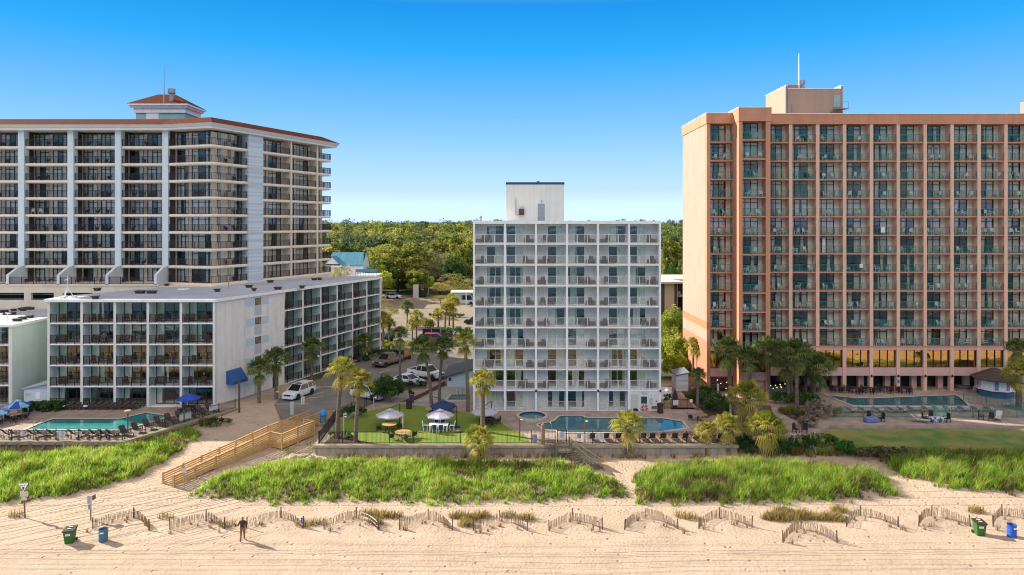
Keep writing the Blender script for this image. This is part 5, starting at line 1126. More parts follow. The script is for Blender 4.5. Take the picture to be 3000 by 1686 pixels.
x,y=G(z4(640,900)); bush('hedge','ground shrubs along the edge of the far lot',x,y+4,9,3,3.0,[lf_oak[0],lf_oak[1],lf_bush[1]],12,0,70,60,.2)
x,y=G(a3(690,640)); bush('hedge','feathery dark shrub growing through the lawn fence',x,y+.2,1.6,.8,1.3,lf_bush,13,0,40,60,.05)
x,y=G(a3(1580,200)); bush('hedge','low dark hedge beside the white sedan',x,y+.3,2.4,.9,.9,lf_bush,14,0,40,60,.05,'hedge')
for i,(px,py,w) in enumerate([(365,925,.35),(510,930,.55),(600,930,.45),(650,965,.3)]): x,y=G(a3(px,py)); bush('small_shrub',f'{["tiny","rounded","upright","smallest"][i]} green shrub in the red mulch bed',x,y,w,w*.8,w*1.5,[lf_bush[1],lf_bush[2],lf_yel[0]],20+i,.03,14,26,.04)
x,y=G(z7(1010,1130)); bush('hedge','dark shrubbery at the foot of the palm clump by the pool',x,y,3.0,1.6,1.4,lf_bush,30,0,60,70,.07)
x,y=G(z7(1150,1220)); bush('hedge','dry brownish shrub bank beside the teal pool fence',x,y+.3,3.4,1.3,1.3,[lf_bare[1],lf_oak[0],lf_bud[1]],31,0,60,60,.05)
x,y=G(z7(980,1200)); bush('hedge','green low shrubs on the path corner',x,y,1.5,1.0,.8,[lf_bush[2],lf_yel[0],lf_bush[1]],32,0,30,50,.05)
for i,(px,py,w,h,lab) in enumerate([(440,1140,2.0,1.3,'long dark hedge down the slope right of the grey shed'),(500,1200,1.6,1.4,'dark hedge end beside the wooden post'),(390,1090,1.4,1.2,'upper dark hedge close to the salmon hotel wall')]): x,y=G(z7(px,py)); bush('hedge',lab,x,y+1,w,1.8,h,lf_bush,33+i,0,45,60,.06,'hedge')
x,y=G(z7(165,900)); 
for i,(u,v,Y,w,h) in enumerate([(1966,900,112,2.5,9.4),(1992,975,104,2.0,6.0),(1958,990,107,2.2,5.2),(1978,1050,101,1.8,3.2)]): bush('tall_shrub',['yellow green shrub between the two hotels, largest','yellow green shrub near the grey shed','low yellow shrub behind the green container','lowest yellow shrub between the two hotels'][i],XAT(u,Y),Y,w,w,h,[lf_yel[0],lf_yel[1],lf_oak[2]],40+i,0,90,80,.10)
bush('small_shrub','dark bush behind the black gate',XAT(1960,86),85.3,.9,.6,1.6,lf_bush,50,0,24,40,.05)
bush('small_shrub','little bush under the thin palm by the shed',XAT(2025,87),87.4,.7,.6,.8,lf_bush,51,0,20,40,.05)
# the tangle in front of the path and the dry lawn
for i,(px,py,w,h,mm,lab) in enumerate([(1930,1230,1.2,1.6,lf_bush,'dark leafy shrub right of the bright low palm'),(2050,1260,1.0,1.2,lf_bush,'low dark shrub under the drooping palm'),(2480,1240,1.6,1.4,lf_bush,'dark thicket right of the drooping palm')]): x,y=G(a4(px,py),-.7); bush('shrub',lab,x,y,w,.9,h,mm,60+i,-.7,40,60,.055)
for i,(px,py,w,h,mm,lab) in enumerate([(800,1230,1.7,1.5,lf_bush,'dark thicket around the twisted stems'),(1080,1220,1.5,1.9,[lf_bush[1],lf_oak[0],lf_oak[1]],'olive shrub with dead fronds at the lawn edge'),(1420,1270,.9,1.2,[lf_bush[2],leafmat('fresh_green_leaf',(0.046,0.248,0.031)),lf_bush[1]],'fresh green conical shrub at the lawn edge'),(420,1290,1.6,1.1,lf_bush,'low dark undergrowth below the drooping palm'),(1900,1330,2.4,.9,[lf_bare[1],lf_bush[0],lf_bud[0]],'dry brown undergrowth below the patchy lawn'),(2350,1330,2.4,.8,[lf_bare[1],lf_bush[0],lf_bare[0]],'dry brown undergrowth further right below the lawn')]): x,y=G(a5(px,py),-.7); bush('shrub',lab,x,y,w,.9,h,mm,70+i,-.7,45,60,.055)
x,y=G(a8(1180,640),-.5); bush('shrub','dark dry shrub at the corner of the pool deck fence',x,y,1.9,.9,.9,[lf_bush[0],lf_oak[0],lf_bare[1]],80,-.5,40,60,.05)
# twisted bare stems
for i,(pts,lab) in enumerate([([(905,990),(895,1090),(935,1180),(980,1290)],'twisted bare trunk right of the path'),([(560,940),(545,1050),(575,1240)],'crooked bare stem beside the drooping palm'),([(660,1060),(625,1180),(620,1290)],'bare stem right of the crooked one')]):
    y0=69.8; t=[(XAT(a5(*p)[0],y0),y0,ZAT(a5(*p)[1],y0)) for p in pts]; q=MB(); q.tube(t,[.05]+[.08]*(len(t)-1),6); q.build('bare_tree',mat('grey_bare_wood',(.30,.25,.20),(.22,.18,.14),3,.9),smooth=True,label=lab,cat='shrub')
x,y=G(a5(1000,720)); 
for i,(px,py,w,h,lab) in enumerate([(990,760,1.9,2.4,'leafless wind bent shrub beside the path'),(840,860,1.0,1.3,'low leafless shrub at the path edge')]): x,y=G(a5(px,py)); bush('bare_shrub',lab,x,y-.5,w,.9,h,lf_bare,90+i,0,50,34,.075)
# ---------------------------------------------------------------- dune grass
gr_mats=[leafmat('dune_grass_deep',(.15,.26,.025),.6),leafmat('dune_grass',(.30,.52,.045),.6),leafmat('dune_grass_light',(.45,.62,.10),.6),leafmat('dune_grass_olive',(.46,.43,.11),.55),leafmat('dry_grass_brown',(.15,.10,.06),.3),leafmat('sea_oat_straw',(.38,.28,.12),.3)]
HX=np.array([[hgt(x,y) for x in np.arange(-70,72,.5)] for y in np.arange(54,73,.5)])
def hq(x,y):
    i=np.clip(((x+70)/.5).astype(int),0,HX.shape[1]-1); j=np.clip(((y-54)/.5).astype(int),0,HX.shape[0]-1); return HX[j,i]
def blades(x,y,z,h,rs,m,lean=.35,w=.022,a=None):
    n=len(x); a=rs.uniform(0,6.283,n) if a is None else a+rs.normal(0,.5,n); ln=h*lean*rs.uniform(.3,1.4,n); dx=np.cos(a)*ln*.8+ln*.45; dy=np.sin(a)*ln*.8-ln*.1
    t=rs.uniform(0,3.14,n); sx=np.cos(t)*w*rs.uniform(.7,1.4,n); sy=np.sin(t)*w
    P=lambda f,g:np.stack([x+dx*g,y+dy*g,z+h*f],1); S=np.stack([sx,sy,np.zeros(n)],1)
    b=P(-.05,0);md=P(.6,.35);tp=P(1.0,1.0)
    V=np.stack([b-S,b+S,md+S*.8,md-S*.8,md-S*.8,md+S*.8,tp+S*.12,tp-S*.12],1).reshape(-1,3); return V,np.repeat(m,2)
def vnoise(x,y,s,seed):
    return np.array([mnoise.noise(Vector((a*s,b*s,seed))) for a,b in zip(x,y)])
def grassbed(name,label,B,seed,dens,hm=.62,edge=True):
    rs=np.random.RandomState(seed); X=[p[0] for p in B];Y=[p[1] for p in B]; x0,x1=max(min(X)-1,-66),min(max(X)+1,66); y0,y1=min(Y)-.8,max(Y)+.6; n=int((x1-x0)*(y1-y0)*dens)
    x=rs.uniform(x0,x1,n); y=rs.uniform(y0,y1,n); ns=vnoise(x,y,.8,seed+2.2)+.6*vnoise(x,y,2.4,seed+7.7)
    sg=np.array([distpoly(a,b,B)*(1 if inpoly(a,b,B) else -1) for a,b in zip(x,y)])+ns*.75; k=(sg>0)&((sg>.5)|(rs.rand(n)<.25+sg*1.4)); x=x[k];y=y[k];sgk=sg[k]
    c=vnoise(x,y,.55,seed+.3); c2=vnoise(x,y,1.7,seed+9.1); big=vnoise(x,y,.16,seed+4.2)
    keep=(c+.55*c2)>-.95+.25*rs.rand(len(x)); x,y,c,c2,big,dd=x[keep],y[keep],c[keep],c2[keep],big[keep],sgk[keep]
    # grow each point into a tuft of blades that lean out from its middle
    nb=11; N=len(x); ht=hm*(1+.55*c+.45*c2)*rs.uniform(.6,1.35,N)*np.clip(.5+dd*.5,.5,1); v=c+.6*c2+.8*big+rs.normal(0,.34,N); mt=np.select([v<-.50,v<-.08,v<.40,v<.95],[4,0,1,2],3)
    I=np.repeat(np.arange(N),nb); a=rs.uniform(0,6.283,len(I)); r=rs.uniform(0,.13,len(I)); bx_=x[I]+np.cos(a)*r; by_=y[I]+np.sin(a)*r
    h=np.clip(ht[I]*rs.uniform(.55,1.15,len(I)),.10,1.25); m=mt[I]; fl=rs.rand(len(I)); m=np.where(fl<.10,0,np.where(fl<.17,3,np.where(fl<.24,4,m))); h=np.where(fl>.93,h*1.25,h); m=np.where(fl>.97,5,m)
    V,M=blades(bx_,by_,hq(bx_,by_)-.02,h,rs,m,.5,.017,a)
    if edge:      # taller sea oats with straw heads along the back of the bed
        nn=int(len(x)*.05)+40; i=rs.choice(len(x),nn); yy=y[i]; sel=(yy>y0+(y1-y0)*.55); xi=x[i][sel]; yi=yy[sel]+.2
        V2,M2=blades(xi,yi,hq(xi,yi),rs.uniform(1.0,1.6,len(xi)),rs,np.full(len(xi),5),.35,.018); V=np.concatenate([V,V2]); M=np.concatenate([M,M2])
    o=bpy.data.objects.new(name,npmesh(name,V,np.arange(len(V)).reshape(-1,4),M,gr_mats)); COL.objects.link(o); return tag(o,label,'grass',kind='stuff')
GL=['bright green dune grass below the left pool deck','bright green dune grass in front of the white hotel wall','tall green dune grass in front of the palms at right','tall bright dune grass at the far right edge']
for i,B in enumerate(BEDS): grassbed('dune_grass',GL[i],B,i+1,25,[.60,.55,.78,.95][i])
def drygrass(name,label,spots,seed):
    rs=np.random.RandomState(seed); VV=[];MM=[]
    for (x,y,r,n,h,pal) in spots:
        a=rs.uniform(0,6.28,n); d=r*rs.rand(n)**.6; xx=x+np.cos(a)*d; yy=y+np.sin(a)*d*.6; m=rs.choice(pal,n)
        V,M=blades(xx,yy,hq(xx,yy)-.02,h*rs.uniform(.5,1.2,n),rs,m,.45,.018); VV.append(V); MM.append(M)
    o=bpy.data.objects.new(name,npmesh(name,np.concatenate(VV),np.arange(sum(len(v) for v in VV)).reshape(-1,4),np.concatenate(MM),gr_mats)); COL.objects.link(o); return tag(o,label,'grass',kind='stuff')
sp=[]
for i in range(26):
    rs=random.Random(i); u=2225+240*rs.random(); v=1494+28*rs.random(); x,y=G((u,v),-1.5); sp.append((x,y,.75,120,.55,[5,5,3,4]))
drygrass('dry_grass','dry golden brown grass patch behind the right sand fences',sp,5)
sp=[]; rs=random.Random(4)
for (A,B,C) in FENW:
    for k in range(8):
        t=rs.random(); P=[A,B,C]; i=0 if t<.5 else 1; f=(t*2)%1; x=P[i][0]*(1-f)+P[i+1][0]*f+rs.uniform(-.4,.4); y=P[i][1]*(1-f)+P[i+1][1]*f-rs.uniform(-.1,.9); sp.append((x,y,rs.uniform(.06,.16),rs.randint(6,18),rs.uniform(.25,.5),[5,5,4,5]))
for (u,v,n) in [(1085,1506,160),(1120,1510,160),(1155,1512,120),(1340,1512,200),(1375,1516,220),(1410,1510,200),(1365,1535,160),(1540,1518,160),(1100,1530,120),(2000,1510,90),(2030,1518,70),(2857,1498,120),(45,1508,60),(486,1512,60),(930,1530,90),(665,1535,90),(890,1535,90),(1490,1512,120)]:
    x,y=G((u,v),-1.5); sp.append((x,y,.75,int(n*1.3),.55,[5,5,4,5,3]))
drygrass('dry_grass','scattered dry straw tufts growing in and around the sand fences',sp,6)
sp=[]
for i in range(60):
    rs2=random.Random(i+50); x=-65+27*rs2.random(); sp.append((x,70.0-.5*rs2.random(),.3,26,.8,[4,4,5,0]))
for i in range(70): rs2=random.Random(i+150); x=-18+38*rs2.random(); sp.append((x,69.1-.4*rs2.random(),.3,16,.55,[4,4,5,3]))
for i in range(190): rs2=random.Random(i+250); x=28+36*rs2.random(); sp.append((x,69.0+1.3*rs2.random(),.4,26,.75,[4,4,5,0,3]))
drygrass('dry_grass','brown dry stalks along the foot of the sea walls',sp,7)
# the mossy slope left of the lawn wall
sp=[]
for i in range(60):
    rs2=random.Random(i+350); x,y=G(z5(rs2.uniform(-160,95),rs2.uniform(900,1090)),-.7); sp.append((x,y,.5,34,.16,[0,0,1,3]))
drygrass('low_grass','short dark green grass on the slope beside the boardwalk',sp,8)

# ---------------------------------------------------------------- walls, fences, boardwalk
def polybar(q,pts,w,h,zo=0):
    for a,b in zip(pts,pts[1:]): q.bar((a[0],a[1],a[2]+zo),(b[0],b[1],b[2]+zo),w,h)
sw=thing('sea_wall','long weathered concrete sea wall below the white hotel lawn','wall',(1.5,69.6,-1.5),world=True)
q=MB(); q.box(-19.95,69.45,-1.7,22.9,69.69,-.14); q.build('wall_face',concrete,sw)
q=MB(); q.box(-20.1,69.28,-.14,23.0,69.86,.10); q.build('wall_cap',mat('tan_concrete_cap',(.40,.33,.25),(.30,.25,.19),1.5,.9,bump=.2),sw)
q=MB(); q.prism([(-20.2,69.8),(-19.9,69.8),(-20.3,79.0),(-20.6,79.0)],-1.6,.08); q.build('side_wall',concrete,sw)
bw_=thing('timber_bulkhead','dark weathered timber bulkhead under the left pool deck','wall',(-60,70.8,-1),world=True)
q=MB(); q.box(-95,70.74,-1.7,-40.3,70.89,-.28); A=(-40.42,70.82);B_=(-33.5,83.7)
q.prism([A,(A[0]+.14,A[1]-.08),(B_[0]+.14,B_[1]-.08),B_],-1.7,-.28); q.build('planks',woodg,bw_)
k=0
for x in np.arange(-66,-40.5,1.25): q=MB(); q.tube([(x,70.62,-1.8),(x,70.62,-.12)],.15,8); q.build('pile',woodg,bw_)
for i in range(1,11): f=i/11; px,py=A[0]+(B_[0]-A[0])*f+.22,A[1]+(B_[1]-A[1])*f-.12; q=MB(); q.tube([(px,py,-1.8),(px,py,-.12)],.14,8); q.build('pile',woodg,bw_)
q=MB(); q.box(-95,70.55,-.27,-40.1,71.0,.05); q.bar((A[0]+.1,A[1]-.0,-.11),(B_[0]+.1,B_[1]-.0,-.11),.42,.32); q.build('cap_beam',mat('grey_tan_timber',(.30,.26,.19),(.22,.19,.14),2,.9,stretch=(1,6,1)),bw_)
def metalfence(label,pts,h,sp,m,post=2.4,bar=.02,name='metal_fence',z=0,rails=(.08,.92)):
    c=(sum(p[0] for p in pts)/len(pts),sum(p[1] for p in pts)/len(pts)); t=thing(name,label,'fence',(*c,z),world=True)
    for a,b in zip(pts,pts[1:]):
        L=math.dist(a,b); n=max(1,round(L/post))
        for i in range(n):
            p=(a[0]+(b[0]-a[0])*i/n,a[1]+(b[1]-a[1])*i/n); e=(a[0]+(b[0]-a[0])*(i+1)/n,a[1]+(b[1]-a[1])*(i+1)/n)
            q=MB(); q.box(p[0]-.035,p[1]-.035,z,p[0]+.035,p[1]+.035,z+h+.05); q.build('post',m,t)
            q=MB(); 
            for r in rails: q.bar((*p,z+h*r),(*e,z+h*r),.03,.035)
            k=max(1,int(math.dist(p,e)/sp))
            for j in range(1,k): x=p[0]+(e[0]-p[0])*j/k; y=p[1]+(e[1]-p[1])*j/k; q.box(x-bar/2,y-bar/2,z+h*.04,x+bar/2,y+bar/2,z+h)
            q.build('panel',m,t)
    p=pts[-1]; q=MB(); q.box(p[0]-.035,p[1]-.035,z,p[0]+.035,p[1]+.035,z+h+.05); q.build('post',m,t); return t
gx0=G(c4(862,800))[0]; gx1=G(c4(1030,800))[0]
metalfence('black metal fence along the lawn edge, left of the gate',[(-19.8,69.95),(gx0-.25,69.95)],1.25,.13,blackm,z=.1)
metalfence('black metal fence along the sun loungers, right of the gate',[(gx1+.25,69.95),(22.7,69.95)],1.25,.13,blackm,z=.1)
gt=thing('pool_gate','black metal gate with a white notice between the two fences','gate',((gx0+gx1)/2,69.95,.1),world=True)
q=MB()
for x in (gx0,gx1): q.box(x-.04,69.91,.1,x+.04,69.99,1.5)
q.box(gx0+.04,69.93,1.36,gx1-.04,69.97,1.42); q.box(gx0+.04,69.93,.14,gx1-.04,69.97,.2)
for i in range(1,9): x=gx0+(gx1-gx0)*i/9; q.box(x-.01,69.94,.2,x+.01,69.96,1.36)
q.build('gate_frame',blackm,gt)
q=MB(); q.box(gx0+.16,69.88,.68,gx1-.18,69.90,1.28); s=q.build('notice',mat('white_notice',(.58,.62,.68),None,4,.5),gt)
q=MB(); scribble(q,gx0+.2,gx1-.22,.72,1.24,6,69.879,21,.5); q.v=[(a-gt.location.x,b-gt.location.y,c-gt.location.z) for a,b,c in q.v]; link('lettering',q.mesh('lettering',mat('navy_ink',(.04,.08,.2),None,4,.6)),s)
metalfence('black metal fence climbing the left side of the lawn',[(-19.8,70.2),(-20.25,79.0),(-18.1,84.0)],1.25,.13,blackm)
metalfence('black metal fence beside the parked cars above the lawn',[(-18.0,84.2),(-15.1,91.1),(-12.9,94.8),(-9.9,99.8)],1.25,.14,blackm)
metalfence('dark metal fence along the front of the left pool deck',[(-66,71.15),(-40.6,71.15)],1.1,.13,darkrail,z=.05)
metalfence('dark metal fence running diagonally up the left pool deck',[(-40.5,71.3),(-33.9,83.6)],1.1,.13,darkrail,z=.05)
metalfence('teal metal fence along the front of the salmon hotel pool',[G(a5(1240,742)),(41,79.7),(58.9,79.6),(70,79.6)],1.22,.12,tealrail,bar=.022)
metalfence('short teal fence slanting down right of the round bar',[(57.2,86.5),(62.5,81.4)],1.2,.13,tealrail,bar=.022)
metalfence('short teal fence at the left doorway of the salmon hotel',[G(a5(300,430)),G(a5(345,452)),G(a5(545,412))],1.15,.12,tealrail,bar=.03)
metalfence('black metal gate fence between the white hotel and the shed',[(18.6,G(a4(0,610))[1]),(24.2,G(a4(0,610))[1])],1.25,.13,blackm)
def board(label,x,y,z0,w,h,face=0,m=None,rows=0,seed=0,stripes=False):
    M=ROT(x,y,z0,face); t=thing('notice_board',label,'sign',(x,y,z0),face)
    q=MB(); q.box(-w/2,-.012,0,w/2,.012,h); q.build('panel',m or white,t)
    if rows: q=MB(); scribble(q,-w/2+.05,w/2-.05,.05,h-.05,rows,-.013,seed,.45); q.build('lettering',inkm,t)
    return t
bl=mat('blue_grey_board',(.35,.42,.52),None,4,.6)
for i,(xa,ya,xb,yb,lab,mm) in enumerate([(380,600,475,755,'tall blue grey board on the fence left of the gate',bl),(1230,595,1300,675,'small blue grey board on the fence right of the gate',bl),(1350,595,1452,695,'square white board on the fence by the first lounger',None),(1570,595,1737,695,'wide white board on the fence by the second lounger',None)]):
    y=70.02; x0,x1=XAT(c4(xa,0)[0],y),XAT(c4(xb,0)[0],y); za,zb=ZAT(c4(0,yb)[1],y),ZAT(c4(0,ya)[1],y); board(lab,(x0+x1)/2,y,za,x1-x0,zb-za,0,mm)
for i,(xa,ya,xb,yb,lab) in enumerate([(845,728,985,825,'widest white board on the left pool deck fence'),(300,730,375,792,'small white board on the left pool deck fence'),(1155,728,1240,772,'medium white board on the left pool deck fence')]):
    y=71.22; x0,x1=XAT(a7(xa,0)[0],y),XAT(a7(xb,0)[0],y); za,zb=ZAT(a7(0,yb)[1],y),ZAT(a7(0,ya)[1],y); board(lab,(x0+x1)/2,y,za,x1-x0,zb-za)
fa=math.atan2(83.6-71.3,6.6)
for (f,w,h,z,lab) in ((.52,1.5,.75,.35,'white board near the middle of the diagonal pool fence'),(.80,1.5,.62,.5,'white board near the top of the diagonal pool fence')): board(lab,-40.5+6.6*f-.1,71.3+12.3*f,z,w,h,fa)
# new wooden boardwalk ramp
bd=thing('boardwalk','new yellow pine boardwalk ramp with plank railings climbing from the beach','boardwalk',(-27,70,-1),world=True)
e_=Vector((.489,.872)); r_=Vector((.872,-.489)); R0=Vector((-32.1,62.8))
bz=lambda s:-1.50+1.22*min(1,s/12)+.20*max(0,(s-12)/6)
bp=lambda s,w,z=0:(R0.x+e_.x*s+r_.x*w,R0.y+e_.y*s+r_.y*w,bz(s)+z)
q=MB()
n=120
for i in range(n):
    s=18.2*i/n; a,b,c,d_=bp(s,.05),bp(s,1.5),bp(s+.135,1.5),bp(s+.135,.05); q.add([(p[0],p[1],p[2]+.12) for p in (a,b,c,d_)]+[(p[0],p[1],p[2]+.08) for p in (a,b,c,d_)],[(0,1,2,3),(7,6,5,4),(0,4,5,1),(1,5,6,2),(2,6,7,3),(3,7,4,0)])
for i in range(30):
    s=11+4.5*i/30; a,b,c,d_=bp(s,1.55),bp(s,3.2),bp(s+.135,3.2),bp(s+.135,1.55); q.add([(p[0],p[1],p[2]+.12) for p in (a,b,c,d_)]+[(p[0],p[1],p[2]+.08) for p in (a,b,c,d_)],[(0,1,2,3),(7,6,5,4),(0,4,5,1),(1,5,6,2),(2,6,7,3),(3,7,4,0)])
q.build('deck_planks',woodo,bd)
seenp=set()
def railrun(pts,posts=True,skirt=0):
    for a,b in zip(pts,pts[1:]):
        q=MB()
        for z in (.28,.48,.68,.88,1.08): q.bar((a[0],a[1],a[2]+z),(b[0],b[1],b[2]+z),.045,.125)
        q.bar((a[0],a[1],a[2]+1.17),(b[0],b[1],b[2]+1.17),.15,.045)
        for k in range(skirt): q.bar((a[0],a[1],a[2]+.10-.19*k),(b[0],b[1],b[2]+.10-.19*k),.04,.17)
        q.build('rail_panel',woodo,bd)
    for a in pts:
        ka=(round(a[0],1),round(a[1],1))
        if ka in seenp: continue
        seenp.add(ka); q=MB(); q.box(a[0]-.075,a[1]-.075,hgt(a[0],a[1])-.2,a[0]+.075,a[1]+.075,a[2]+1.22); q.add([(a[0]-.075,a[1]-.075,a[2]+1.22),(a[0]+.075,a[1]-.075,a[2]+1.22),(a[0]+.075,a[1]+.075,a[2]+1.22),(a[0]-.075,a[1]+.075,a[2]+1.22),(a[0],a[1],a[2]+1.28)],[(0,1,4),(1,2,4),(2,3,4),(3,0,4)]); q.build('post',woodo,bd)
railrun([bp(s,0) for s in np.linspace(0,18,10)])
railrun([bp(s,1.55) for s in np.linspace(0,4.4,3)]); railrun([bp(s,1.55) for s in np.linspace(4.4,11,4)],skirt=3); railrun([bp(11,1.55),bp(11,3.25),bp(13.2,3.25),bp(15.6,3.25),bp(15.6,1.6)],skirt=3); railrun([bp(15.6,1.55),bp(18,1.55),bp(19.4,2.6)])
q=MB(); q.box(-.05,0,0,0,0,0)
# grey steps down from the pool gate
st=thing('beach_steps','weathered grey wooden landing and steps from the pool gate to the dunes','steps',((gx0+gx1)/2,68,-1),world=True)
lx0,lx1=gx0-.25,gx1+.25
q=MB()
for i in range(14): q.box(lx0,69.25-.14*i,-.02,lx1,69.25-.14*i-.125,.03)
q.build('deck',woodg,st)
for x in (lx0-.02,lx1+.02):
    for y in (69.25,67.35): q=MB(); q.box(x-.07,y-.07,-1.4,x+.07,y+.07,1.0); q.build('post',woodg,st)
def picket(a,b,h=.95):
    q=MB(); q.bar((a[0],a[1],a[2]+h),(b[0],b[1],b[2]+h),.06,.08); q.bar((a[0],a[1],a[2]+.1),(b[0],b[1],b[2]+.1),.05,.08); n=max(2,int(math.dist(a[:2],b[:2])/.13))
    for i in range(n): f=i/n; x,y,z=[a[k]+(b[k]-a[k])*f for k in range(3)]; q.bar((x,y,z+.1),(x,y,z+h),.035)
    q.build('railing',woodg,st)
picket((lx0,69.2,.0),(lx0,67.4,0)); picket((lx0,67.36,0),(lx1,67.36,0)); picket((lx1+.1,68.6,0),(lx1+3.1,65.6,-1.2)); picket((lx1+.1,67.3,0),(lx1+2.3,65.0,-1.2)); picket((lx0-1.1,69.1,-.1),(lx0-.1,69.1,-.1),.8)
for i in range(9):
    f=(i+.5)/9; x=lx1+.1+2.6*f; y=67.95-2.65*f; q=MB(); q.tf(ROT(x,y,-1.2*f-.05,R(-45)),lambda m:m.box(-.16,-.9,-.05,.16,.9,0)); q.build('tread',woodg,st)
# sand fences
slat=mat('weathered_slat',(.29,.20,.13),(.19,.13,.085),6,.9,stretch=(6,6,1)); postm=mat('dark_fence_post',(.12,.085,.06),(.08,.055,.04),4,.9)
SFL=['behind the green and blue bins at left','left of the walking man','right of the walking man','beside the dry bush, fourth from left','fifth from left along the beach','with the thick dry bush inside','near the middle of the beach','eighth from left, half in shadow stripes','just left of the golden dry grass','set nearer the sea in front of the dry grass','right of the golden dry grass','ending behind the right green bin','at the far right edge behind the blue barrel']
for i,(A,B,C) in enumerate(FENW):
    t=thing('sand_fence','arched slatted sand fence '+SFL[i],'sand fence',(B[0],B[1],hgt(*B)),group='sand fences on the beach',world=True)
    for P in (A,B,C): q=MB(); z=hgt(*P); q.tube([(P[0],P[1],z-.3),(P[0]+rnd.uniform(-.08,.08),P[1]+rnd.uniform(-.06,.06),z+rnd.uniform(.8,.98))],.045,6); q.build('post',postm,t)
    for P,Q in ((A,B),(B,C)):
        ctl=((P[0]+Q[0])/2+(-.3 if P is A else .3)*abs(Q[0]-P[0])*.4,max(P[1],Q[1])*.65+min(P[1],Q[1])*.35)
        pts=[((1-f)**2*P[0]+2*f*(1-f)*ctl[0]+f*f*Q[0],(1-f)**2*P[1]+2*f*(1-f)*ctl[1]+f*f*Q[1]) for f in np.linspace(0,1,60)]
        L=[0]
        for a,b in zip(pts,pts[1:]): L.append(L[-1]+math.dist(a,b))
        n=int(L[-1]/.088); q=MB(); rs=random.Random(i*3+1)
        hk=.92+.16*random.Random(i+70).random(); dropk=random.Random(i+90).uniform(.02,.14); ph=random.Random(i+40).uniform(0,6)
        for k in range(1,n):
            if rs.random()<dropk: continue
            s=L[-1]*k/n; j=max(0,min(58,next((m for m in range(59) if L[m+1]>=s),58))); f=(s-L[j])/max(1e-6,L[j+1]-L[j]); x=pts[j][0]+(pts[j+1][0]-pts[j][0])*f; y=pts[j][1]+(pts[j+1][1]-pts[j][1])*f; z=hgt(x,y); d_=rs.uniform(-.05,.05)+.11*math.sin(s*1.1+ph)
            q.bar((x,y,z-.1),(x+d_,y+rs.uniform(-.03,.03),z+(.70+.07*math.sin(s*.9+ph))*hk+rs.uniform(-.07,.05)),.034,.012,up=(0,1,0))
        q.build('slat_panel',slat,t)
        for zz in (.25,.56):
            q=MB(); q.tube([(*a,hgt(*a)+zz) for a in pts[::3]],.008,4); q.build('wire',metal,t)
# ---------------------------------------------------------------- vehicles
tyrem=mat('tyre_rubber',(.02,.02,.02),None,8,.85); rimm=mat('alloy_rim',(.38,.38,.39),None,6,.35,.8); carglass=mat('car_glass',(.012,.015,.018),(.02,.024,.028),1,.12,spec=.45); hlm=mat('headlight_lens',(.65,.66,.66),None,6,.1,spec=.8); tlm=mat('tail_light_red',(.35,.02,.02),None,6,.2); plastm=mat('black_trim',(.025,.025,.027),None,8,.6)
def paint(name,c): return mat(name,c,tuple(x*.94 for x in c),1.5,.28,spec=.6)
pw_=paint('white_car_paint',(.72,.73,.74)); pg_=paint('brown_grey_car_paint',(.16,.13,.11)); pr_=paint('red_car_paint',(.50,.008,.012)); pk_=paint('black_car_paint',(.02,.022,.026)); ps_=paint('pearl_white_car_paint',(.62,.60,.56))
CARS={'suv':dict(L=5.0,W=1.94,belt=1.06,hood=1.02,H=1.74,ws=(1.25,.45),rr=(-2.05,-2.42),wb=1.5,wr=.37),
 'sedan':dict(L=4.85,W=1.86,belt=.95,hood=.88,H=1.44,ws=(1.15,.25),rr=(-1.0,-1.75),wb=1.42,wr=.33),
 'pickup':dict(L=5.85,W=2.02,belt=1.18,hood=1.16,H=1.93,ws=(1.35,.65),rr=(-1.0,-1.15),wb=1.85,wr=.41),
 'van':dict(L=5.9,W=2.0,belt=1.25,hood=1.15,H=2.6,ws=(2.3,1.5),rr=(-2.75,-2.85),wb=1.75,wr=.35)}
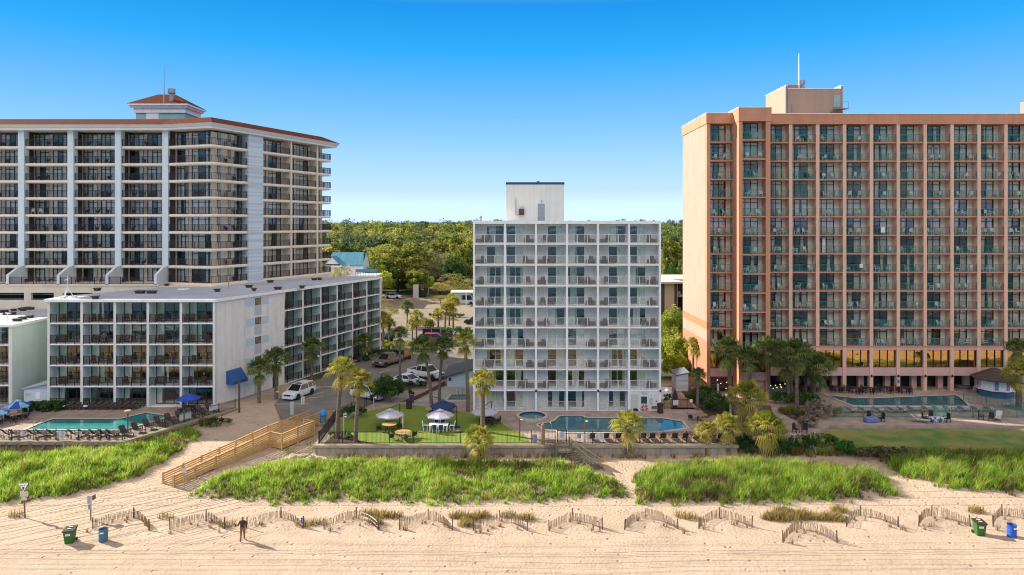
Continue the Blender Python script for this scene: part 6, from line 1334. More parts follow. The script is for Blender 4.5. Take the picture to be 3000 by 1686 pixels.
def car(label,kind,x,y,ang,pm,cat='car',hood_up=False,z=0,group=None,load=None):
    c=CARS[kind]; L,W=c['L'],c['W']; hw=W/2; t=thing({'suv':'parked_car','sedan':'parked_car','pickup':'pickup_truck','van':'van'}[kind],label,cat,(x,y,z),ang,group)
    zl=.30 if kind!='pickup' else .42; H=c['H']; bt=c['belt']; hd=c['hood']; w0,w1=c['ws']; r0,r1=c['rr']
    tail=bt-.02 if kind in('suv','van','pickup') else bt-.03
    st=[(L/2,zl+.12,zl+.42,.80),(L/2-.10,zl,hd-.22,.93),(L/2-.45,zl,hd-.06,.985),(w0,zl,bt-.01,1),(0,zl,bt,1),(-L/2+.5,zl,tail,1),(-L/2+.06,zl,tail-.04,.96),(-L/2,zl+.15,tail-.25,.93)]
    bedc=kind=='pickup'; q=MB(); ring=[]
    for (sx,za,zb,wf) in st:
        w=hw*wf; ring.append([(sx,-w*.95,za),(sx,-w,za+(zb-za)*.45),(sx,-w*.955,zb),(sx,w*.955,zb),(sx,w,za+(zb-za)*.45),(sx,w*.95,za)])
    fs=[];vs=[p for r in ring for p in r]; n=6
    for i in range(len(ring)-1):
        for k in range(6): fs.append((i*n+k,i*n+(k+1)%n,(i+1)*n+(k+1)%n,(i+1)*n+k))
    fs+= [tuple(range(6)),tuple(range(len(ring)*6-1,len(ring)*6-7,-1))]
    q.add(vs,fs); rw=hw*.74; 
    q.prism([(w1,-rw),(w1,rw),(r0,rw),(r0,-rw)],H-.05,H)               # roof panel
    for sy in (-1,1):                                                   # pillars
        q.bar((w0,sy*hw*.90,bt),(w1,sy*rw*.99,H-.03),.08,.06); q.bar((r1,sy*hw*.90,bt),(r0,sy*rw*.99,H-.03),.13,.06); mx_=(w1+r0)/2-.05; q.bar((mx_,sy*hw*.93,bt),(mx_,sy*rw*1.0,H-.03),.09,.05); q.bar((w1,sy*rw,H-.03),(r0,sy*rw,H-.03),.07,.07)
        if kind=='suv': q.bar((mx_-.95,sy*hw*.93,bt),(mx_-.9,sy*rw,H-.03),.10,.05)
        q.box(w0-.35,sy*hw*.98,bt-.02,w0-.18,sy*(hw+.16),bt+.13)         # mirrors
    if kind=='van': q.prism([(mx_-.2,-hw*.92),(mx_-.2,hw*.92),(r1,hw*.92),(r1,-hw*.92)],bt,H-.02)
    if bedc:
        xa,xb=-L/2+.12,r1-.08
        for sy in (-1,1): q.box(xa,sy*hw*.80,bt-.05,xb,sy*hw*.955,bt+.06)
        q.box(-L/2+.02,-hw*.9,bt-.1,-L/2+.12,hw*.9,bt+.05)
    q.build('body',pm,t,smooth=False,bevel=.045)
    if bedc: q=MB(); q.box(-L/2+.16,-hw*.79,bt-.018,r1-.1,hw*.79,bt+.004); q.build('truck_bed',plastm,t)
    g=MB(); a=hw*.90; b_=rw*.985; zz=H-.052
    g.add([(w0,-a,bt-.01),(w0,a,bt-.01),(w1,b_,zz),(w1,-b_,zz),(r1,-a,bt-.01),(r1,a,bt-.01),(r0,b_,zz),(r0,-b_,zz)],[(0,1,2,3),(5,4,7,6),(0,3,7,4),(1,5,6,2)]); g.build('windows',carglass,t)
    for sx in (c['wb'],-c['wb']):
        for sy in (-1,1):
            q=MB(); q.tf(Matrix.Translation((sx,sy*(hw-.10),c['wr']))@Matrix.Rotation(R(90),4,'X'),lambda m:m.lathe([(c['wr']*.6,-.12),(c['wr']*.95,-.12),(c['wr'],-.08),(c['wr'],.08),(c['wr']*.95,.12),(c['wr']*.6,.12)],18)); w=q.build('wheel',tyrem,t)
            q=MB(); q.tf(Matrix.Translation((sx,sy*(hw-.10),c['wr']))@Matrix.Rotation(R(90),4,'X'),lambda m:m.lathe([(0,-.10),(c['wr']*.62,-.115),(c['wr']*.62,.115),(0,.10)],14)); q.build('rim',rimm,w)
            q=MB(); arc=[(sx+(c['wr']+.05)*math.cos(k),sy*(hw+.004),c['wr']+(c['wr']+.05)*math.sin(k)) for k in np.linspace(.05,3.09,12)]
            q.tube(arc,.045,5); q.build('wheel_arch',plastm,t)
    for sy in (-1,1):
        q=MB(); q.box(L/2-.14,sy*hw*.52,hd-.36,L/2+.0,sy*hw*.86,hd-.20); q.build('headlight',hlm,t)
        q=MB(); q.box(-L/2-.02,sy*hw*.66,tail-.38,-L/2+.05,sy*hw*.92,tail-.12); q.build('tail_light',tlm,t)
    q=MB(); q.box(L/2-.10,-hw*.48,hd-.40,L/2+.02,hw*.48,hd-.22); q.build('grille',plastm,t); q=MB(); q.box(L/2-.06,-hw*.85,zl-.02,L/2+.03,hw*.85,zl+.16); q.build('bumper',plastm if kind!='suv' else pm,t)
    q=MB(); q.box(-L/2-.04,-hw*.85,zl+.02,-L/2+.06,hw*.85,zl+.2); q.build('bumper',plastm,t)
    if kind=='suv': q=MB(); q.box(-.35,-.45,H+.002,.3,.45,H+.012); q.build('sunroof',carglass,t)
    if hood_up: q=MB(); q.add([(w0-.05,-hw*.85,bt+.02),(w0-.05,hw*.85,bt+.02),(w0+.75,hw*.8,bt+1.0),(w0+.75,-hw*.8,bt+1.0),(w0-.05,-hw*.85,bt-.02),(w0-.05,hw*.85,bt-.02),(w0+.8,hw*.8,bt+.97),(w0+.8,-hw*.8,bt+.97)],[(0,1,2,3),(7,6,5,4),(0,3,7,4),(1,5,6,2),(2,6,7,3),(0,4,5,1)]); q.build('raised_bonnet',pm,t)
    return t
def hd_(dx,dy): return math.atan2(dy,dx)
car('white SUV with sunroof parked facing the beach below the low hotel','suv',-27.9,89.4,hd_(-1.0,-3.1),pw_)
car('white four door pickup truck parked by the lawn fence','pickup',-12.6,100.2,hd_(2.8,-1.7),pw_,'pickup')
car('brown grey pickup truck towing a plank sided trailer','pickup',-19.9,109.6,hd_(-1.3,-2.5),pg_,'pickup')
car('white sedan half behind the slim palm and hedge','sedan',-14.6,96.2,hd_(2.8,-1.7),pw_)
car('white SUV half hidden behind the sunlit palm and round bush','suv',-18.6,88.6,hd_(2.8,-1.7),pw_)
car('red SUV with its bonnet raised beside the black fence screen','suv',-14.6,130.6,hd_(1,-.05),pr_,hood_up=True)
car('black SUV driving on the road behind the white hotel','suv',XAT(1392,155),155,hd_(-1,0),pk_)
car('white SUV parked at the far edge of the sunny lot','suv',-36.2,208,hd_(1,-.1),pw_)
car('white camper van parked under the flat white shelter roof','van',XAT(1362,194),194,hd_(1,0),pw_,'van')
car('black SUV parked behind palms at the end of the low hotel wing','suv',-24.6,131,hd_(-.4,-1),pk_)
tr_=thing('utility_trailer','utility trailer with orange plank sides behind the grey pickup','trailer',(-18.2,114.3,0),hd_(-1.3,-2.5)); q=MB(); q.box(-1.6,-.9,.5,1.6,.9,.6); q.bar((1.6,0,.5),(2.6,0,.5),.1); q.build('frame',blackm,tr_)
for y in (-.9,.86): q=MB(); q.box(-1.6,y,.6,.9,y+.04,1.7); q.build('side_panel',mat('orange_planks',(.42,.24,.11),(.34,.18,.08),2,.8,stretch=(1,1,8)),tr_)
q=MB(); q.box(.92,-.85,.6,1.6,.85,1.75); q.build('tool_box',blackm,tr_)
for sy in (-1,1): q=MB(); q.tf(Matrix.Translation((-.3,sy*1.0,.34))@Matrix.Rotation(R(90),4,'X'),lambda m:m.lathe([(0,-.1),(.34,-.1),(.34,.1),(0,.1)],14)); q.build('wheel',tyrem,tr_)

# ---------------------------------------------------------------- pool furniture
loungem=mat('brown_lounger_sling',(.055,.042,.038),(.07,.055,.05),20,.8); loungef=mat('dark_brown_frame',(.05,.038,.03),None,8,.6); slingw=mat('pale_sling',(.52,.53,.52),(.46,.47,.47),16,.8); tanw=mat('tan_wood_lounger',(.34,.20,.12),(.28,.16,.09),8,.7)
def lounger_proto(name,fm,smt,back=52):
    t=thing(name,'lounger','sun lounger',(0,0,-50)); b=R(back)
    q=MB()
    for sx in (-.31,.31): q.bar((sx,-.95,.33),(sx,.35,.33),.05); q.bar((sx,.35,.33),(sx,.35+.78*math.cos(b),.33+.78*math.sin(b)),.045); q.bar((sx,.35+.6*math.cos(b),.33+.6*math.sin(b)),(sx,.80,.05),.03)
    q.build('frame',fm,t)
    for sx in (-.31,.31):
        for y in (-.85,.72): q=MB(); q.bar((sx,y,0),(sx,y-.03,.33),.05); q.build('leg',fm,t)
        q=MB(); q.bar((sx,.05,.55),(sx,.55,.55),.055,.03); q.bar((sx,.05,.33),(sx,.05,.55),.04); q.build('armrest',fm,t)
    q=MB(); q.box(-.285,-.93,.335,.285,.33,.365); q.build('seat',smt,t)
    q=MB(); q.tf(Matrix.Translation((0,.36,.345))@Matrix.Rotation(b,4,'X'),lambda m:m.box(-.285,0,0,.285,.80,.03)); q.build('backrest',smt,t); return t
PL=lounger_proto('sun_lounger',loungef,loungem); PLW=lounger_proto('sun_lounger',metal,slingw,38); PLT=lounger_proto('sun_lounger',tanw,loungem,58); protos=[PL,PLW,PLT]
used=set()
def lounger(P,label,x,y,rot,group,z=0):
    if P not in used: used.add(P); P.location=(x,y,z); P.rotation_euler=(0,0,rot); P['label']=label; P['group']=group; return P
    return dup(P,(x,y,z),rot,label,group)
gL='dark loungers along the low hotel front'
for i in range(11): x,y=G(a7(985+i*105,405)); lounger(PL,f'dark lounger before the low hotel front, {ORD[i]} from left'+(' with a white towel' if i in(0,3) else ''),x-.2,y+.9,R(-14),gL)
tow=mat('white_towel',(.72,.74,.78),(.6,.62,.68),4,.9)
for px,py,lab in ((945,372,'rumpled white towel on the first lounger'),(1290,375,'rumpled white towel on the fourth lounger')): 
    x,y=G(a7(px,py+20)); q=MB(); q.sphere((0,0,.42),.28,.3,.12); q.build('towel',tow,loc=(x,y,0),smooth=True,label=lab,cat='towel')
for i,px in enumerate([40,160,440,570,740,1060,1220,1380,1520,1640]): x,y=G(a7(px,850)); lounger(PL,f'dark lounger beside the left pool front fence, {ORD[i]} from left',x,y+1.1,R(150),'dark loungers by the left pool fence')
for i in range(9): f=.06+.095*i; lounger(PL,f'dark lounger along the diagonal pool fence, {ORD[i]} from the beach end',-41.6+6.6*f,72.1+12.3*f,R(62),'dark loungers by the diagonal fence')
for i in range(12):
    px=[c4(1500,0)[0],c4(1745,0)[0],c4(1975,0)[0],c4(2210,0)[0],c4(2440,0)[0],a4(545,0)[0],a4(705,0)[0],a4(880,0)[0],a4(1040,0)[0],a4(1210,0)[0],a4(1400,0)[0],a4(1560,0)[0]][i]; y=71.1; lounger(PLT,f'wooden armed lounger with tall dark back by the curved pool, {ORD[i]} from left',XAT(px,y),y,math.pi+R(6),'wooden loungers by the curved pool')
for i,(px,py) in enumerate([(1560,690),(1760,690),(1985,690),(2200,690),(2350,690)]): x,y=G(a5(px,py)); lounger(PLW,f'pale sling lounger behind the teal fence, {ORD[i]} from left',x,y+.6,R(118),'pale loungers behind the teal fence')
for i,px in enumerate([930,1150,1310,1470,1690,1890,2090]): x,y=G(a6(px,1180)); lounger(PLW,f'pale sling lounger behind the teal fence, {ORD[i+5]} from left',x,y+.3,R(118),'pale loungers behind the teal fence')
x,y=G(a6(2370,1090)); lounger(PLW,'pale sling lounger alone near the round bar',x,y,R(-80),None)
x,y=G(a6(1010,1330)); lounger(PLW,'pale lounger on the paving in front of the teal fence',x,y,R(60),None)
x,y=G(a6(2190,1290)); lounger(PLW,'pale tilted lounger beside the dark chairs at the right',x,y,R(-40),None)
# parasols
def parasol(label,x,y,r,h,mats_,ncol=8,side=None,vent=True,z=0,closed=False,drop=.58):
    t=thing('parasol',label,'parasol',(x,y,z)); q=MB(); px,py=side if side else (0,0)
    q.tube([(px,py,0),(px,py,h+(.55 if side else -.05))],.045,8); q.build('pole',blackm if side else metal,t)
    if side: q=MB(); q.bar((px,py,h+.5),(px*.5,py*.5,h+.35),.05); q.bar((px*.5,py*.5,h+.35),(0,0,h+.05),.05); q.build('arm',blackm,t)
    q=MB(); q.lathe([(.42,0),(.42,.08),(.1,.14),(0,.15)],12,(px,py,0)); q.build('base',blackm,t)
    q=MB()
    if closed: q.lathe([(.05,h-1.5),(.17,h-1.4),(.12,h-.8),(.15,h-.55),(.04,h+.1),(0,h+.15)],10); q.build('canopy',mats_[0],t); return t
    n=8
    for i in range(n):
        a,b=2*math.pi*i/n,2*math.pi*(i+1)/n; q.mi=i%len(mats_)
        p=[(r*math.cos(a),r*math.sin(a),h-drop),(r*math.cos(b),r*math.sin(b),h-drop)]; m=[(.5*r*math.cos(a),.5*r*math.sin(a),h-drop*.42),(.5*r*math.cos(b),.5*r*math.sin(b),h-drop*.42)]
        q.add([p[0],p[1],m[1],m[0],(0,0,h),(p[0][0],p[0][1],h-drop-.12),(p[1][0],p[1][1],h-drop-.12)],[(0,1,2,3),(3,2,4),(5,6,1,0)])
    q.build('canopy',mats_,t)
    q=MB()
    for i in range(n): a=2*math.pi*i/n; q.bar((0,0,h-.06),(r*.98*math.cos(a),r*.98*math.sin(a),h-drop-.03),.025)
    q.build('ribs',metal,t)
    if vent: q=MB(); q.lathe([(r*.30,h-.06),(.04,h+.14),(0,h+.16)],8); q.build('vent_cap',mats_[-1],t); 
    q=MB(); q.lathe([(.04,h+.1),(.05,h+.22),(0,h+.26)],8); q.build('finial',blackm,t); return t
canw=mat('white_canvas',(.50,.48,.58),(.44,.42,.52),2,.9); cann=mat('navy_canvas',(.025,.045,.15),(.03,.05,.17),2,.9); canb=mat('royal_blue_canvas',(.03,.08,.45),(.025,.07,.40),2,.9); canl=mat('sky_blue_canvas',(.10,.40,.62),(.30,.55,.68),3,.9,lo=.45,hi=.55); cant=mat('tan_canvas',(.45,.33,.20),(.40,.29,.17),3,.9); cang=mat('grey_brown_canvas',(.20,.17,.14),(.18,.15,.12),3,.9)
def pxp(p,z,Y): return XAT(p[0],Y),Y
Yp=76.5; parasol('white cantilever parasol left on the lawn over the yellow table',XAT(a3(1250,0)[0],Yp),Yp,1.6,ZAT(a3(0,515)[1],Yp),[canw],side=(1.05,.3))
Yp=76.2; parasol('white cantilever parasol over the white dining table',XAT(a3(2005,0)[0],Yp),Yp,1.6,ZAT(a3(0,520)[1],Yp),[canw],side=(1.9,-.4))
Yp=78; parasol('white cantilever parasol behind the fat collared palm',XAT(z5(1340,0)[0],Yp),Yp,1.55,ZAT(z5(0,752)[1],Yp),[canw],side=(.75,.4))
Yp=82; parasol('navy cantilever parasol at the back of the lawn',XAT(a3(2055,0)[0],Yp),Yp,1.6,ZAT(a3(0,390)[1],Yp),[cann],side=(-1.35,.2),drop=.55)
x,y=G(a3(1447,830)); parasol('closed tan parasol standing on the lawn',x,y,.5,ZAT(a3(0,640)[1],y),[cant],closed=True)
x,y=G(a7(270,500)); parasol('blue patterned parasol beside the boxy hedge',x,y,1.35,ZAT(a7(0,255)[1],y),[canb,canl])
x,y=G(a7(15,590)); parasol('blue patterned parasol cut off by the left edge',x-.6,y,1.35,ZAT(a7(0,365)[1],y),[canb,canl])
x,y=G(a8(790,410)); parasol('plain royal blue parasol in front of the low hotel',x,y,1.35,ZAT(a8(0,150)[1],y),[canb],vent=False)
x,y=G(a4(1500,830)); parasol('grey brown parasol right of the curved pool',x,y,1.15,ZAT(a4(0,705)[1],y),[cang],vent=False)
# tables and chairs
yelt=mat('ochre_table_top',(.42,.27,.09),(.38,.24,.08),3,.7); brt=mat('tan_table_top',(.30,.20,.12),None,3,.7)
def rtable(label,x,y,r,tm,lm,h=.74,z=0):
    t=thing('round_table',label,'table',(x,y,z)); q=MB(); q.lathe([(r*.97,h-.04),(r,h-.02),(r,h),(0,h+.004)],24); q.build('table_top',tm,t)
    for k in range(4): a=k*math.pi/2+.6; q=MB(); q.bar((r*.62*math.cos(a),r*.62*math.sin(a),0),(r*.4*math.cos(a),r*.4*math.sin(a),h-.04),.05); q.build('leg',lm,t)
    return t
def dchair(label,x,y,rot,m=None,z=0,name='patio_chair',group=None,mesh=None): return put(mesh or CH_IRON,name,(x,y,z),rot,label,'chair',group)
def tableset(tl,cl,x,y,r,tm,n,grp,m=None,mesh=None):
    rtable(tl,x,y,r,tm,irond)
    nm=['front','right','back','left','near left','far right']
    for k in range(n): a=-math.pi/2+2*math.pi*k/n+.3; dchair(f'{cl}, {nm[k]} seat',x+(r+.32)*math.cos(a),y+(r+.32)*math.sin(a),a-math.pi/2,group=grp,mesh=mesh)
x,y=G(a3(1240,835)); tableset('round ochre table under the left white parasol','iron chair at the shaded ochre table',x,y,.82,yelt,4,'lawn table chairs')
x,y=G(a3(1447,960)); tableset('round ochre table in the sun by the lawn fence','iron chair at the sunny ochre table',x,y,.86,yelt,4,'lawn table chairs')
x,y=G(z5(1380,890)); tableset('round table under the parasol behind the collared palm','iron chair behind the collared palm',x,y,.6,irond,4,'lawn table chairs')
x,y=G(a4(1300,790)); tableset('round tan table at the right end of the curved pool','iron chair at the tan table',x,y,.8,brt,3,'right pool table chairs'); x,y=G(a4(1420,870)); rtable('second round tan table half behind the small palm',x,y,.75,brt,irond)
x,y=G(a7(255,560)); tableset('small round table under the blue patterned parasol','iron chair under the patterned parasol',x,y,.55,brt,4,'left pool table chairs'); x,y=G(a7(10,640)); tableset('round table at the far left edge','iron chair at the far left table',x-.5,y,.5,brt,2,'left pool table chairs')
x,y=G(a8(790,440)); tableset('dark table under the royal blue parasol','iron chair under the royal blue parasol',x,y,.6,irond,5,'left pool table chairs')
for i,(px,py) in enumerate([(790,350),(930,355),(1300,355),(1560,370),(1770,370),(2030,360),(2310,370)]): x,y=G(a5(px,py)); tableset(f'dark terrace table before the salmon hotel, {ORD[i]} from left',f'dark chair at the {ORD[i]} terrace table',x,y,.55,irond,4,'terrace chairs of the salmon hotel')
# white dining set
x,y=G(a3(1985,840)); dt=thing('dining_table','long white dining table on the lawn','table',(x,y,0)); q=MB(); q.box(-1.05,-.5,.70,1.05,.5,.75)
q.build('table_top',white,dt)
for sx in (-.92,.92):
    for sy in (-.4,.4): q=MB(); q.box(sx-.05,sy-.05,0,sx+.05,sy+.05,.70); q.build('leg',white,dt)
def wchair(label,x,y,rot):
    t=thing('dining_chair',label,'chair',(x,y,0),rot,'white dining chairs')
    q=MB(); 
    for sx in (-.25,.25): q.bar((sx,.22,.44),(sx,.34,1.0),.05); q.bar((sx,-.22,.66),(sx,.28,.66),.06,.04); q.bar((sx,-.22,.44),(sx,-.22,.66),.04)
    q.bar((-.25,.34,1.0),(.25,.34,1.0),.05); q.build('frame',white,t)
    q=MB(); q.box(-.25,-.25,.42,.25,.24,.46); q.build('seat',cann,t); q=MB(); q.add([(-.22,.25,.52),(.22,.25,.52),(.22,.33,.96),(-.22,.33,.96),(-.22,.27,.52),(.22,.27,.52),(.22,.35,.96),(-.22,.35,.96)],[(0,1,2,3),(7,6,5,4),(0,4,5,1),(1,5,6,2),(2,6,7,3),(3,7,4,0)]); q.build('backrest',cann,t)
    for sx in (-.22,.22):
        for sy in (-.2,.2): q=MB(); q.bar((sx,sy,0),(sx,sy,.42),.045); q.build('leg',white,t)
for dx,dy,r,l in [(-.35,-.75,math.pi,'front left of the table'),(.35,-.75,math.pi,'front right of the table'),(-.35,.75,0,'back left of the table'),(.35,.75,0,'back right of the table'),(-1.45,0,math.pi/2,'at the left head of the table'),(1.45,0,-math.pi/2,'at the right head of the table')]: wchair('white dining chair with navy sling, '+l,x+dx,y+dy,r)
x,y=G(a3(2290,860)); q=MB(); q.sphere((0,0,.12),.45,.3,.14); q.sphere((-.6,.1,.08),.35,.2,.10); q.build('sandbag',mat('tan_sandbag',(.30,.24,.17),(.10,.09,.08),1.2,.9),loc=(x,y,0),smooth=True,label='lumpy sandbag weight at the foot of a parasol',cat='sandbag')
# covered fire tables and dark adirondack chairs on the right paving
def covered(label,px,py,m): 
    x,y=G(a6(px,py)); q=MB(); q.box(-.75,-.4,0,.75,.4,.58); o=q.build('covered_table',m,loc=(x,y,0),bevel=.12,label=label,cat='table'); o.rotation_euler=(0,0,.1); return x,y
x,y=covered('low table under a periwinkle blue cover','0'and 265,1325,mat('periwinkle_cover',(.16,.20,.38),(.13,.16,.32),3,.85))
for k,(dx,dy,r,l) in enumerate([(.35,.8,.2,'behind the periwinkle cover'),(1.25,.1,-1.4,'right of the periwinkle cover')]): dchair('dark slatted armchair '+l,x+dx,y+dy,r,mesh=CH_ROCK if False else armchair(irond,'garden_chair'),name='garden_chair')
x,y=covered('low table under a blue and white striped cover',1245,1320,mat('striped_cover',(.55,.57,.62),(.05,.07,.16),2.2,.85,stretch=(3,1,1),lo=.47,hi=.53))
for k,(dx,dy,r,l) in enumerate([(-1.15,.2,1.3,'left of the striped cover'),(1.2,-.1,-1.4,'right of the striped cover'),(.1,.85,0,'behind the striped cover')]): dchair('dark slatted armchair '+l,x+dx,y+dy,r,mesh=armchair(irond,'garden_chair'),name='garden_chair')
x,y=G(a6(2040,1310))
for k,(dx,dy,r,l) in enumerate([(-.5,.5,.9,'farther of the right pair'),(.2,-.2,-.6,'nearer of the right pair')]): dchair('dark slatted armchair by the tilted lounger, '+l,x+dx,y+dy,r,mesh=armchair(irond,'garden_chair'),name='garden_chair')
x,y=G(a5(760,970)); 
for k,(dx,r,l) in enumerate([(-.6,.6,'left'),(.35,-.7,'right')]): dchair(f'dark slatted armchair on the pale path, {l} one',x+dx,y,r,mesh=armchair(irond,'garden_chair'),name='garden_chair')
# ---------------------------------------------------------------- round bar with stools
by=90.0; bx_=XAT(a6(2140,0)[0],by); tb=thing('round_bar','round white pool bar with brown shingled roof and blue counter','bar',(bx_,by,0))
q=MB(); zr0=ZAT(a6(0,700)[1],by-1.8); q.lathe([(2.75,zr0-.12),(2.78,zr0),(.5,ZAT(a6(0,515)[1],by)),(0,ZAT(a6(0,510)[1],by)+.02)],8); q.build('roof',mat('brown_shingle',(.11,.08,.07),(.075,.055,.05),4,.9,bump=.3,bscale=20),tb)
q=MB(); q.lathe([(1.85,1.0),(1.85,zr0-.05)],8); q.build('wall',white,tb)
q=MB(); q.lathe([(2.05,0),(2.05,.92)],8); q.build('counter_front',mat('blue_counter_paint',(.05,.14,.22),(.04,.11,.18),1,.6),tb); q=MB(); q.lathe([(1.8,.92),(2.3,.92),(2.3,1.0),(1.8,1.0)],8); q.build('counter_top',white,tb)
for a in (-120,-75): q=MB(); q.tf(ROT(1.80*math.cos(R(a)),1.80*math.sin(R(a)),0,R(a+90)),lambda m:m.box(-.2,-.05,1.05,.2,.02,zr0-.15)); q.build('shutter',mat('slate_blue_shutter',(.18,.28,.36),None,4,.6),tb)
stw=mat('white_stool_plastic',(.68,.69,.70),None,4,.4); stb=mat('blue_stool_plastic',(.10,.28,.52),None,4,.4)
for i,(px,py,m,nm) in enumerate([(1845,870,stw,'white'),(1905,885,stw,'white'),(1970,905,stw,'white'),(2055,925,stw,'white'),(2175,945,stb,'blue'),(2290,950,stb,'blue'),(2410,930,stw,'white'),(2490,930,stw,'white')]):
    x,y=G(a6(px,py)); q=MB(); q.box(-.17,-.17,.66,.17,.17,.72)
    for sx in (-1,1):
        for sy in (-1,1): q.bar((sx*.21,sy*.21,0),(sx*.14,sy*.14,.66),.06)
    for s in (-1,1): q.bar((-.18,s*.18,.3),(.18,s*.18,.3),.03); q.bar((s*.18,-.18,.3),(s*.18,.18,.3),.03)
    q.build('bar_stool',m,loc=(x,y,0),label=f'{nm} plastic bar stool at the round bar, {ORD[i]} from left',cat='stool',group='bar stools')
x,y=G(a6(1720,835)); q=MB(); q.lathe([(.95,0),(1.0,.25),(.8,.42),(0,.45)],16); q.build('covered_tub',mat('grey_tarpaulin',(.16,.16,.17),None,2,.8),loc=(x,y+1,0),label='round grey covered tub under the salmon hotel arcade',cat='tub')
# ---------------------------------------------------------------- bins, signs, posts, lamps
def wheelie(label,p,rot,z=-1.6):
    x,y=G(p,z); z=hgt(x,y)-.03; t=thing('wheeled_bin',label,'bin',(x,y,z),rot)
    q=MB(); A=[(-.27,-.28),(.27,-.28),(.27,.26),(-.27,.26)]; B=[(-.36,-.40),(.36,-.40),(.36,.36),(-.36,.36)]; taper(q,A,.04,B,1.02); q.add([(*p_,.04) for p_ in A],[(3,2,1,0)]); q.box(-.38,-.42,.93,.38,.38,1.0); q.build('body',mat('green_bin_plastic',(.035,.13,.025),(.03,.11,.02),2,.5),t,bevel=.03)
    q=MB(); q.add([(-.41,-.46,1.01),(.41,-.46,1.01),(.41,.44,1.05),(-.41,.44,1.05),(-.40,-.44,1.06),(.40,-.44,1.06),(.38,.40,1.14),(-.38,.40,1.14)],[(3,2,1,0),(4,5,6,7),(0,1,5,4),(1,2,6,5),(2,3,7,6),(3,0,4,7)]); l=q.build('lid',mat('dark_brown_lid',(.05,.03,.025),None,4,.6),t)
    for k in (-.14,.16): q=MB(); q.box(-.12,k-.05,1.085+.09*(k+.44)/.84,.14,k+.06,1.10+.09*(k+.44)/.84); q.build('lid_sticker',white,l)
    q=MB(); q.box(-.19,-.375,.66,.14,-.36,.82); s=q.build('label_plate',white,t); q=MB(); scribble(q,-.17,.12,.68,.80,2,-.376,9,.5); q.build('lettering',inkm,s)
    for sx in (-1,1): q=MB(); q.tf(Matrix.Translation((sx*.33,.34,.13))@Matrix.Rotation(R(90),4,'Y'),lambda m:m.lathe([(0,-.04),(.13,-.04),(.13,.04),(0,.04)],12)); q.build('wheel',tyrem,t)
    q=MB(); q.bar((-.3,.45,1.0),(.3,.45,1.0),.04); q.build('handle',plastm,t)
def barrel(label,p,c,z=-1.6,rot=0):
    x,y=G(p,z); z=hgt(x,y)-.03; t=thing('barrel',label,'barrel',(x,y,z),rot); q=MB(); prof=[(.31,0),(.32,.04),(.32,.30),(.335,.32),(.32,.34),(.32,.62),(.335,.64),(.32,.66),(.32,.92),(.34,.95),(.335,.97),(.30,.97),(.30,.55),(0,.53)]; q.lathe(prof,20); q.build('drum',c,t,smooth=False)
    q=MB(); q.tf(Matrix.Rotation(R(-80),4,'Z'),lambda m:m.box(.321,-.13,.70,.328,.13,.80)); q.build('label_plate',white,t)
wheelie('green wheeled bin with brown lid at the left of the beach',z3(528,1192),R(12)); wheelie('green wheeled bin with brown lid at the right of the beach',(2764+105,1564),R(-8))
barrel('faded blue steel barrel bin at the left of the beach',z3(780,1178),mat('faded_blue_steel',(.06,.16,.26),(.05,.13,.22),2,.5)); barrel('bright blue barrel bin at the far right of the beach',(2964,1571),mat('bright_blue_steel',(.02,.10,.42),(.02,.08,.36),2,.5))
x,y=G(z3(2438,295),-.1); t=thing('lidded_bin','bright blue domed litter bin at the top of the boardwalk','bin',(x,y,-.1)); q=MB(); q.lathe([(.33,0),(.36,.75),(.36,.80)],16); q.build('drum',mat('blue_grey_mesh_bin',(.12,.25,.38),(.10,.2,.3),12,.6),t); q=MB(); q.lathe([(.40,.80),(.40,.98),(.36,1.05),(.34,1.30),(.26,1.42),(0,1.46)],16); q.build('lid',mat('sky_blue_plastic',(.03,.30,.72),None,3,.4),t,smooth=True)
def litter(label,p,h=.95,r=.33): 
    x,y=G(p); t=thing('litter_bin',label,'bin',(x,y,0)); q=MB(); q.lathe([(r*.92,0),(r,h*.8),(r*1.02,h*.82)],14); q.build('drum',mat('dark_brown_slats',(.07,.035,.025),(.045,.025,.02),2,.7,stretch=(9,9,.5)),t); q=MB(); q.lathe([(r*1.08,h*.82),(r*1.08,h*.9),(r*.6,h),(0,h)],14); q.build('lid',plastm,t)
litter('dark brown litter bin at the back of the lawn',a3(1537,505),1.2,.38); litter('dark brown litter bin at the right corner of the white hotel',a4(692,672),1.2,.38)
# beach signs
woodp=mat('sign_post_wood',(.20,.14,.09),(.14,.10,.065),4,.9)
x,y=G(z3(190,1005),-1.55); zb=hgt(x,y); t=thing('beach_sign','white inverted triangle sign above two pale boards on a wooden post','sign',(x,y,zb),R(0))
Yk=y; hh=lambda v:ZAT(z3(0,v)[1],Yk)-zb; ww=lambda u:XAT(z3(u,0)[0],Yk)-x
q=MB(); q.bar((0,0,-.3),(ww(178),0,hh(760)),.085,.085); q.build('post',woodp,t)
q=MB(); a,b,c=(ww(143),hh(757)),(ww(216),hh(752)),(ww(182),hh(812)); q.add([(p[0],-.07,p[1]) for p in (a,b,c)]+[(p[0],-.05,p[1]) for p in (a,b,c)],[(0,2,1),(3,4,5),(0,1,4,3),(1,2,5,4),(2,0,3,5)]); s=q.build('triangle_board',white,t)
q=MB(); scribble(q,ww(155),ww(205),hh(774),hh(763),1,-.071,31,.9); q.build('lettering',mat('blue_lettering',(.05,.10,.35),None,4,.6),s); q=MB(); q.tube([(ww(180),-.08,hh(786)),(ww(180),-.071,hh(786))],.09,8); q.box(ww(176),-.078,hh(802),ww(184),-.071,hh(790)); q.build('emblem',mat('dark_red_emblem',(.14,.03,.04),None,4,.6),s)
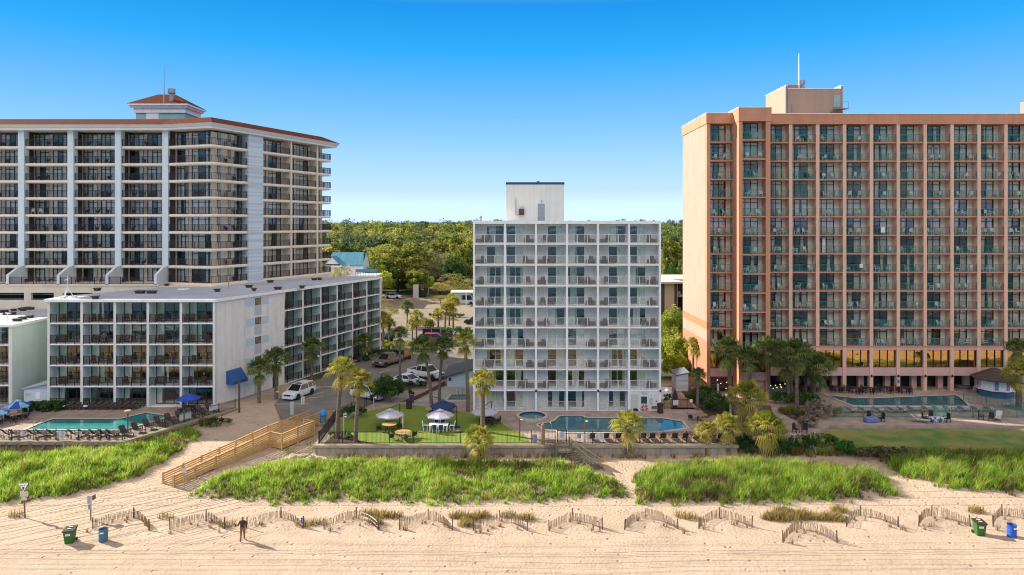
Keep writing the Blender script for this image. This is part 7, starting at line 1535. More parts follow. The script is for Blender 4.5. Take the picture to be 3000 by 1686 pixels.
q=MB(); q.box(ww(155),-.08,hh(852),ww(216),-.055,hh(812)); q.build('board',mat('cream_notice',(.55,.52,.44),(.50,.47,.40),1,.7),t); q=MB(); q.box(ww(166),-.075,hh(880),ww(206),-.055,hh(855)); q.build('board',mat('cream_notice',(.5,.5,.4)),t)
x,y=G(z3(685,1025),-1.55); zb=hgt(x,y); Yk=y; t=thing('beach_sign','grey rules board over a smaller plate on a thin post','sign',(x,y,zb)); q=MB(); q.bar((0,0,-.3),(0,0,hh(850)),.07); q.build('post',woodp,t)
q=MB(); q.box(ww(660),-.07,hh(908),ww(695),-.045,hh(846)); s=q.build('board',mat('pale_grey_notice',(.50,.50,.48),(.45,.45,.44),3,.6),t); q=MB(); scribble(q,ww(664),ww(692),hh(905),hh(850),7,-.071,41,.45); q.build('lettering',inkm,s); q=MB(); q.box(ww(696),-.04,hh(880),ww(706),.3,hh(846)); q.build('side_board',woodp,t)
q=MB(); q.box(ww(668),-.065,hh(950),ww(690),-.045,hh(912)); s=q.build('board',mat('grey_plate',(.38,.40,.40),None,3,.6),t); q=MB(); scribble(q,ww(670),ww(688),hh(948),hh(914),4,-.066,43,.45); q.build('lettering',inkm,s)
x,y=G(z3(1390,805),-1.45); zb=hgt(x,y); Yk=y; t=thing('small_sign','small pale sign on a slim post at the foot of the boardwalk','sign',(x,y,zb)); q=MB(); q.bar((0,0,-.3),(0,0,hh(620)),.05); q.build('post',metal,t); q=MB(); q.box(ww(1375),-.05,hh(672),ww(1408),-.03,hh(640)); q.build('board',mat('cream_notice',(.5,.5,.4)),t)
x,y=G(z3(2286,1075),-1.5); zb=hgt(x,y); Yk=y; t=thing('small_sign','small blue sign with a white figure in the sand fence','sign',(x,y,zb)); q=MB(); q.bar((0,0,-.3),(0,0,hh(1015)),.05); q.build('post',woodp,t); q=MB(); q.box(ww(2271),-.05,hh(1056),ww(2299),-.03,hh(1013)); s=q.build('board',mat('blue_sign_paint',(.03,.12,.55)),t); q=MB(); q.tube([(ww(2285),-.056,hh(1026)),(ww(2285),-.051,hh(1026))],.05,8); q.box(ww(2281),-.056,hh(1048),ww(2289),-.051,hh(1032)); q.build('emblem',mat('pale_blue_emblem',(.3,.5,.8),None,4,.6),s)
for (px,pb,pt_,w,lab,pm) in [(2205,235,140,28,'grey utility post box at the top of the sand path',metal),(2286,180,98,26,'pair of pale narrow signs on a post by the parking lot',mat('cream_notice',(.5,.5,.4)))]:
    x,y=G(z3(px,pb+ (0 if w==28 else 25))); Yk=y; t=thing('street_sign',lab,'sign',(x,y,0)); q=MB(); q.bar((0,0,0),(0,0,ZAT(z3(0,pt_)[1],y)),.06); q.build('post',metal,t)
    hw_=w/2/2.576*y/2000; zt=ZAT(z3(0,pt_)[1],y); 
    if w==28: q=MB(); q.box(-hw_,-.12,.0,hw_,.12,zt); q.build('cabinet',mat('pale_grey_cabinet',(.42,.44,.45),None,3,.6),t)
    else:
        for sx in (-1,1): q=MB(); q.box(sx*hw_*.12,-.04,zt-.95,sx*hw_,-.02,zt); q.build('board',pm,t)
# lamps
x,y=G(a7(1930,795)); zt=ZAT(a7(0,405)[1],y); t=thing('pool_lamp','slim brown pool lamp with flat cap by the left pool','lamp',(x,y,0)); q=MB(); q.tube([(0,0,0),(0,0,zt-.35)],.07,8); q.build('post',mat('brown_lamp_post',(.14,.09,.06),None,4,.7),t); q=MB(); q.tube([(0,0,zt-.35),(0,0,zt-.05)],.05,8); q.lathe([(.34,zt-.06),(.30,zt),(0,zt+.03)],14); q.build('lamp_head',mat('tan_lamp_cap',(.45,.34,.22),None,4,.6),t)
def lamppost(label,p,vt,arm,Y=None,single=True,h2=None,name='street_lamp'):
    x,y=G(p); zt=ZAT(vt,y); t=thing(name,label,'street lamp',(x,y,0)); q=MB(); q.tube([(0,0,0),(0,0,zt-.6)],[.2,.15],8); q.build('pole',mat('pale_lamp_pole',(.45,.42,.36),None,4,.6),t)
    q=MB(); pts=[(arm*f,0,zt-.6+.7*math.sin(f*1.57)) for f in np.linspace(0,1,6)]; q.tube(pts,.11,6); q.build('arm',mat('pale_lamp_pole',(.45,.42,.36)),t); q=MB(); q.sphere((arm*1.12,0,zt+.05),.38*abs(arm)/abs(arm),.16,.09); q.build('lamp_head',white,t,smooth=True)
lamppost('tall street lamp arching left in front of the oaks',a1(1320,1045),a1(0,598)[1],-4.2); lamppost('shorter street lamp behind the yellow palms',a1(1775,1120),a1(0,955)[1],-2.6); lamppost('distant street lamp among the trees at left',(985,770+30),684,-2.5); lamppost('distant lamp post right of the white hotel',(1966,775),698,-1.5)
def postlamp(label,p,vt,heads=1,m=None):
    x,y=G(p); zt=ZAT(vt,y); t=thing('lamp_post',label,'lamp',(x,y,0)); q=MB(); q.tube([(0,0,0),(0,0,zt)],.06,8); q.build('post',m or metal,t)
    for k in range(heads): q=MB(); q.tf(Matrix.Translation((.22*(1 if k else 1),-.08,zt-.05-.28*k)),lambda mm:mm.sphere((0,0,0),.16,.10,.07)); q.build('lamp_head',white,t,smooth=True)
postlamp('white post with two floodlights at the lawn corner',a3(550,955),a3(0,575)[1],2,mat('pale_post',(.48,.48,.44),None,4,.6)); postlamp('rusty lamp post beside the hot tub',c4(145,720),c4(0,310)[1],1,mat('rusty_post',(.16,.08,.05),None,4,.8)); postlamp('slim dark lamp post at the curved pool edge',c4(1372,735),c4(0,340)[1],1,mat('rusty_post',(.16,.08,.05))); postlamp('white lamp post beside the palm on the left lot',(808.5,1168+6),1147,1)
postlamp('white post with twin floodlights behind the hedge',a3(1005,520),a3(0,330)[1],1,mat('pale_post',(.48,.48,.44)))
def timber(label,p,vt,r,m): x,y=G(p); q=MB(); h=ZAT(vt,y); q.tube([(0,0,-.2),(0,0,h)],r,10); q.lathe([(r*1.02,h),(r*.6,h+.1),(0,h+.13)],10); q.build('wooden_post',m,loc=(x,y,0),label=label,cat='post')
timber('thick wooden shower post beside the pool gate',c4(585,795),c4(0,415)[1],.2,mat('orange_wood_post',(.33,.19,.09),(.27,.15,.07),3,.8,stretch=(6,6,.5))); timber('pale wooden post with a small lamp by the long hedge',a4(1563,500),a4(0,245)[1],.13,mat('pale_post',(.48,.48,.44))); timber('pale square post below the long hedge',a4(1753,720),a4(0,560)[1],.13,mat('pale_post',(.48,.48,.44))); timber('tall brown utility pole at the head of the diagonal pool fence',z3(1805,210),z3(0,-20)[1]-0,.11,mat('dark_fence_post',(.1,.1,.1)))
# life ring on the white hotel wall
lx,lz=XAT(a4(453,0)[0],WY),ZAT(a4(0,590)[1],WY); t=thing('life_ring','orange and white life ring hanging on the white hotel wall','life ring',(lx,WY-.12,lz))
q=MB(); n=28; m_=8; vs=[];fs=[]
for i in range(n):
    a=2*math.pi*i/n
    for k in range(m_): b=2*math.pi*k/m_; rr=.30+.10*math.cos(b); vs.append((rr*math.cos(a),.08*math.sin(b),rr*math.sin(a)))
for i in range(n):
    for k in range(m_): fs.append((i*m_+k,i*m_+(k+1)%m_,((i+1)%n)*m_+(k+1)%m_,((i+1)%n)*m_+k))
q.add(vs,fs); q.m=[1 if (i//m_)%7==0 else 0 for i in range(len(fs))]; q.build('ring',[mat('orange_ring',(.50,.10,.03),(.42,.07,.03),3,.6),white],t,smooth=True)
hs=mat('black_hose',(.02,.02,.02),None,4,.6); x,y=G(a4(320,640)); q=MB(); 
for k in range(4): q.tube([((.38-.03*k)*math.cos(a),(.3-.03*k)*math.sin(a),.05+.07*k) for a in np.linspace(0,6.28,18)],.035,6)
q.tube([(.3,0,.1),(.6,-.1,.25),(.75,-.1,.05)],.035,6); q.build('garden_hose',hs,loc=(x,y+.2,0),label='coiled black hose at the foot of the white hotel door',cat='hose')
# ---------------------------------------------------------------- small buildings
# poolside shed left of the white hotel
sh=thing('pool_house','low white pool house with sloping dark roof left of the white hotel','shed',(-7,96,0),world=True); sY=94.5; sxa=XAT(z5(1058,0)[0],sY); sxb=-3.0
z0a,z0b=ZAT(z5(0,530)[1],sY),ZAT(z5(0,455)[1],sY)
q=MB(); q.add([(sxa,sY,0),(sxb,sY,0),(sxb,sY,z0b+.35),(sxa,sY,z0a),(sxa,sY+7,0),(sxb,sY+7,0),(sxb,sY+7,z0b+.35),(sxa,sY+7,z0a)],[(0,1,2,3),(5,4,7,6),(4,0,3,7),(1,5,6,2),(3,2,6,7)]); q.build('wall',ltblue,sh)
q=MB(); q.add([(sxa-.5,sY-.35,z0a-.02),(sxb,sY-.35,z0b+.36),(sxb,sY+7.2,z0b+.36),(sxa-.5,sY+7.2,z0a-.02),(sxa-.5,sY-.35,z0a+.14),(sxb,sY-.35,z0b+.52),(sxb,sY+7.2,z0b+.52),(sxa-.5,sY+7.2,z0a+.14)],[(3,2,1,0),(4,5,6,7),(0,1,5,4),(1,2,6,5),(2,3,7,6),(3,0,4,7)]); q.build('roof',mat('dark_roof',(.10,.10,.11),None,3,.8),sh)
q=MB(); x=XAT(z5(1077,0)[0],sY); z=ZAT(z5(0,547)[1],sY); q.box(x-.18,sY-.03,z-.22,x+.18,sY-.005,z+.22); q.build('blue_plaque',mat('navy_plaque',(.03,.06,.22),None,4,.5),sh); q=MB(); q.box(x-.35,sY-.02,.5,x+.35,sY-.004,z-.4); q.build('notice_panel',mat('pale_grey_board',(.6,.6,.6)),sh)
x,y=G(a3(2310,345)); q=MB(); 
for s in (-.25,.25): q.tube([(s,0,.0),(s,0,.9),(s,.25,1.05),(s,.5,.9),(s,.5,.1)],.03,6)
q.build('pool_rail',metal,loc=(x,y,0),label='steel grab rails at the wading pool',cat='rail')
def hrail(label,a,b,ha=.9,hb=.9): A,B=G(a),G(b); q=MB(); q.tube([(A[0],A[1],0),(A[0],A[1],ha),(B[0],B[1],hb-.2),(B[0],B[1],0)],.03,6); q.build('pool_rail',mat('steel_rail',(.55,.56,.57),None,4,.3,.8),label=label,cat='rail')
hrail('steel handrail sloping into the turquoise pool',a8(650,420),a8(430,560)); hrail('steel handrail sloping into the curved pool',c4(480,400),c4(740,510)); hrail('steel handrail beside the angular blue pool',a5(1090,390),a5(1270,470))
x,y=G(a7(580,690)); q=MB()
for s in (-.35,.35): q.tube([(s,-.3,0),(s,-.3,.75),(s,0,.9),(s,.3,.7),(s,.3,0)],.03,6)
q.build('pool_ladder',mat('steel_rail',(.5,.5,.5)),loc=(x,y,0),label='steel pool ladder at the turquoise pool corner',cat='ladder')
# grey lapboard shed between the hotels
x0,y0=G(a4(935,345)); x1,y1=G(a4(1105,335)); xb,yb=G(a4(865,262)); lap=mat('grey_lapboard',(.60,.61,.62),(.44,.45,.47),2.2,.7,stretch=(.05,.05,3.0),lo=.46,hi=.54)
gs=thing('garden_shed','pale grey lapboard shed with slate roof between the two hotels','shed',(x0,y0,0),world=True); hL,hR=ZAT(a4(0,108)[1],y0),ZAT(a4(0,75)[1],y0); dxb,dyb=xb-x0,yb-y0
P=[(x0,y0),(x0+(x1-x0),y0),(x0+(x1-x0)+dxb,y0+dyb),(x0+dxb,y0+dyb)]
q=MB(); q.add([(*P[0],0),(*P[1],0),(*P[2],0),(*P[3],0),(*P[0],hL),(*P[1],hR),(*P[2],hR),(*P[3],hL)],[(0,1,5,4),(1,2,6,5),(2,3,7,6),(3,0,4,7),(4,5,6,7)]); q.build('wall',lap,gs)
q=MB(); pr=offset(P,.15); zz=[hL-.03,hR+.03,hR+.03,hL-.03]; q.add([(*p,z) for p,z in zip(pr,zz)]+[(*p,z+.14) for p,z in zip(pr,zz)],[(3,2,1,0),(4,5,6,7),(0,1,5,4),(1,2,6,5),(2,3,7,6),(3,0,4,7)]); q.build('roof',mat('slate_blue_roof',(.16,.18,.22),(.13,.15,.19),2,.8),gs)
sheet('brick_path',[G(a4(*p)) for p in [(800,262),(862,258),(1000,400),(1150,520),(1215,615),(860,615),(830,430)]],-.1,.0,mat('orange_brick_path',(.34,.20,.13),(.27,.16,.105),4,.9,bump=.2))
sheet('soil_bed',[G(a4(*p)) for p in [(1130,190),(1480,280),(1760,520),(1800,800),(1560,900),(1400,700),(1230,560),(1000,340)]],-.2,-.01,mat('dark_soil',(.06,.042,.03),(.09,.06,.04),1,.95,bump=.4))
fx0,fy0=G(a4(1110,235)); pf=thing('picket_fence','tan board fence behind the grey shed','fence',(fx0,fy0,0),world=True); q=MB(); E0=Vector(G(a4(1115,300)));E1=Vector(G(a4(1350,250))); 
for i in range(24): p=E0+(E1-E0)*i/24; q.box(p.x-.05,p.y-.015,0,p.x+.05,p.y+.015,1.6)
q.bar((*E0,1.3),(*E1,1.3),.05,.09); q.bar((*E0,.4),(*E1,.4),.05,.09); q.build('boards',mat('tan_board',(.30,.21,.14),(.24,.17,.11),3,.85),pf)
x,y=G(a4(740,190)); q=MB(); q.box(-.9,-.6,0,.9,.6,1.35); q.box(-.95,-.65,1.35,.95,.65,1.5); q.build('skip_bin',mat('dark_green_steel',(.01,.07,.03),None,3,.6),loc=(18.9,104,0),label='dark green waste container behind the white hotel corner',cat='container')
xw,yw=G(a4(760,345)); q=MB(); q.box(-.9,-.06,0,.9,.06,1.4); q.box(-.95,-.12,1.4,.95,.12,1.5); q.build('utility_wall',white,loc=(XAT(a4(755,0)[0],88),88,0),label='short white wall with a warm lamp beside the white hotel',cat='wall'); q=MB(); q.sphere((0,0,0),.09,.07,.08); q.build('wall_light',emis('warm_bulb',(1,.7,.4),2.5),loc=(XAT(a4(785,0)[0],87.85),87.85,1.25),label='lit warm lamp on the short white wall',cat='lamp')
q=MB(); q.box(-.32,-.05,0,.32,.02,.62); q.build('striped_board',mat('white_slat_board',(.72,.74,.76),(.3,.32,.34),6,.6,stretch=(4,1,.05),lo=.45,hi=.55),loc=(XAT(a4(922,0)[0],83.2),83.15,.52),label='white slatted board hung on the black gate fence',cat='sign'); q=MB(); q.lathe([(.30,0),(.34,.9),(.28,1.7),(.06,2.3),(0,2.35)],12); q.build('folded_parasol',mat('black_cover',(.03,.025,.03),None,4,.8),loc=(XAT(a4(915,0)[0],83.6),83.6,0),label='folded black parasol standing behind the gate fence',cat='parasol')
board('tiny white notice on the black gate fence',XAT(a4(1157,0)[0],83.1),83.08,.9,.34,.36,rows=3,seed=51)
# string lights in the salmon hotel doorway
st_=thing('string_lights','strings of glowing warm bulbs in the salmon hotel doorway','string lights',(34,89,1),world=True); q=MB(); rs=random.Random(8)
bl_=[(a4(*p)) for p in [(1555,175),(1697,210),(1765,220),(1607,228),(1685,300)]]+[a5(*p) for p in [(300,262),(372,254),(335,300),(392,286),(440,245),(452,268),(460,288),(515,235),(540,240),(418,312),(300,370),(275,315)]]
for i,p in enumerate(bl_): yy=89.3 if i>4 else 91.6; q=MB(); q.sphere((XAT(p[0],yy),yy,ZAT(p[1],yy)),.035,.035,.04,6,4); q.build('bulb',emis('bulb_glow',(1.0,.66,.30),4.0),st_)
q=MB(); W_=[(XAT(p[0],89.32),89.32,ZAT(p[1],89.32)+.06) for p in bl_[5:]]; 
for a,b in zip(W_,W_[1:]): q.bar(a,b,.012)
q.build('cable',blackm,st_)
# kerbed island, trash enclosure, canopy, blue roofed pavilion, motel, distant roofs
I0,I1=G(z4(930,1118)),G(z4(1142,1132)); isl=[(I0[0],I0[1]-.2),(I0[0]+1,I0[1]-1.6),(I1[0]-.6,I1[1]-.6),(I1[0]+.3,I1[1]+.6),(I1[0]-1,I1[1]+3.5),(I0[0]+.3,I0[1]+2)]
sheet('kerbed_island',isl,-.2,.13,yelline); sheet('island_soil',offset(isl,-.2),-.2,.145,mat('dark_soil',(.06,.04,.03)))
te=thing('trash_enclosure','black waste truck like compactor beside a white block wall','container',(XAT(1240,211),211,0),world=True); xA,xB=XAT(a1(1145,0)[0],211),XAT(a1(1265,0)[0],211); zt=ZAT(a1(0,815)[1],211)
q=MB(); q.box(xA,211,.3,xB,214.5,zt-.5); q.tube([(xA+.2,211,zt-.55),(xA+.2,214.5,zt-.55)],.3,8); q.box(xA+.2,211,zt-.5,xB-.2,214.5,zt); q.build('compactor',blackm,te,bevel=.08); q=MB(); scribble(q,xA+.5,xB-.6,2.2,3.2,2,210.98,61,.6); q.build('lettering',white,te)
q=MB(); q.box(XAT(a1(1030,0)[0],210),210,0,xA-.05,210.25,ZAT(a1(0,865)[1],210)); q.build('block_wall',mat('grey_white_block',(.50,.50,.47),(.45,.45,.43),2,.9),te)
cn=thing('shelter_roof','flat white shelter roof on slim posts over the parked van','shelter',(XAT(1350,190),190,0),world=True); zc=ZAT(a1(0,1030)[1],190); q=MB(); q.box(XAT(a1(1735,0)[0],190),190,zc,XAT(a1(2250,0)[0],190),195,zc+.45); q.build('roof',white,cn)
for u in (1750,2030): q=MB(); q.box(XAT(a1(u,0)[0],190)-.12,190.3,0,XAT(a1(u,0)[0],190)+.12,190.55,zc); q.build('post',white,cn)
by2=200; ph2=thing('pavilion_house','white gabled house with a bright blue metal roof behind the low hotel wing','house',(XAT(1000,by2),by2,0),world=True); X=lambda u,Y=by2:XAT(z4(u,0)[0],Y); Zv=lambda v,Y=by2:ZAT(z4(0,v)[1],Y)
bl2=mat('blue_metal_roof',(.10,.30,.40),(.07,.22,.32),1.2,.45,stretch=(5,.1,.1),lo=.45,hi=.5)
q=MB(); q.box(X(150),by2,Zv(800),X(420),by2+9,Zv(712)); q.add([(X(420),by2,Zv(712)),(X(420),by2+9,Zv(712)),(X(420),by2+4.5,Zv(628))],[(0,1,2)]); q.box(X(150),by2+1,0,X(420),by2+8,Zv(800)); q.build('wall',white,ph2)
q=MB(); e=.5; A=[(X(140),by2-e,Zv(716)),(X(428),by2-e,Zv(716)),(X(400),by2+4.5,Zv(626)),(X(165),by2+4.5,Zv(626)),(X(428),by2+9+e,Zv(716)),(X(140),by2+9+e,Zv(716))]; q.add(A+[(p[0],p[1],p[2]+.15) for p in A],[(0,1,2,3),(3,2,4,5),(9,8,7,6),(11,10,8,9),(0,6,7,1),(1,7,8,2),(2,8,10,4),(3,9,6,0)]); q.build('roof',bl2,ph2)
q=MB(); q.add([(X(145),by2-1.5,Zv(705)),(X(252),by2-1.5,Zv(705)),(X(198),by2-1.5,Zv(652)),(X(198),by2+2.5,Zv(652))],[(0,1,2)]); q.build('gable',white,ph2); q=MB(); q.add([(X(138),by2-1.8,Zv(712)),(X(198),by2-1.8,Zv(645)),(X(198),by2+3,Zv(645)),(X(140),by2+1,Zv(706)),(X(260),by2-1.8,Zv(712)),(X(256),by2+1,Zv(706))],[(0,1,2,3),(1,4,5,2)]); q.build('gable_roof',bl2,ph2)
for u in (205,262,320): q=MB(); q.box(X(u)-.2,by2-1.4,0,X(u)+.2,by2-1.1,Zv(712)); q.build('column',white,ph2)
q=MB(); q.box(X(150),by2-1.6,Zv(716)-.5,X(262),by2-1.0,Zv(716)); q.build('beam',white,ph2)
rb=thing('slide_pool','pale terrace edged with blue railings beside the blue roofed house','terrace',(XAT(1085,by2),by2-6,0),world=True); yb2=190; q=MB(); q.box(X(360,yb2),yb2,0,X(525,yb2),yb2+8,Zv(792,yb2)); q.build('terrace_wall',palewall,rb)
q=MB(); 
for i in range(14): xx=X(365,yb2)+(X(522,yb2)-X(365,yb2))*i/13; q.box(xx-.06,yb2+.1,Zv(792,yb2),xx+.06,yb2+.2,Zv(745,yb2))
q.box(X(365,yb2),yb2+.08,Zv(768,yb2),X(522,yb2),yb2+.22,Zv(745,yb2)); q.build('blue_railing',mat('blue_railing_paint',(.08,.30,.55),None,3,.5),rb)
# white roofed motel at the right gap
mo=thing('motel_block','tan motel block with a bright flat roof and open walkways, right of the white hotel','motel',(XAT(1975,125),125,0),world=True); mY=124; k2=lambda x,y:(1780+x/8.567,760+y/8.567); XM=lambda x,Y=mY:XAT(k2(x,0)[0],Y); ZM=lambda y,Y=mY:ZAT(k2(0,y)[1],Y)
q=MB(); q.box(XM(1250),mY,0,XM(1760),mY+16,ZM(612)); q.build('wall',mat('tan_motel_wall',(.66,.50,.36),(.60,.46,.33),1.5,.85,stretch=(1,1,6)),mo); q=MB(); q.box(XM(1675),mY-.05,0,XM(1745),mY+.4,ZM(612)); q.build('brick_strip',mat('brown_brick',(.16,.09,.06),(.11,.06,.045),6,.9),mo); q=MB(); q.box(XM(1345),mY-.05,0,XM(1428),mY+.4,ZM(612)); q.build('brick_strip',mat('brown_brick',(.1,.1,.1)),mo)
q=MB(); q.prism([(XM(1200),mY-.8),(XM(1985),mY-.8),(XM(1760),mY+5),(XM(1760)+18,mY+5),(XM(1760)+18,mY+17),(XM(1200),mY+17)],ZM(608),ZM(608)+.35); q.build('roof',mat('bleached_roof',(.74,.66,.52),(.68,.60,.48),.6,.9),mo)
for i in range(4): z=ZM(608)-3.0*i-2.9; q=MB(); q.box(XM(1760),mY+4,z,XM(1760)+18,mY+9,z+.2); q.build('walkway_slab',palewall,mo); q=MB(); q.box(XM(1760)+.3,mY+4,z+.2,XM(1760)+1.5,mY+4.1,z+1.1); q.build('walkway_panel',mat('cream_panel',(.6,.55,.45),None,2,.8),mo)
q=MB(); q.box(XM(1760),mY+8,0,XM(1760)+18,mY+8.2,ZM(612)); q.build('back_wall',brownwall,mo)
for (u0,u1,v0,v1,Y,c,lab) in [(962,1010,742,762,300,(.34,.07,.06),'red roofed low building behind the tall tower end'),(1058,1092,703,714,420,(.35,.35,.36),'grey roofed house among the far trees'),(1140,1180,684,694,520,(.28,.2,.15),'brown gabled house deep in the woods'),(1968,2015,713,728,260,(.62,.58,.52),'small white flat roofed house behind the motel'),(955,990,722,742,290,(.3,.27,.25),'grey house with a red cone roof by the tall tower end')]:
    t=thing('distant_house',lab,'house',(XAT((u0+u1)/2,Y),Y,0),world=True); xa,xb=XAT(u0,Y),XAT(u1,Y); zt,ze=ZAT(v0,Y),ZAT(v1,Y); q=MB(); q.box(xa+.5,Y,0,xb-.5,Y+10,ze); q.build('wall',palewall,t); q=MB(); q.add([(xa,Y-.5,ze),(xb,Y-.5,ze),(xb,Y+10.5,ze),(xa,Y+10.5,ze),(xa+1.5,Y+5,zt),(xb-1.5,Y+5,zt)],[(0,1,5,4),(1,2,5),(2,3,4,5),(3,0,4),(3,2,1,0)]); q.build('roof',mat('far_roof_%d'%int(u0),c,None,2,.8),t)
t=thing('cone_turret','red cone roofed turret rising behind the tall tower end','turret',(XAT(979,280),280,0)); zt=ZAT(718,280); q=MB(); q.lathe([(3.0,0),(3.0,zt-6)],10); q.build('wall',palewall,t); q=MB(); q.lathe([(3.4,zt-6),(0,zt)],10); q.build('roof',mat('far_roof_962',(.3,.1,.1)),t)
# black screen fence behind the red car, boulders
bf=thing('screen_fence','black screened fence behind the red SUV','fence',(XAT(1265,136),136,0),world=True); q=MB(); q.box(XAT(1238,136),136,0,XAT(1290,136),136.1,ZAT(964,136)); q.build('screen',blackm,bf); q=MB(); q.box(XAT(1280,133.5),133.5,0,XAT(1326,133.5),133.6,ZAT(976,133.5)); q.build('screen',mat('dark_grey_screen',(.06,.06,.06),None,3,.8),bf)
for u in (1238,1264,1290,1326): q=MB(); q.box(XAT(u,135.9)-.05,135.85,0,XAT(u,135.9)+.05,135.95,2.3); q.build('post',metal,bf)
rkm=mat('pale_boulder',(.38,.34,.28),(.26,.23,.19),1.5,.95,bump=.5,bscale=5)
for i,(px,py,s) in enumerate([(2220,555,.55),(2300,545,.65),(2350,560,.5),(2400,565,.35),(2160,575,.4)]):
    x,y=G(z3(px,py),-.9); rs=random.Random(i); q=MB(); q.sphere((0,0,0),s,s*.7,s*.5,8,6); q.v=[tuple(c*(1+rs.uniform(-.18,.18)) for c in v) for v in q.v]; q.build('boulder',rkm,loc=(x,y,hgt(x,y)+.05),smooth=False,label=f'pale jagged boulder left of the sea wall, {ORD[i]} from left' if False else ['pale pointed boulder beside the boardwalk','largest pale boulder by the boardwalk','medium pale boulder near the wall corner','small pale boulder at the wall corner','flat pale boulder nearest the boardwalk'][i],cat='boulder')
x,y=G(b1(1815,330),-1.5); q=MB(); q.sphere((0,0,.1),.16,.14,.14,8,5); q.build('beach_ball',mat('orange_green_ball',(.45,.16,.03),(.20,.25,.04),5,.7,lo=.45,hi=.55),loc=(x,y,hgt(x,y)),smooth=True,label='small orange and green ball lying by a sand fence',cat='ball')
# ---------------------------------------------------------------- people
def person(label,loc,rot,J,cloth,h=1.8,name='person',extra=None):
    """one continuous skinned body grown on a posed skeleton; faces coloured skin, top, trousers, shoes, hair by place"""
    P={'pelvis':(0,0,.96),'spine':(0,.01,1.15),'chest':(0,.0,1.36),'neck':(0,.0,1.50),'head':(0,-.02,1.62),'crown':(0,-.01,1.76),
       'lh':(-.09,0,.93),'rh':(.09,0,.93),'lk':(-.10,-.02,.52),'rk':(.10,-.02,.52),'la':(-.10,.02,.09),'ra':(.10,.02,.09),'lt':(-.11,-.16,.04),'rt':(.11,-.16,.04),
       'ls':(-.17,0,1.43),'rs':(.17,0,1.43),'le':(-.25,.02,1.16),'re':(.25,.02,1.16),'lw':(-.26,-.06,.92),'rw':(.26,-.06,.92)}
    P.update(J); rad={'pelvis':.165,'spine':.16,'chest':.175,'neck':.058,'head':.098,'crown':.07,'lh':.115,'rh':.115,'lk':.082,'rk':.082,'la':.058,'ra':.058,'lt':.04,'rt':.04,'ls':.075,'rs':.075,'le':.06,'re':.06,'lw':.038,'rw':.038}
    E=[('pelvis','spine'),('spine','chest'),('chest','neck'),('neck','head'),('head','crown'),('pelvis','lh'),('lh','lk'),('lk','la'),('la','lt'),('pelvis','rh'),('rh','rk'),('rk','ra'),('ra','rt'),('chest','ls'),('ls','le'),('le','lw'),('chest','rs'),('rs','re'),('re','rw')]
    V=[Vector(P[k]) for k in P]; K=list(P); Rr=[rad[k] for k in K]; ed=[(K.index(a),K.index(b)) for a,b in E]
    for sd in ('l','r'):                       # palm, four fingers, thumb
        w=Vector(P[sd+'w']); dr=(w-Vector(P[sd+'e'])).normalized(); sidev=dr.cross(Vector((0,1,0))); sidev=sidev.normalized() if sidev.length>.1 else Vector((1,0,0)); wi=K.index(sd+'w')
        V.append(w+dr*.07); Rr.append(.036); pi=len(V)-1; ed.append((wi,pi))
        for f,(o,l) in enumerate(((-.032,.085),(-.011,.095),(.011,.09),(.032,.07))): V.append(w+dr*(.10+l*.5)+sidev*o); Rr.append(.010); V.append(w+dr*(.10+l)+sidev*o*1.1+Vector((0,-.03,0))); Rr.append(.008); ed+= [(pi,len(V)-2),(len(V)-2,len(V)-1)]
        V.append(w+dr*.085+sidev*-.05+Vector((0,-.03,0))); Rr.append(.010); ed.append((wi,len(V)-1))
    me=bpy.data.meshes.new('body'); me.from_pydata([v[:] for v in V],ed,[]); o=bpy.data.objects.new('body',me); COL.objects.link(o)
    md=o.modifiers.new('skin','SKIN'); o.modifiers.new('sub','SUBSURF').levels=1
    if not me.skin_vertices: me.attributes  # layer is made with the modifier
    sv=me.skin_vertices[0].data if me.skin_vertices else None
    if sv is None:
        bm=bmesh.new(); bm.from_mesh(me); lay=bm.verts.layers.skin.verify(); bm.to_mesh(me); bm.free(); sv=me.skin_vertices[0].data
    for i,r in enumerate(Rr): sv[i].radius=(r,r); sv[i].use_root=(i==0)
    dg=bpy.context.evaluated_depsgraph_get(); dg.update(); nm=bpy.data.meshes.new_from_object(o.evaluated_get(dg)); bpy.data.objects.remove(o)
    nm.name='body'; nm.materials.clear()
    for m in cloth: nm.materials.append(m)
    seg=[(Vector(P[a]),Vector(P[b]),a,b) for a,b in E]
    for f in nm.polygons:
        c=f.center; best=min(seg,key=lambda s:((c-s[0]-(s[1]-s[0])*max(0,min(1,(c-s[0]).dot(s[1]-s[0])/max(1e-6,(s[1]-s[0]).length_squared)))).length)); a,b=best[2],best[3]
        k=1
        if b in('head','crown') or a=='head': k=4 if (c.z>P['head'][2]+.045 or (c.y>P['head'][1]+.035 and c.z>P['head'][2]-.03)) else 0
        elif b in('lk','rk','la','ra','lh','rh'): k=2
        elif b in('lt','rt'): k=3
        elif a in('le','re') and (c-Vector(P[b])).length<.09: k=0
        if min((c-Vector(P['lw'])).length,(c-Vector(P['rw'])).length)<.07 or (c-Vector(P['lw'])-(Vector(P['lw'])-Vector(P['le'])).normalized()*.1).length<.11 or (c-Vector(P['rw'])-(Vector(P['rw'])-Vector(P['re'])).normalized()*.1).length<.11: k=0
        if a=='pelvis' and b=='spine' and c.z<P['pelvis'][2]+.05: k=2
        f.material_index=k; f.use_smooth=True
    o=bpy.data.objects.new(name,nm); COL.objects.link(o); o.location=loc; o.rotation_euler=(0,0,rot); o.scale=(h/1.8,)*3; tag(o,label,'person')
    if extra: extra(o)
    return o
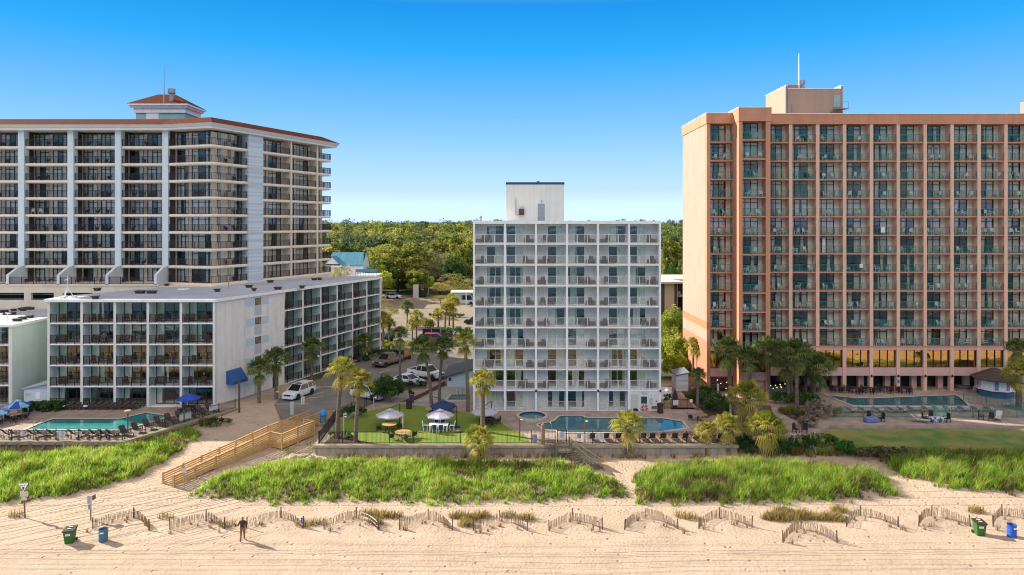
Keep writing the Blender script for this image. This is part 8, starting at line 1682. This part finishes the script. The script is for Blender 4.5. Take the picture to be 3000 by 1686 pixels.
skin=mat('skin',(.40,.22,.15),None,4,.6); hair=mat('dark_hair',(.04,.025,.018),None,6,.8); hairg=mat('sandy_hair',(.22,.14,.08),None,6,.8); jackb=mat('dark_brown_jacket',(.045,.028,.022),(.06,.036,.028),4,.85); trk=mat('khaki_trousers',(.22,.14,.075),(.18,.115,.06),4,.85); shoe=mat('dark_shoe',(.03,.025,.02),None,4,.7); navyc=mat('navy_jacket',(.02,.025,.05),None,4,.85); jean=mat('blue_jeans',(.05,.08,.15),None,4,.85); greyh=mat('blue_grey_hoodie',(.16,.20,.26),None,4,.85); whs=mat('white_shirt',(.55,.55,.54),None,4,.85); blk=mat('black_shirt',(.025,.022,.022),None,4,.85)
def leash(o): q=MB(); q.box(-.06,-.05,-.10,.03,.03,.10); q.tube([(0,-.01,.0),(.02,.0,-.05)],.02,6); c=q.build('camera_in_hand',blackm,loc=tuple(Vector(o.location)+Vector((-.50,.02,1.20)))); tag(c,'small black camera held out in the walking man\'s left hand','camera')
wx,wy=G(z3(1830,1182),-1.6); wz=hgt(wx,wy)
person('man in dark brown jacket and khaki trousers walking along the beach',(wx,wy,wz),math.pi+.15,{'lk':(-.09,-.16,.55),'la':(-.09,-.14,.12),'lt':(-.10,-.32,.08),'rk':(.09,.02,.52),'ra':(.09,.26,.13),'rt':(.10,.14,.03),'le':(-.26,.08,1.17),'lw':(-.24,.02,.92),'re':(.29,.10,1.18),'rw':(.42,-.06,1.17)},[skin,jackb,trk,shoe,hairg],1.9,extra=leash)
x,y=G(a3(1545,405)); person('person in a dark top standing by the litter bin, left one',(x,y+.6,0),2.6,{},[skin,blk,jean,shoe,hair],1.75)
x,y=G(a3(1590,430)); person('person in black top with folded arms and jeans by the litter bin',(x,y+.3,0),-.5,{'le':(-.25,-.08,1.16),'lw':(.02,-.20,1.18),'re':(.25,-.08,1.16),'rw':(-.04,-.22,1.14)},[skin,blk,jean,shoe,hairg],1.75)
sit={'pelvis':(0,.05,.50),'spine':(0,.10,.70),'chest':(0,.10,.92),'neck':(0,.06,1.06),'head':(0,.02,1.18),'crown':(0,.03,1.32),'lh':(-.10,.02,.50),'rh':(.10,.02,.50),'lk':(-.13,-.40,.52),'rk':(.13,-.40,.52),'la':(-.13,-.42,.09),'ra':(.13,-.42,.09),'lt':(-.13,-.58,.04),'rt':(.13,-.58,.04),'ls':(-.19,.09,.99),'rs':(.19,.09,.99),'le':(-.25,-.05,.76),'re':(.25,-.05,.76),'lw':(-.10,-.26,.78),'rw':(.10,-.26,.78)}
person('person in blue grey hoodie seated on a low hotel balcony',(LX0+.15+lxs[1]+2.3,LY+.75,lzs[3]+.02),.3,sit,[skin,greyh,trk,shoe,hair],1.75)
put(CH_ROCK,'wooden_chair',(LX0+.15+lxs[1]+2.3,LY+.80,lzs[3]),.3,'brown wooden chair under the seated person in the hoodie','seat','brown seats on the low hotel balconies')
person('person in a dark top standing at a low hotel balcony railing',(LX0+.15+lxs[3]+2.9,LY+.5,lzs[2]),.1,{'lw':(-.2,-.3,1.05),'rw':(.2,-.3,1.05),'le':(-.26,-.05,1.17),'re':(.26,-.05,1.17)},[skin,mat('dark_red_top',(.10,.035,.03),None,4,.85),jean,shoe,hair],1.75)
x,y=G(a2(1805,630)); person('person in white shirt leaning into the red SUV engine',(x,y,0),1.3,{'spine':(0,-.08,1.14),'chest':(0,-.22,1.30),'neck':(0,-.32,1.40),'head':(0,-.40,1.48),'crown':(0,-.46,1.60),'ls':(-.19,-.24,1.36),'rs':(.19,-.24,1.36),'le':(-.22,-.42,1.16),'re':(.22,-.42,1.16),'lw':(-.16,-.62,1.12),'rw':(.16,-.62,1.12)},[skin,whs,jean,shoe,hair],1.8)
x,y=G(a2(1855,640)); person('person in dark clothes standing right of the red SUV',(x,y+.5,0),1.8,{},[skin,navyc,jean,shoe,hair],1.75)
finish()
bpy.context.view_layer.update()
